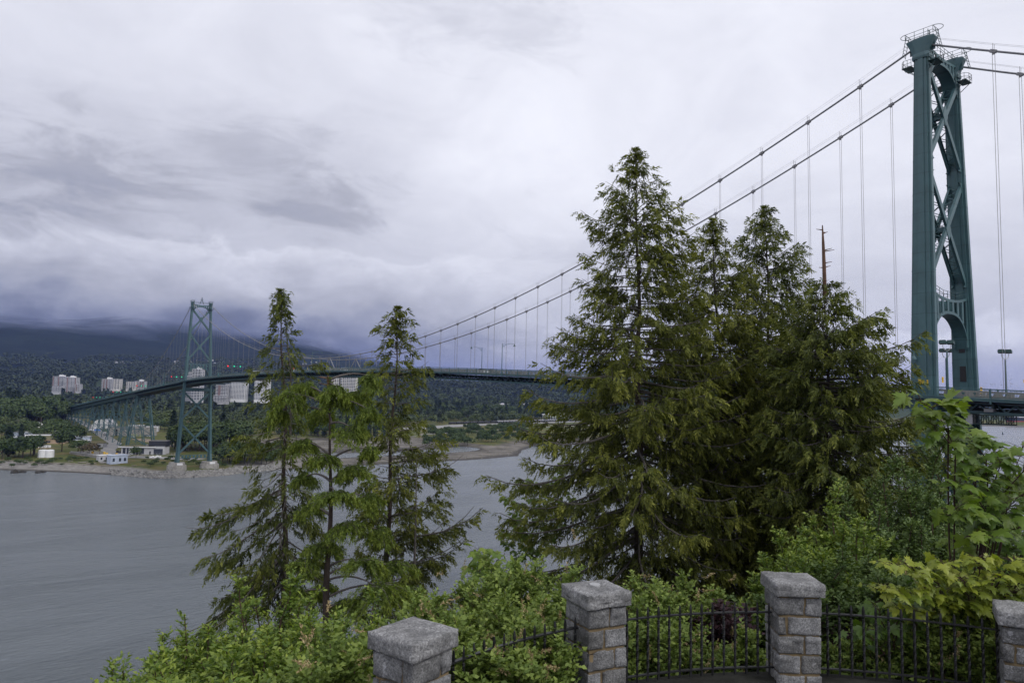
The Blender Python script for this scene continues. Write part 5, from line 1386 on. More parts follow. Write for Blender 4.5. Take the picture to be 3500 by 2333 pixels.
# ship, barges, buoy at right
p = P(2360, 975, 2300); x0, y0 = Pz(2311, 976, 0)[:2]
t = thing('bulk_carrier', 'anchored ship with a red lower hull at the right edge', 'ship', (x0, y0, 0)); t.rotation_euler = (0, 0, -YAW+.06)
def hull(z, dx, w): return [(dx, 0, z), (14+dx*.4, -w, z), (178, -w, z), (186, -w*.6, z), (186, w*.6, z), (178, w, z), (14+dx*.4, w, z)]
mb = MB(); mb.loft([hull(-3, 5, 13), hull(13, 0, 15)]); ob(mb, 'lower_hull', M['redhull'], t)
mb = MB(); mb.loft([hull(13.02, 0, 15.05), hull(21, -4, 15.3), hull(23, -5, 15.3)]); ob(mb, 'upper_hull', M['charcoal'], t)
mb = MB(); [mb.box((40+28*i, 0, 24.5), (18, 22, 3)) for i in range(4)]; mb.box((165, 0, 36), (16, 26, 27)); ob(mb, 'deckhouse', M['white'], t)
mb = MB(); [mb.tube([(30+32*i, 0, 23), (30+32*i, 0, 40)], .9, 6) for i in range(4)]; [mb.bar((30+32*i, 0, 38), (46+32*i, 0, 33), .9) for i in range(4)]; ob(mb, 'deck_crane', M['tan'], t)
for u0, u1, v, lb in ((2200, 2231, 969, 'long dark barge beside the near tower leg on the far water'), (2262, 2312, 968, 'long dark barge left of the red ship')):
    a = Pz(u0, v+2, 0); c = Pz(u1, v+2, 0); t = thing('barge', lb, 'barge', ((a[0]+c[0])/2, (a[1]+c[1])/2, 0)); L = math.dist(a[:2], c[:2]); t.rotation_euler = (0, 0, math.atan2(c[1]-a[1], c[0]-a[0]))
    mb = MB(); mb.prism([(-L/2, 1), (-L/2+4, -1), (L/2-4, -1), (L/2, 1), (L/2, 5), (-L/2, 5)], 'y', -7, 7); ob(mb, 'hull', M['charcoal'], t); mb = MB(); [mb.box((-L/2+L*f, 0, 7), (L*.12, 9, 4)) for f in (.15, .4, .7, .88)]; ob(mb, 'deck_cargo', M['grey'], t)
x, y = at(2303, 997, 0); t = thing('buoy', 'small dark navigation buoy on the water right of the near tower', 'buoy', (x, y, 0)); mb = MB(); rr = lambda z, r: [(r*math.cos(2*PI*k/9), r*math.sin(2*PI*k/9), z) for k in range(9)]; mb.loft([rr(-.5, 1.6), rr(.7, 1.7), rr(1.0, 1.4)]); ob(mb, 'float', M['charcoal'], t); mb = MB(); mb.loft([rr(1.0, 1.0), rr(4.0, .5), rr(4.1, .8), rr(4.9, .6)]); ob(mb, 'tower', M['dgreen'], t)
# ------------------------------------------------------------------ the bluff the viewer stands on
VC = CAM[:2] + HR[:2]*3.2 + HF[:2]*3.5            # centre of the round lookout
GZ = 54.9
def bluff_h(x, y):
    x = np.asarray(x, float); y = np.asarray(y, float)
    r = np.hypot(x-VC[0], y-VC[1])
    o = np.maximum(0, np.minimum(r-5.75, (y-(VC[1]-6))*1.0 + 3*fbm(x/25, y/25, 3)))
    h = GZ - .95*o + .9*fbm(x/6, y/6, 3)*sstep(o, .3, 4) - .15*sstep(o, 0.05, .4)
    return np.maximum(h, -3)
_ax = np.concatenate([np.linspace(-420, -175, 40), np.linspace(-170, -95, 151), np.linspace(-90, 320, 70)])
_ay = np.concatenate([np.linspace(-320, -75, 30), np.linspace(-72, 0, 145), np.linspace(2, 60, 30)])
X, Y = np.meshgrid(_ax, _ay); Z = bluff_h(X, Y); nx, ny = len(_ax), len(_ay)
i = np.arange(ny-1)[:, None]*nx+np.arange(nx-1)[None]; F = np.stack([i, i+1, i+nx+1, i+nx], -1).reshape(-1, 4)
M['soil'] = mat('leafy_soil', (0.022, 0.020, 0.012), 0.98, var=0.5, vscale=1.2, bump=0.05, bscale=6)
tag(np_mesh('ground', np.stack([X, Y, Z], -1).reshape(-1, 3), F, M['soil'], smooth=True), 'steep wooded bluff below the lookout', kind='structure')

# ------------------------------------------------------------------ tall conifers in front
F_CEDAR = foliage('cedar_sprays', (.022, .030, .007), (.095, .112, .020), (.250, .255, .045), 0.34, 0.6, 0.25, 0.8)
F_CEDAR2 = foliage('cedar_sprays_dark', (.018, .028, .007), (.080, .100, .020), (.215, .228, .042), 0.32, 0.6, 0.25, 0.8)
F_HEM = foliage('hemlock_sprays', (.026, .042, .009), (.100, .145, .022), (.290, .340, .050), 0.32, 0.6, 0.25, 0.9)

class Sprays:
    def __init__(s): s.p = []; s.d = []; s.n = []; s.L = []; s.t = []
    def add(s, p, d, n, L, t): s.p.append(p); s.d.append(d); s.n.append(n); s.L.append(L); s.t.append(t)
    def mesh(s, name, m, parent, k=13, wr=0.30):
        """each spray is a small drooping frond: leaflets in pairs along a midrib"""
        p = np.array(s.p); d = nrm(np.array(s.d)); n = np.array(s.n); L = np.array(s.L); t = np.array(s.t)
        n = nrm(n-d*np.sum(n*d, -1, keepdims=True)); sd = np.cross(d, n)
        V = []; T = []; N_ = len(p)
        for j in range(k):
            f = j/(k-1); a = (.75-.35*f)*(1 if j % 2 else -1)+RNG.normal(size=N_)*.2
            if j == k-1: a = a*.15
            dd = d*np.cos(a)[:, None]+sd*np.sin(a)[:, None]+.18*RNG.normal(size=(N_, 3)); dd[:, 2] -= .12+.25*f
            ll = L*(.50-.26*f)*(.65+.6*RNG.random(N_))
            q = p+d*(L*f*.85)[:, None]; q[:, 2] -= L*f*f*.18
            v, _ = blades(q, dd, n+.5*RNG.normal(size=(N_, 3)), ll, ll*wr*(.75+.5*RNG.random(N_)), .12, .5, .10)
            V.append(v); T.append(np.clip(t+.10*RNG.normal(size=N_)+.20*(f-.4), 0, 1))
        V = np.concatenate(V); T = np.concatenate(T)
        return np_mesh(name, V, np.arange(len(V)).reshape(-1, 4), m, parent, T)

def conifer(name, label, trunk, dep, prof, nb, fm, rad=.27, kind='cedar', seed=1, density=1.0, bare=.22, snag=None, spray=.40, extra=None, twist=0.0, barkm='bark', vtop=None, clump=1.0, tilt=(.34, -.41), pads=None):
    rs = random.Random(seed)
    top = P(*trunk[0], dep); low = P(*trunk[-1], dep)
    gz = float(bluff_h(low[0], low[1]))
    base = np.array([low[0], low[1], gz-.3])
    t = thing(name, label, 'tree', base, 'tall conifers on the bluff')
    tp = [P(u, v, dep) for u, v in trunk]
    path = tp+[base]
    def trunk_at(z):
        for a, b in zip(path, path[1:]):
            if b[2] <= z <= a[2]: f = (z-b[2])/(a[2]-b[2]+1e-6); return b+(a-b)*f
        return path[0].copy()
    Htot = top[2]-base[2]
    rr = lambda z: max(.010, rad*((top[2]-z)/Htot)**.95+.006)
    mb = MB()
    zs = np.linspace(base[2], top[2], 26)
    mb.tube([trunk_at(z)+np.array([.05*math.sin(z*1.3+seed), .05*math.cos(z*.9+seed), 0]) for z in zs], [rr(z) for z in zs], 9)
    S = Sprays()
    pv = sorted(prof); 
    def dz(v, u=trunk[0][0]): return P(u, v, dep)[2]
    pz = np.array([dz(q[0]) for q in pv])[::-1]; pl = np.array([q[1] for q in pv])[::-1]*dep/1612; pr = np.array([q[2] for q in pv])[::-1]*dep/1612
    zhi = pz[-1]; zlo = pz[0]
    bm_ = MB()
    nb = int(nb*1.3) if pads is None else 0
    for i in range(nb):
        f = (i+rs.random()*.9)/nb
        if kind == 'cedar': f = f**1.15
        zt = zhi-(zhi-zlo)*f                          # height of the branch tip
        az = i*2.39996+rs.uniform(-.4, .4)+twist
        if kind == 'open': az = i*2.39996+rs.uniform(-.9, .9)
        c = math.cos(az)                              # +1 = to the viewer's right
        l, r_ = np.interp(zt, pz, pl), np.interp(zt, pz, pr)
        m_ = (l+r_)/2
        Lx = (r_ if c > 0 else l); L = (abs(c)**1.0*Lx+(1-abs(c))*m_*.9)*rs.choice((1.13, 1.0, .92, .70, .50) if kind != 'open' else (1.0, .98, .8, .55, .38, .3))*rs.uniform(.92, 1.06)
        if L < .12: L = .12+.15*rs.random()
        hd = HR*math.cos(az)+HF*math.sin(az); sd = np.array([-hd[1], hd[0], 0])
        if kind == 'hemlock': rise = lambda s: .50*s-.85*s*s-.25*s**4
        elif f < .12: rise = lambda s: 1.0*s-.25*s*s
        elif kind == 'sweep': q_ = -.30-.45*f; rise = lambda s, q_=q_: q_*s+.25*s**3
        else: q_ = tilt[0]+(tilt[1]-tilt[0])*f; rise = lambda s, q_=q_: q_*s-.42*s*s+.48*s**3.2
        z0 = zt-rise(1.0)*L
        z0 = min(z0, zhi+.2)
        o = trunk_at(z0)
        n = 8; pts = []
        wob = rs.uniform(-.25, .25)
        for j in range(n+1):
            s = j/n; pts.append(o+hd*(L*s)+np.array([0, 0, rise(s)*L])+sd*(wob*L*s*s*.5+.02*L*math.sin(7*s+i)))
        br = max(.010, min(.085, .011*L+.008)); 
        bm_.tube(pts, [br*(1-.82*(j/n)) for j in range(n+1)], 5, caps=False)
        # side twigs carrying flat sprays
        s0 = bare if f > .1 else .05
        nt_ = max(3, int((L*(1-s0))/.105*density))
        for j in range(nt_):
            s = s0+(1-s0)*(j+rs.random())/nt_
            k = min(n-1, int(s*n)); p = pts[k]+(pts[k+1]-pts[k])*(s*n-k); bd = nrm(pts[k+1]-pts[k])
            if rs.random() < .14*(1-f*.3): continue
            if kind == 'open' and math.sin(s*9+i*1.7)+.5*math.sin(s*23+i) < (-.38 if f > .12 else -.75): continue
            side = 1 if j % 2 else -1
            tl = (.24+.42*math.sin(PI*min(1, (s-s0)/(1-s0)*.85+.12)))*min(1.0, .35+L*.28)*rs.uniform(.6, 1.25)*clump
            td = nrm(bd*.75+sd*side*rs.uniform(.45, 1.0)+np.array([0, 0, rs.uniform(-.55, .12) if kind != 'hemlock' else rs.uniform(-.7, .05)]))
            ns = max(1, int(tl/.13)); tc = rs.uniform(-.16, .2)
            if tl > .45 and kind != 'hemlock': bm_.tube([p, p+td*tl*.5+np.array([0, 0, -.04]), p+td*tl*.9+np.array([0, 0, -.12])], [.008, .005, .003], 3, caps=False)
            for e in range(ns):
                w = (e+.6)/ns; q = p+td*(tl*w)+np.array([0, 0, -.22*tl*w*w])
                dd = td*.75+bd*.25+np.array([0, 0, -.45-.35*w])+np.array([rs.gauss(0, .25) for _ in range(3)])
                nn = np.array([rs.gauss(0, 1), rs.gauss(0, 1), .45])
                # outer sprays paler: young growth, plus sunlit tips painted into the tint
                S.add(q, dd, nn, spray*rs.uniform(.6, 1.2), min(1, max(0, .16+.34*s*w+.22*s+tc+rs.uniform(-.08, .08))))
    # weeping pads: a limb out to each, a dome of hanging sprays over its end
    for i, (u, v, w, hgt, off) in enumerate(pads or []):
        c = P(u, v, dep+off); o = trunk_at(min(c[2]+rs.uniform(-.5, .25), zhi)); a, hh = w*dep/1612, hgt*dep/1612
        mid = (o+c)/2+np.array([0, 0, .22*np.linalg.norm(c-o)]); q = np.linspace(0, 1, 8)[:, None]; pts = (1-q)**2*o+2*q*(1-q)*mid+q*q*c
        bm_.tube(list(pts), list(np.linspace(.045, .014, 8)), 6, caps=False)
        for k in range(int(13+9*a)):
            az = rs.uniform(0, 6.28); e = np.array([math.cos(az)*a, math.sin(az)*a*.8, -hh*rs.uniform(.2, 1.0)])*rs.uniform(.5, 1.05); m2 = c+e*.5+np.array([0, 0, .28*a])
            tw = (1-q)**2*(c+np.array([0, 0, .05]))+2*q*(1-q)*m2+q*q*(c+e); bm_.tube(list(tw), [.012]*4+[.007]*4, 3, caps=False)
            for g in range(int(20+26*a)):
                s_ = rs.random()**.75; kk = min(6, int(s_*7)); pt = tw[kk]+(tw[kk+1]-tw[kk])*(s_*7-kk)+np.array([rs.gauss(0, .07), rs.gauss(0, .07), rs.gauss(0, .04)])
                dd = (tw[kk+1]-tw[kk]); dd = dd/np.linalg.norm(dd)*.6+np.array([rs.gauss(0, .45), rs.gauss(0, .45), -.40])
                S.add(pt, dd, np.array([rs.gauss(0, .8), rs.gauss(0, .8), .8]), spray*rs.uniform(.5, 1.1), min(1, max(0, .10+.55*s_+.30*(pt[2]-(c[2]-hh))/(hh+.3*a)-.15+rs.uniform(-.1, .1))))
    # leader: short sprays round the tip of the stem
    if not snag or kind == 'hemlock':
        for i in range(90):
            q = rs.random()**1.3; z = zhi+.05-q*1.1; a_ = rs.uniform(0, 6.28); o = trunk_at(z)
            S.add(o, np.array([math.cos(a_)*.8, math.sin(a_)*.8, .55-.5*q]), np.array([rs.gauss(0, 1), rs.gauss(0, 1), .4]), spray*(.55+.6*q), .3+.4*rs.random())
    if snag:
        zz = [P(*q, dep) for q in snag]; mbs = MB(); mbs.tube(zz, [.018, .05, .065, .075][:len(zz)], 7)
        for i in range(13):
            a = zz[0]+(zz[-1]-zz[0])*rs.uniform(.04, .95); az = rs.uniform(0, 6.28); l = rs.uniform(.12, .4); mbs.tube([a, a+np.array([math.cos(az)*l, math.sin(az)*l, rs.uniform(-.02, .12)])], [.022, .008], 4)
        mbs.build('dead_top', M['snag'], t)
    for a, b, w in (extra or []):
        pts = [P(*q, dep+w) for q in (a, b)] if not isinstance(a[0], tuple) else [P(*q, dep+w) for q in a]
        bm_.tube(pts, [.05]+[.03]*(len(pts)-2)+[.012] if len(pts) > 2 else [.05, .02], 5)
    mb.build('trunk', M[barkm], t)
    bm_.build('branches', M['bark_grey'], t, fix=False)
    S.mesh('crown', fm, t)
    return t

T4P = [(345, 0, 0), (372, 30, 20), (420, 72, 60), (462, 112, 105), (520, 112, 108), (560, 100, 118), (640, 185, 140), (700, 150, 150), (760, 205, 180), (850, 225, 220), (905, 285, 240), (1000, 300, 260), (1060, 308, 265), (1160, 322, 270), (1250, 300, 250), (1340, 250, 235), (1430, 170, 180)]
conifer('cedar_tree', 'tallest cedar, centre right of the view, rising across the bridge cables', [(1460, 345), (1466, 700), (1468, 1330)], 27, T4P, 205, F_CEDAR, .33, 'cedar', 3)
T5P = [(505, 0, 0), (545, 35, 30), (600, 55, 70), (680, 90, 110), (760, 130, 140), (860, 150, 150), (1000, 180, 170), (1150, 190, 180), (1330, 180, 170), (1420, 150, 150)]
conifer('cedar_tree', 'second cedar, just right of the tallest one with its top under the cables', [(1636, 505), (1650, 800), (1680, 1330)], 29, [(v, l*1.18, r*1.1) for v, l, r in T5P], 205, F_CEDAR, .30, 'cedar', 5)
T6P = [(477, 0, 0), (505, 40, 25), (540, 52, 60), (590, 60, 85), (680, 75, 90), (780, 95, 95), (900, 130, 120), (1050, 150, 150), (1200, 160, 160), (1330, 160, 160), (1420, 140, 140)]
conifer('cedar_tree', 'dark narrow-topped cedar left of the dead snag', [(1756, 477), (1768, 800), (1774, 1330)], 30, [(v, l*1.1, r*1.08) for v, l, r in T6P], 205, F_CEDAR2, .30, 'cedar', 8)
T7P = [(640, 10, 15), (665, 50, 42), (700, 100, 70), (730, 115, 130), (765, 120, 195), (800, 130, 150), (850, 140, 205), (900, 150, 170), (960, 160, 212), (1040, 170, 225), (1120, 175, 195), (1220, 165, 160), (1330, 150, 130), (1400, 120, 100)]
conifer('cedar_tree', 'broad cedar with a bare brown broken top beside the near tower', [(1893, 640), (1900, 900), (1905, 1330)], 25, T7P, 225, F_CEDAR2, .28, 'cedar', 12, snag=[(1889, 517), (1891, 560), (1893, 610), (1895, 680)])
T1P = [(668, 0, 0), (690, 18, 14), (730, 34, 22), (775, 52, 26), (800, 62, 92), (840, 70, 85), (880, 92, 55), (930, 98, 60), (965, 118, 50), (1000, 140, 60), (1060, 100, 75), (1110, 130, 90), (1160, 170, 90), (1210, 218, 105), (1260, 190, 110), (1310, 250, 115), (1380, 290, 120), (1440, 325, 100), (1490, 250, 80)]
conifer('cedar_tree', 'thin open cedar, leftmost of the tall trees, beside the far tower', [(645, 668), (652, 870), (655, 1330)], 26, T1P, 150, F_CEDAR2, .24, 'open', 21, density=1.1, bare=.30, tilt=(.30, -.80), extra=[(((667, 1000), (668, 850), (661, 800), (655, 720)), None, 0.2)])
PADS = [(668, 905, 42, 55, -.3), (700, 885, 36, 30, .2), (640, 945, 22, 45, 0), (770, 890, 40, 60, -.3), (815, 905, 45, 60, .3), (855, 865, 30, 50, .2), (845, 940, 34, 60, -.2), (745, 940, 40, 50, 1.2), (700, 1015, 34, 34, .3), (810, 985, 44, 44, -.5), (850, 1030, 30, 40, .8), (745, 1050, 40, 36, -.6), (815, 1075, 48, 44, .2), (700, 1095, 36, 30, 1.0), (770, 1135, 58, 34, -.8), (845, 1140, 44, 50, .3), (715, 1165, 36, 36, .4), (800, 1205, 56, 36, -.4), (872, 1215, 40, 50, .9), (745, 1255, 60, 34, .1), (700, 1290, 38, 30, -.5), (835, 1290, 58, 40, -.6), (905, 1300, 60, 40, .2), (870, 1350, 78, 60, -1.0), (930, 1355, 52, 44, -.3), (800, 1385, 50, 40, .3), (740, 1350, 40, 30, .8), (955, 1420, 42, 34, .2), (690, 1360, 40, 40, 0)]
conifer('hemlock_tree', 'weeping hemlock with bright drooping pads and a snapped orange top', [(757, 868), (762, 1000), (750, 1390)], 23, [(872, 40, 40), (1470, 60, 160)], 0, F_HEM, .27, 'hemlock', 31, spray=.22, snag=[(753, 862), (754, 872), (756, 890)], pads=PADS)
T3P = [(708, 0, 0), (740, 55, 45), (775, 32, 62), (830, 52, 85), (885, 55, 62), (930, 45, 112), (1000, 52, 130), (1060, 56, 200), (1100, 60, 222), (1180, 60, 235), (1250, 62, 180), (1320, 62, 185), (1400, 60, 120)]
conifer('cedar_tree', 'slender cedar right of the weeping hemlock with limbs reaching out over the water', [(915, 708), (905, 900), (886, 1330)], 27, T3P, 150, F_CEDAR, .25, 'open', 44, density=1.2, bare=.22, tilt=(.20, .42), extra=[(((952, 1300), (955, 1180), (957, 1050)), None, -1.0)])
# ------------------------------------------------------------------ the round stone lookout
def lk(lat, dp, z): return np.array([CAM[0]+HR[0]*lat+HF[0]*dp, CAM[1]+HR[1]*lat+HF[1]*dp, z])
RA = 5.24; LC = (3.2, 3.45)                              # arc the piers stand on (lateral, depth)
PIERS = [(-0.83, 6.46), (1.0, 8.10), (3.44, 8.68), (5.80, 8.05)]
def m_granite(name, col, sc=1.0):
    m = bpy.data.materials.new(name); t = nt(m); b = NB(t)
    out = b.n('ShaderNodeOutputMaterial'); p = b.n('ShaderNodeBsdfPrincipled', inp={'Roughness': 0.9, 'Specular IOR Level': 0.25}); tc = b.n('ShaderNodeTexCoord')
    n1 = b.noise(tc.outputs['Object'], 3.2*sc, 6, 0.7); n2 = b.noise(tc.outputs['Object'], 55*sc, 4, 0.75); n3 = b.noise(tc.outputs['Object'], 9*sc, 5, 0.75)
    c = b.ramp(n2, [(0.34, tuple(x*.42 for x in col)), (0.5, col), (0.66, tuple(x*1.75 for x in col))])
    c = b.mix(b.math('MULTIPLY', b.smooth(n1, .42, .66), .80), c, tuple(x*.40 for x in col))      # soot and lichen stains
    c = b.mix(b.math('MULTIPLY', b.smooth(n3, .58, .72), .55), c, (.42, .42, .43))
    gi = b.n('ShaderNodeNewGeometry'); isl = b.ramp(gi.outputs['Random Per Island'], [(0, (.58, .57, .55)), (.5, (1, 1, 1)), (1, (1.0, 1.0, 1.0))]); isl2 = b.mix(1.0, isl, (1.25, 1.25, 1.25), 'MULTIPLY'); c = b.mix(1.0, c, isl2, 'MULTIPLY')      # every block its own shade
    t.links.new(c, p.inputs['Base Color'])
    bn = b.n('ShaderNodeBump', inp={'Strength': 1.0, 'Distance': 0.018}); t.links.new(b.math('ADD', b.math('MULTIPLY', n2, .5), n3), bn.inputs['Height']); t.links.new(bn.outputs[0], p.inputs['Normal'])
    t.links.new(p.outputs[0], out.inputs[0]); return m
M['granite'] = m_granite('rock_faced_granite', (.135, .135, .135)); M['capstone'] = m_granite('weathered_granite_cap', (.205, .205, .206), .8)
M['mortar'] = mat('ochre_lime_mortar', (.13, .095, .05), .95, var=.45, vscale=6, bump=.004, bscale=60)
M['iron'] = mat('black_painted_iron', (.010, .010, .011), .45, .0, var=.4, vscale=8)
M['kerb'] = mat('dark_concrete_kerb', (.022, .022, .019), .95, spec=.08, var=.5, vscale=3, bump=.006, bscale=40)  # kerb concrete in a much darker tone
def rough_block(c, d, rz, seed, amp, nseg=7, bev=.022, faces='all'):
    """rock-faced stone: a rounded block whose faces are hammered uneven"""
    bm = bmesh.new(); bmesh.ops.create_cube(bm, size=1.0)
    bmesh.ops.subdivide_edges(bm, edges=bm.edges[:], cuts=nseg, use_grid_fill=True)
    Rz = Matrix.Rotation(rz, 3, 'Z'); rs = random.Random(seed); o = (rs.random()*50, rs.random()*50, rs.random()*50)
    from mathutils import noise as mn
    for v in bm.verts:
        p = Vector((v.co.x*d[0], v.co.y*d[1], v.co.z*d[2])); e = [d[k]/2-abs(p[k]) for k in range(3)]
        e2 = sorted(e)[1]
        out = Vector((0, 0, 0))
        for k in range(3):
            if e[k] < 1e-4: out[k] += math.copysign(1, p[k])
        edge = min(1, e2/(.22*min(d)))
        q = Vector((p.x*5+o[0], p.y*5+o[1], p.z*5+o[2]))
        dsp = (mn.fractal(q, 1.0, 2.1, 4)*amp*1.1+mn.cell(q*1.3)*amp*.55)*(.35+.65*edge)-bev*(1-edge)**2*.9
        v.co = Rz @ (p+out.normalized()*dsp if out.length else p) + Vector(c)
    vs = [v.co[:] for v in bm.verts]; bm.verts.index_update(); fs = [tuple(v.index for v in f.verts) for f in bm.faces]; bm.free()
    return vs, fs
PL = ['nearest stone pier, its cap seen from above, left of the curved fence', 'stone pier with a chipped cap and round survey mark behind the nearest pier', 'squared stone pier with ochre mortar joints between the two iron fence panels', 'stone pier cut off by the right edge under the maple leaves']
PCAP = [56.30, 56.27, 56.27, 56.14]
def pier(i):
    lat, dp = PIERS[i]; c = lk(lat, dp, GZ); zc = PCAP[i]
    # the piers face the centre of the arc
    ang = -YAW + math.atan2(-(lat-LC[0]), dp-LC[1])
    t = thing('stone_pier', PL[i], 'pillar', c, 'stone piers of the lookout')
    W = .50; ct = .165; zb = GZ-.12; n = 6; ztop = zc-ct; hh = (ztop-zb)/n
    mb = MB(); mb.box((c[0], c[1], (zb+ztop)/2), (W-.045, W-.045, ztop-zb), rz=ang); mb.build('mortar_core', M['mortar'], t)
    sm = MB(); rs = random.Random(50+i)
    for k in range(n):
        z = zb+hh*(k+.5); spl = rs.uniform(-.10, .10)+(.08 if k % 2 else -.08)
        for sx in (0, 1):
            x0, x1 = (-W/2, spl-.009) if sx == 0 else (spl+.009, W/2)
            for sy in (0, 1):
                y0, y1 = (-W/2, -spl-.009) if sy == 0 else (-spl+.009, W/2)
                cx, cy = (x0+x1)/2, (y0+y1)/2; ca, sa = math.cos(ang), math.sin(ang)
                sm.add(*rough_block((c[0]+cx*ca-cy*sa, c[1]+cx*sa+cy*ca, z), (x1-x0, y1-y0, hh-.018), ang, rs.randrange(9999), .020, 8, .010))
    sm.build('stone_shaft', M['granite'], t, smooth=True, fix=False)
    cm = MB(); cm.add(*rough_block((c[0], c[1], zc-ct/2), (.585, .585, ct), ang, 300+i, .012 if i != 1 else .024, 15, .014)); cp = cm.build('cap', M['capstone'], t, smooth=True, fix=False)
    if i == 1:
        k = MB(); k.tube([(c[0]+.03, c[1]+.05, zc-.012), (c[0]+.03, c[1]+.05, zc+.014)], .062, 16); k.build('survey_mark', M['steelpole'], cp)
    return t
for i in range(4): pier(i)
def arc_pts(i, j, n, z):
    a = [math.atan2(PIERS[k][1]-LC[1], PIERS[k][0]-LC[0]) for k in (i, j)]; r = [math.hypot(PIERS[k][0]-LC[0], PIERS[k][1]-LC[1]) for k in (i, j)]
    out = []
    for q in range(n+1):
        f = q/n; an = a[0]+(a[1]-a[0])*f; rr = r[0]+(r[1]-r[0])*f; out.append(lk(LC[0]+rr*math.cos(an), LC[1]+rr*math.sin(an), z))
    return out
FL = ['curved iron fence overgrown with leaves between the nearest pier and the chipped-cap pier', 'iron fence between the chipped-cap pier and the squared pier', 'iron fence in front of the maple leaves between the squared pier and the right-edge pier']
barmesh = None
for i in range(3):
    zt = 55.86
    mid = arc_pts(i, i+1, 2, zt)[1]
    t = thing('iron_fence', FL[i], 'fence', (mid[0], mid[1], GZ), 'curved iron fence panels of the lookout')
    for z, nm in ((zt, 'top_rail'), (zt-.64, 'bottom_rail')):
        mb = MB(); pts = arc_pts(i, i+1, 24, z); pts = pts[2:-2]
        for a, b_ in zip(pts, pts[1:]): mb.bar(a, b_, .042, .014)
        mb.build(nm, M['iron'], t)
    nb_ = 17
    for q, p in enumerate(arc_pts(i, i+1, nb_+1, zt)[1:-1]):
        if q in (0, nb_-1): p = p
        if barmesh is None:
            mb = MB(); prev = None; rings = []
            for s in range(33):                         # twisted square bar with a blunt spear head
                z = -.72+.83*s/32; tw = 0 if (s < 6 or s > 26) else (s-6)*.42; r = .0165 if s < 30 else .0165*(33-s)/3.6+.003
                rings.append([(r*math.cos(tw+PI/4+k*PI/2), r*math.sin(tw+PI/4+k*PI/2), z) for k in range(4)])
            mb.loft(rings); o = mb.build('bar', M['iron']); barmesh = o.data; o.parent = t
        else:
            o = bpy.data.objects.new('bar', barmesh); COL.objects.link(o); o.parent = t
        o.location = (p[0]-mid[0], p[1]-mid[1], zt-GZ); o.rotation_euler = (0, 0, -YAW+.4*q)
    # kerb under the fence
    mb = MB(); pts = arc_pts(i, i+1, 22, 0); rings = []
    for p in pts:
        d = nrm(np.array([p[0]-VC[0], p[1]-VC[1], 0])); rings.append([tuple(p+d*a+np.array([0, 0, z])) for a, z in ((-.17, GZ-.1), (-.165, GZ+.19), (-.14, GZ+.215), (.13, GZ+.215), (.15, GZ-.4))])
    mb.loft(rings); tag(mb.build('kerb_wall', M['kerb']), ['low dark kerb wall under the overgrown fence by the nearest pier', 'low dark kerb wall under the fence left of the squared pier', 'low dark kerb wall under the fence right of the squared pier'][i], 'kerb', 'low kerb walls of the lookout')
mb = MB(); n = 48; mb.add([tuple(lk(LC[0], LC[1], GZ+.012))]+[tuple(lk(LC[0]+5.45*math.cos(2*PI*k/n), LC[1]+5.45*math.sin(2*PI*k/n), GZ+.012)) for k in range(n)], [(0, 1+k, 1+(k+1) % n) for k in range(n)])
tag(mb.build('path', mat('dark_lookout_asphalt', (.012, .012, .011), .95, spec=.05, var=.5, vscale=2, bump=.006, bscale=70), fix=False), 'dark asphalt floor of the round lookout', kind='structure')  # floor asphalt set darker than the roadway's

# ------------------------------------------------------------------ shrubs and maple in front
F_SHRUB = foliage('bright_shrub_leaves', (.034, .062, .010), (.085, .142, .020), (.280, .335, .050), 0.3, 0.5, 0.35, 1.5)
F_SHRUB_D = foliage('dark_shrub_leaves', (.022, .042, .012), (.062, .105, .026), (.140, .195, .045), 0.25, 0.5, 0.35, 1.5)
F_OCEAN = foliage('oceanspray_leaves', (.038, .064, .014), (.098, .148, .028), (.235, .290, .060), 0.28, 0.6, 0.3, 1.5)
F_MAPLE = foliage('maple_leaves', (.035, .072, .010), (.085, .150, .018), (.215, .270, .032), 0.38, 0.45, 0.4, 2.0)
F_MAPLE_Y = foliage('young_maple_leaves', (.060, .100, .012), (.150, .205, .022), (.320, .335, .038), 0.38, 0.45, 0.4, 2.0)
F_PURPLE = foliage('purple_leaves', (.010, .006, .008), (.028, .012, .016), (.055, .022, .028), 0.2, 0.5, 0.3, 2)
F_PLUME = foliage('dry_flower_plumes', (.16, .12, .06), (.28, .21, .11), (.42, .34, .20), 0.2, 0.8, 0.1, 2)
M['stem'] = mat('reddish_brown_stem', (.050, .028, .020), .9, var=.3)
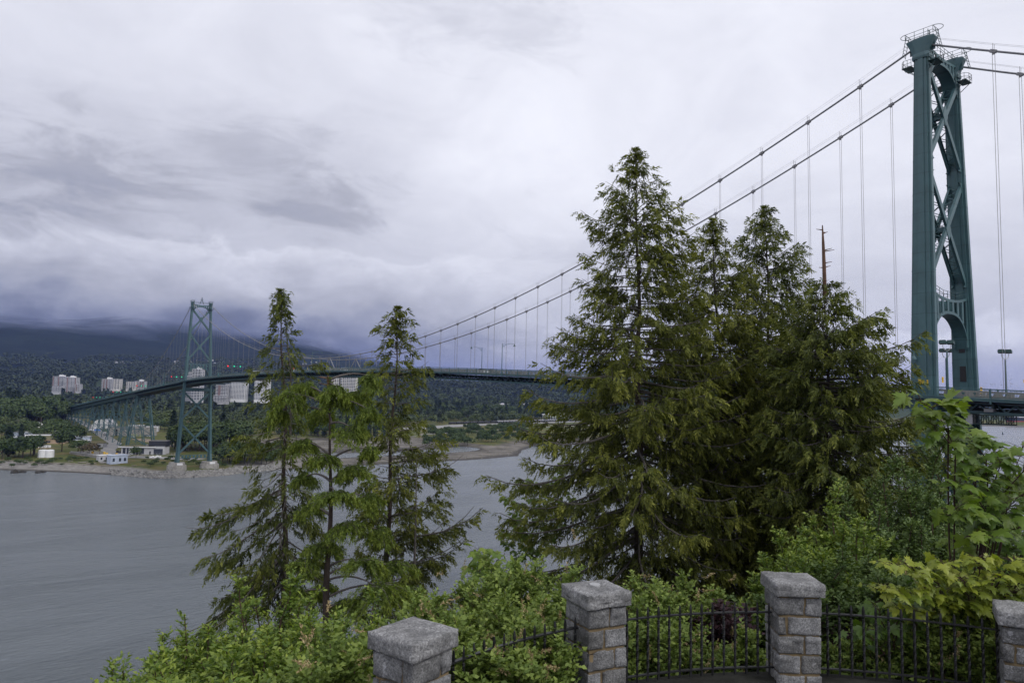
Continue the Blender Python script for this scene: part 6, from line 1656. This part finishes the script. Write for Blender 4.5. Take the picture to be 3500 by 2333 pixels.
def shrub(name, label, c, h, w, nst, leafL, leafW, fm, group, seed, plume=0, dens=1.0, lean=(0, 0), cat='shrub', up=.5):
    """many-stemmed bush: stems, side twigs with leaves all along, dry plumes at the ends"""
    rs = np.random.default_rng(seed)
    t = thing(name, label, cat, c, group)
    mb = MB(); PP = []; DD = []; TT = []; ends = []
    for i in range(nst):
        az = rs.random()*2*PI; k = rs.random()**.6; hh = h*(.66+.34*rs.random())*(1-.2*k*k)
        if rs.random() < .22: hh *= 1.12
        b0 = np.array(c)+np.array([math.cos(az), math.sin(az), 0])*w*.25*k
        tip = np.array(c)+np.array([math.cos(az)*w*k+lean[0]*hh, math.sin(az)*w*k+lean[1]*hh, hh])
        ctrl = b0*.45+tip*.55+np.array([-math.cos(az)*w*.12, -math.sin(az)*w*.12, .18*hh])
        q = np.linspace(0, 1, 9)[:, None]; pts = (1-q)**2*b0+2*q*(1-q)*ctrl+q*q*tip+rs.normal(size=(9, 3))*.012*h
        mb.tube(list(pts), list(np.linspace(.016, .004, 9)*(.6+h*.25)), 4, caps=False)
        seg = np.diff(pts, axis=0); ends.append((pts[-1], nrm(seg[-1])))
        ntw = int(hh*30*dens)
        for j in range(ntw):
            s = .18+.82*rs.random(); k2 = min(7, int(s*8)); p = pts[k2]+seg[k2]*(s*8-k2); d = nrm(seg[k2])
            a2 = rs.random()*2*PI; rd = np.array([math.cos(a2), math.sin(a2), up*rs.random()+.1]); tl = (.10+.26*rs.random())*min(1, h/1.6)*(1.15-.6*s)
            td = nrm(rd+d*.6)
            nl = max(3, int(tl/leafL*2.6)); e = np.arange(nl)/nl
            PP.append(p+td*(tl*(e+.15))[:, None]); 
            sd = nrm(np.cross(td, np.array([.1, .2, 1]))); sg = np.where(np.arange(nl) % 2, 1, -1)[:, None]
            DD.append(td*.8+sd*sg*.85+rs.normal(size=(nl, 3))*.28+np.array([0, 0, .1])); TT.append(np.clip(.15+.38*s*(.5+e)+.16*rs.random(nl)+rs.normal()*.1, 0, 1))
        nl = 12; e = np.arange(nl)/nl                     # pale shoot at the tip
        PP.append(pts[-1]-nrm(seg[-1])*(.22*(1-e))[:, None]*min(1, h)); a = np.arange(nl)*2.4
        DD.append(np.stack([np.cos(a), np.sin(a), .5+e*1.3], -1)); TT.append(np.clip(.55+.4*e+rs.normal(size=nl)*.06, 0, 1))
    PP = np.concatenate(PP); DD = np.concatenate(DD); TT = np.concatenate(TT); n = len(PP)
    nn = np.stack([rs.normal(size=n)*.7-HF[0]*.3, rs.normal(size=n)*.7-HF[1]*.3, np.ones(n)], -1)
    L = leafL*(.65+.6*rs.random(n)); V, F = blades(PP, DD, nn, L, L*leafW/leafL*(.8+.4*rs.random(n)), .14, .42, .12)
    mb.build('stems', M['stem'], t, fix=False); np_mesh('leaves', V, F, fm, t, TT)
    if plume:
        P2 = []; D2 = []; L2 = []
        for i in range(plume):
            p, d = ends[i % len(ends)]; p = p+rs.normal(size=3)*np.array([.16*w+.03, .16*w+.03, .10*h]); ax = nrm(d+rs.normal(size=3)*.5+np.array([0, 0, -.3])); m_ = 46
            e = rs.random(m_); P2.append(p+ax*(.19*e)[:, None]+rs.normal(size=(m_, 3))*(.016*(1.1-e))[:, None]); D2.append(ax+rs.normal(size=(m_, 3))*.75); L2.append(.018+.022*rs.random(m_))
        P2 = np.concatenate(P2); D2 = np.concatenate(D2); L2 = np.concatenate(L2); V, F = blades(P2, D2, rand_unit(len(P2)), L2, L2*.42)
        np_mesh('flower_plumes', V, F, F_PLUME, t, rs.random(len(P2)))
    return t
def foot(u, vtop, dp, h):
    """base point of a bush whose top shows at (u, vtop)"""
    p = P(u, vtop, dp); return np.array([p[0], p[1], p[2]-h])
def plant(kind, u, v, dp, h, w, label, seed, nst=None, **k):
    c = foot(u, v, dp, h)
    g = float(bluff_h(c[0], c[1]))
    if c[2] > g: h += c[2]-g; c[2] = g
    fm, nm, ll, lw, grp = {'b': (F_SHRUB, 'leafy_shrub', .074, .035, 'bright leafy shrubs'), 'd': (F_SHRUB_D, 'dark_shrub', .064, .034, 'dark small-leaved shrubs'), 'o': (F_OCEAN, 'oceanspray_shrub', .060, .040, 'shrubs with dry flower plumes')}[kind]
    return shrub(nm, label, c, h, w*1.2, nst or int(22+30*w), ll, lw, fm, grp, seed, **k)
BL = [('b', 655, 1325, 11.5, 2.3, .75, 'tallest bright shrub with a pale pointed top in front of the thin cedar'), ('b', 575, 1395, 10.5, 2.0, .75, 'bright shrub left below the pointed one'), ('b', 425, 1425, 10.5, 2.0, .55, 'narrow bright shrub standing alone against the water at left'),
      ('b', 470, 1412, 11.2, 2.2, .6, 'bright shrub with upright twin tips against the water'), ('b', 350, 1470, 9.6, 1.7, .7, 'bright low shrub at the left end of the bank'), ('b', 270, 1520, 8.8, 1.4, .6, 'yellowish low shrub at the far left bottom corner'), ('b', 215, 1552, 8.4, 1.1, .4, 'small shrub tip at the lower left edge of the leaves'),
      ('b', 520, 1455, 9.2, 1.9, .8, 'bright shrub in the middle of the left bank'), ('b', 430, 1495, 8.3, 1.7, .8, 'bright shrub low on the left bank near the picture edge'), ('b', 610, 1470, 8.2, 1.8, .85, 'bright shrub below the pointed one at the bottom edge'), ('b', 745, 1395, 10.5, 2.2, .8, 'bright shrub under the weeping hemlock'),
      ('b', 830, 1400, 9.8, 2.1, .7, 'bright shrub just left of the nearest pier cap'), ('b', 700, 1440, 8.8, 1.9, .8, 'bright shrub between the pointed shrub and the nearest pier'), ('b', 330, 1545, 7.8, 1.3, .7, 'low bright leaves along the bottom edge at left'), ('b', 520, 1535, 7.4, 1.4, .8, 'low bright leaves at the bottom edge below the left bank'), ('b', 640, 1535, 7.3, 1.5, .7, 'low bright leaves at the bottom edge beside the plumes')]
for i, (k, u, v, dp, h, w, lb) in enumerate(BL): plant(k, u, v, dp, h, w, lb, 100+i, dens=1.15)
OL = [('o', 775, 1488, 7.0, 1.5, .6, 'plumed shrub touching the left side of the nearest pier', 26), ('o', 690, 1530, 6.6, 1.2, .45, 'low plumed shrub at the bottom edge left of the nearest pier', 16),
      ('o', 1010, 1378, 9.4, 2.0, .8, 'plumed shrub right behind the nearest pier cap', 16), ('o', 1110, 1325, 10.2, 2.3, .85, 'tall pale green shrub with upright stems left of the chipped-cap pier', 8), ('o', 1190, 1300, 10.8, 2.4, .85, 'tall upright shrub nearest to the big cedar on the left', 5), ('o', 1265, 1312, 10.4, 2.3, .75, 'upright shrub close behind the chipped-cap pier', 6),
      ('o', 1150, 1375, 9.2, 2.0, .9, 'dense pale shrub above the middle of the overgrown fence', 10), ('o', 1060, 1420, 8.5, 1.7, .8, 'plumed leafy mass behind the left end of the overgrown fence', 12), ('o', 1240, 1400, 8.9, 1.9, .7, 'leafy mass behind the right end of the overgrown fence', 9),
      ('o', 1120, 1440, 7.35, 1.5, .6, 'leaves pushing through the overgrown fence at its middle', 13), ('o', 1225, 1440, 7.6, 1.5, .5, 'leaves pushing through the overgrown fence beside the chipped-cap pier', 12), ('o', 1085, 1480, 6.95, 1.2, .36, 'leaves pushing through the overgrown fence beside the nearest pier', 8), ('o', 1170, 1505, 7.25, 1.1, .5, 'lowest leaves at the foot of the overgrown fence', 10),
      ('o', 1500, 1335, 10.2, 2.2, .85, 'plumed shrub right of the chipped-cap pier', 12), ('o', 1590, 1345, 10.6, 2.2, .8, 'plumed shrub under the tallest cedar', 12), ('o', 1490, 1420, 9.0, 1.6, .55, 'leafy shrub behind the left end of the middle fence', 6), ('o', 1600, 1455, 9.4, 1.2, .5, 'low plumed shrub behind the middle fence', 10), ('o', 1720, 1450, 9.6, 1.3, .4, 'small plumed shrub left of the squared pier behind the fence', 8),
      ('o', 1930, 1480, 9.3, 1.0, .4, 'small plumed shrub right of the squared pier behind the fence', 9)]
for i, (k, u, v, dp, h, w, lb, pl) in enumerate(OL): plant(k, u, v, dp, h, w, lb, 200+i, plume=pl, dens=1.5)
DL = [('b', 1905, 1148, 12.5, 3.2, .95, 'tall light green shrub with pointed shoots above the squared pier'), ('b', 1830, 1215, 12.0, 2.8, .75, 'light green shrub just left above the squared pier'), ('b', 1985, 1190, 12.2, 2.9, .7, 'light green shrub right of the tall pointed shrub'), ('d', 1900, 1290, 11.0, 2.6, 1.0, 'darker leafy mass right behind the squared pier'), ('d', 2010, 1275, 11.2, 2.6, .9, 'dark leafy mass behind the left part of the right fence'), ('b', 1800, 1300, 11.0, 2.3, .5, 'slim light green shrub rising behind the squared pier cap'),
      ('d', 2110, 1085, 15.0, 4.2, 1.3, 'large dark small-leaved shrub below the near tower leg'), ('d', 2040, 1150, 14.5, 3.8, 1.1, 'dark shrub left below the near tower leg'), ('d', 2190, 1105, 14.5, 4.0, 1.2, 'dark shrub under the highest maple leaves'), ('d', 2290, 1065, 15.5, 4.2, 1.2, 'dark twiggy shrub against the water at the right edge'), ('d', 2100, 1225, 12.8, 3.0, 1.2, 'dark leafy mass in the middle of the right bank'), ('d', 2230, 1220, 12.8, 3.0, 1.2, 'dark leafy mass behind the maple at right'), ('d', 2330, 1180, 13.0, 3.2, 1.1, 'dark leafy mass at the right edge behind the maple'), ('d', 2180, 1330, 10.8, 2.4, 1.0, 'dark leaves low behind the right fence')]
for i, (k, u, v, dp, h, w, lb) in enumerate(DL): plant(k, u, v, dp, h, w*(1.25 if k == 'd' else 1.05), lb, 300+i, dens=1.9 if k == 'd' else 1.2, nst=int((44 if k == 'd' else 28)+30*w))
OR = [('o', 2215, 1335, 9.1, 2.0, .6, 'leafy mass below the tall maple in front of its stems', 3), ('o', 2275, 1325, 9.0, 2.0, .6, 'leafy mass in front of the tall maple stems at right', 3), ('o', 2345, 1320, 9.0, 2.0, .5, 'leafy mass behind the right-edge pier', 2), ('o', 2120, 1390, 9.3, 1.7, .7, 'leafy mass behind the young maple leaves at the middle of the right fence', 4), ('o', 2290, 1400, 8.6, 1.6, .55, 'leafy mass just left of the right-edge pier', 5), ('o', 2160, 1440, 8.9, 1.35, .62, 'leafy plumed mass behind the middle of the right fence', 12), ('o', 2240, 1425, 8.75, 1.5, .6, 'leafy plumed mass behind the right part of the right fence', 12), ('o', 2300, 1345, 9.0, 1.8, .7, 'leafy plumed shrub above the right-edge pier', 9), ('o', 2060, 1500, 9.0, 1.0, .45, 'low plumed leaves behind the left part of the right fence', 8)]
for i, (k, u, v, dp, h, w, lb, pl) in enumerate(OR): plant(k, u, v, dp, h, w, lb, 400+i, plume=pl, dens=1.3)
for u, v, w, lb in ((1668, 1385, .55, 'purple-leaved bush behind the fence left of the squared pier'), (1925, 1425, .42, 'purple-leaved bush behind the fence right of the squared pier')):
    c = foot(u, v, 10.2, 1.2); shrub('purple_shrub', lb, c, 1.2, w, 22, .07, .045, F_PURPLE, 'purple-leaved bushes', 500+int(u), dens=1.3)
# undergrowth on the slope directly outside the wall
n = 26000; th = RNG.random(n)*2*PI; rr = 6.1+9*RNG.random(n)**1.1; x = VC[0]+rr*np.cos(th); y = VC[1]+rr*np.sin(th); ok = (y > VC[1]-5); x, y = x[ok], y[ok]; n = len(x)
p = np.stack([x, y, bluff_h(x, y)+.05+.5*RNG.random(n)**2], -1); a = RNG.random(n)*2*PI; V, F = blades(p, np.stack([np.cos(a), np.sin(a), .3+.5*RNG.normal(size=n)], -1), np.stack([.4*RNG.normal(size=n), .4*RNG.normal(size=n), np.ones(n)], -1), .05+.06*RNG.random(n), .03+.03*RNG.random(n), .12)
tag(np_mesh('undergrowth', V, F, F_SHRUB_D, None, .1+.5*RNG.random(n)), 'low leafy undergrowth on the slope outside the wall', kind='stuff')

# big-leaf maple: five-lobed leaves on long stalks
_ml = [(0, 0), (.10, -.10), (.30, -.14), (.24, .02), (.52, .06), (.42, .16), (.56, .34), (.34, .30), (.36, .46), (.20, .42), (.17, .70), (.08, .74), (0, .98)]
_ml = _ml+[(-a, b) for a, b in _ml[-2:0:-1]]
def maple_leaves(pos, d, nn, S, tint):
    """flat lobed leaf drooping along the midrib, sides folded down"""
    n = len(pos); o = np.array(_ml); K = len(o); d = nrm(d); nn = nrm(nn-d*np.sum(nn*d, -1, keepdims=True)); sd = np.cross(d, nn)
    fold = .10+.28*RNG.random((n, 1)); droop = .10+.30*RNG.random((n, 1))
    ax, by = o[None, :, 0], o[None, :, 1]
    h = -fold*np.abs(ax)*1.1-droop*by*by*.8+.02*np.sin(9*by+6*ax)
    V = pos[:, None]+S[:, None, None]*(sd[:, None]*ax[..., None]+d[:, None]*by[..., None]+nn[:, None]*h[..., None])
    cen = pos[:, None]+S[:, None, None]*(d[:, None]*.34+nn[:, None]*(.03-droop*.1)[..., None]); V = np.concatenate([V, cen], 1)
    f = np.array([(K, k, (k+1) % K) for k in range(K)]); F = (f[None]+(np.arange(n)*(K+1))[:, None, None]).reshape(-1, 3)
    return V.reshape(-1, 3), F, np.repeat(tint, K)
def maple(name, label, boughs, fm, size, seed, per, base, young=.0, deeper=0.0):
    """boughs: screen paths (u, v, distance); leaves hang along them on stalks"""
    rs = np.random.default_rng(seed); c = np.array(base); c[2] = float(bluff_h(c[0], c[1]))
    t = thing(name, label, 'tree' if 'tree' in name else 'sapling', c, 'maples beside the lookout'); mb = MB(); PP = []; DD = []; NN = []; SS = []; TT = []
    for path in boughs:
        pts = np.array([P(q[0], q[1], q[2]+deeper) for q in path]); fine = []
        for a, b_ in zip(pts, pts[1:]):
            for e in np.linspace(0, 1, 7)[:-1]: fine.append(a+(b_-a)*e)
        fine.append(pts[-1]); fine = np.array(fine)+rs.normal(size=(len(fine), 3))*.01
        mb.tube([c+(fine[0]-c)*(.18*k)+HF*(.5*math.sin(PI*.18*k)) for k in range(0, 6)]+list(fine), list(np.linspace(.016, .011, 6))+list(np.linspace(.010, .004, len(fine))), 5, caps=False)
        nl = max(2, int(per*np.linalg.norm(np.diff(fine, axis=0), axis=1).sum()))
        for k in range(nl):
            s = .12+.88*(k+rs.random())/nl; q = fine[min(len(fine)-1, int(s*(len(fine)-1)))]
            a = rs.random()*2*PI; st = nrm(np.array([math.cos(a), math.sin(a), .35+.3*rs.normal()])); sl = (.10+.20*rs.random())*size/.26
            e = q+st*sl; mb.tube([q, q+st*sl*.6+np.array([0, 0, .02]), e], [.004, .003, .002], 3, caps=False)
            PP.append(e); DD.append(st*.7-HF*.45+np.array([0, 0, -.45-.3*rs.random()])+rs.normal(size=3)*.25); NN.append(np.array([0, 0, 1.0])-HF*.35+rs.normal(size=3)*.30); SS.append(size*(.42+.72*rs.random())); TT.append(np.clip(.25+.3*s+.28*rs.random()+young, 0, 1))
    V, F, T = maple_leaves(np.array(PP), np.array(DD), np.array(NN), np.array(SS), np.array(TT)); mb.build('limbs', M['stem'], t, fix=False); np_mesh('leaves', V, F, fm, t, T); return t
b1 = P(2300, 1330, 10.6)
maple('maple_tree', 'big-leaved maple at the right edge reaching up past the bridge deck', [
    [(2260, 1150, 7.4), (2195, 1030, 7.0), (2150, 945, 6.8), (2112, 918, 6.7)], [(2195, 1035, 7.0), (2150, 985, 6.9), (2115, 955, 6.8)], [(2180, 985, 6.9), (2190, 940, 6.8), (2180, 915, 6.8)], [(2270, 1160, 7.4), (2265, 1050, 7.2), (2220, 1000, 7.2), (2190, 1015, 7.2)], [(2270, 1140, 7.5), (2300, 1060, 7.4), (2262, 1005, 7.3)],
    [(2280, 1160, 7.4), (2350, 1080, 7.2), (2368, 1030, 7.1)], [(2270, 1180, 7.3), (2220, 1120, 7.1), (2185, 1110, 7.0)], [(2280, 1200, 7.3), (2225, 1180, 7.0), (2190, 1170, 6.9), (2175, 1185, 6.9)], [(2290, 1210, 7.3), (2330, 1150, 7.1), (2365, 1120, 7.0)], [(2290, 1230, 7.3), (2250, 1225, 7.0), (2215, 1235, 6.9)], [(2300, 1230, 7.4), (2340, 1210, 7.0), (2370, 1190, 7.0)],
    [(2250, 1210, 7.6), (2240, 1090, 7.5), (2215, 1060, 7.5)], [(2300, 1260, 7.4), (2320, 1120, 7.6), (2350, 1010, 7.6)], [(2262, 1230, 7.4), (2300, 1180, 7.2), (2330, 1170, 7.2)],
    [(2320, 1300, 8.2), (2290, 1200, 7.9), (2250, 1130, 7.8)], [(2330, 1300, 8.2), (2340, 1180, 7.9), (2352, 1100, 7.8)], [(2310, 1310, 8.3), (2240, 1270, 8.0), (2190, 1240, 7.9)], [(2330, 1310, 8.2), (2350, 1260, 7.9), (2375, 1230, 7.8)]], F_MAPLE, .235, 3, 24, b1, deeper=2.1)
maple('maple_tree', 'yellow-green young maple leaves spread above the right fence', [
    [(2200, 1400, 8.8), (2140, 1330, 8.6), (2085, 1300, 8.4), (2040, 1300, 8.3)], [(2220, 1390, 8.8), (2190, 1310, 8.6), (2160, 1285, 8.5)], [(2240, 1390, 8.8), (2250, 1300, 8.5), (2240, 1275, 8.4)], [(2260, 1390, 8.8), (2310, 1310, 8.5), (2330, 1275, 8.4)], [(2280, 1390, 8.8), (2350, 1330, 8.4), (2370, 1300, 8.3)],
    [(2200, 1400, 8.7), (2150, 1350, 8.5), (2110, 1350, 8.4)], [(2230, 1395, 8.7), (2215, 1340, 8.4), (2200, 1320, 8.4)], [(2260, 1395, 8.7), (2280, 1340, 8.4), (2290, 1320, 8.4)], [(2150, 1380, 8.7), (2060, 1360, 8.5), (2010, 1350, 8.5)], [(2270, 1400, 8.8), (2320, 1360, 8.5), (2350, 1360, 8.4)],
    [(2230, 1430, 8.8), (2190, 1390, 8.6), (2150, 1385, 8.55)], [(2250, 1440, 8.75), (2240, 1390, 8.55), (2225, 1380, 8.5)], [(2260, 1450, 8.7), (2290, 1410, 8.5), (2300, 1395, 8.5)], [(2160, 1440, 8.9), (2100, 1400, 8.75), (2060, 1400, 8.7)], [(2180, 1460, 8.9), (2170, 1420, 8.75), (2150, 1410, 8.7)]], F_MAPLE_Y, .165, 4, 34, P(2230, 1420, 9.4), .08)
maple('maple_sapling', 'dark broad maple leaves hanging behind the right fence', [
    [(2040, 1470, 9.0), (2020, 1400, 8.9), (2000, 1380, 8.9)], [(2050, 1480, 9.0), (2070, 1410, 8.9), (2100, 1390, 8.8)], [(2060, 1490, 9.0), (2110, 1430, 8.85), (2130, 1420, 8.8)], [(2030, 1500, 9.0), (1990, 1450, 8.9), (1975, 1450, 8.9)], [(2050, 1500, 9.0), (2060, 1450, 8.9), (2080, 1450, 8.9)], [(2080, 1400, 9.1), (2120, 1340, 9.0), (2160, 1350, 8.9)]], F_MAPLE, .20, 5, 20, P(2050, 1520, 9.3), -.3)
maple('maple_sapling', 'bright green maple sapling at the water side left of the tallest cedar', [
    [(1120, 1330, 13.5), (1105, 1290, 13.3), (1100, 1255, 13.2)], [(1125, 1330, 13.5), (1140, 1285, 13.2), (1160, 1270, 13.2)], [(1120, 1335, 13.4), (1100, 1310, 13.2), (1085, 1305, 13.2)], [(1130, 1335, 13.4), (1165, 1320, 13.2), (1180, 1310, 13.2)], [(1115, 1330, 13.4), (1110, 1300, 13.0), (1125, 1280, 13.0)]], F_MAPLE, .24, 6, 16, P(1125, 1360, 13.6), .05)
maple('maple_sapling', 'light green maple foliage low behind the left skirt of the tallest cedar', [
    [(1220, 1290, 31), (1190, 1200, 31), (1160, 1130, 31)], [(1230, 1280, 31), (1240, 1180, 31), (1250, 1100, 31)], [(1240, 1280, 31), (1290, 1190, 31), (1310, 1120, 31)], [(1210, 1300, 31), (1170, 1250, 31), (1155, 1220, 31)], [(1250, 1250, 31), (1280, 1130, 31), (1290, 1060, 31)], [(1230, 1290, 31), (1200, 1240, 31), (1180, 1170, 31)], [(1225, 1200, 31), (1215, 1130, 31), (1200, 1100, 31)]], F_MAPLE, .30, 7, 26, P(1230, 1400, 31), .08)
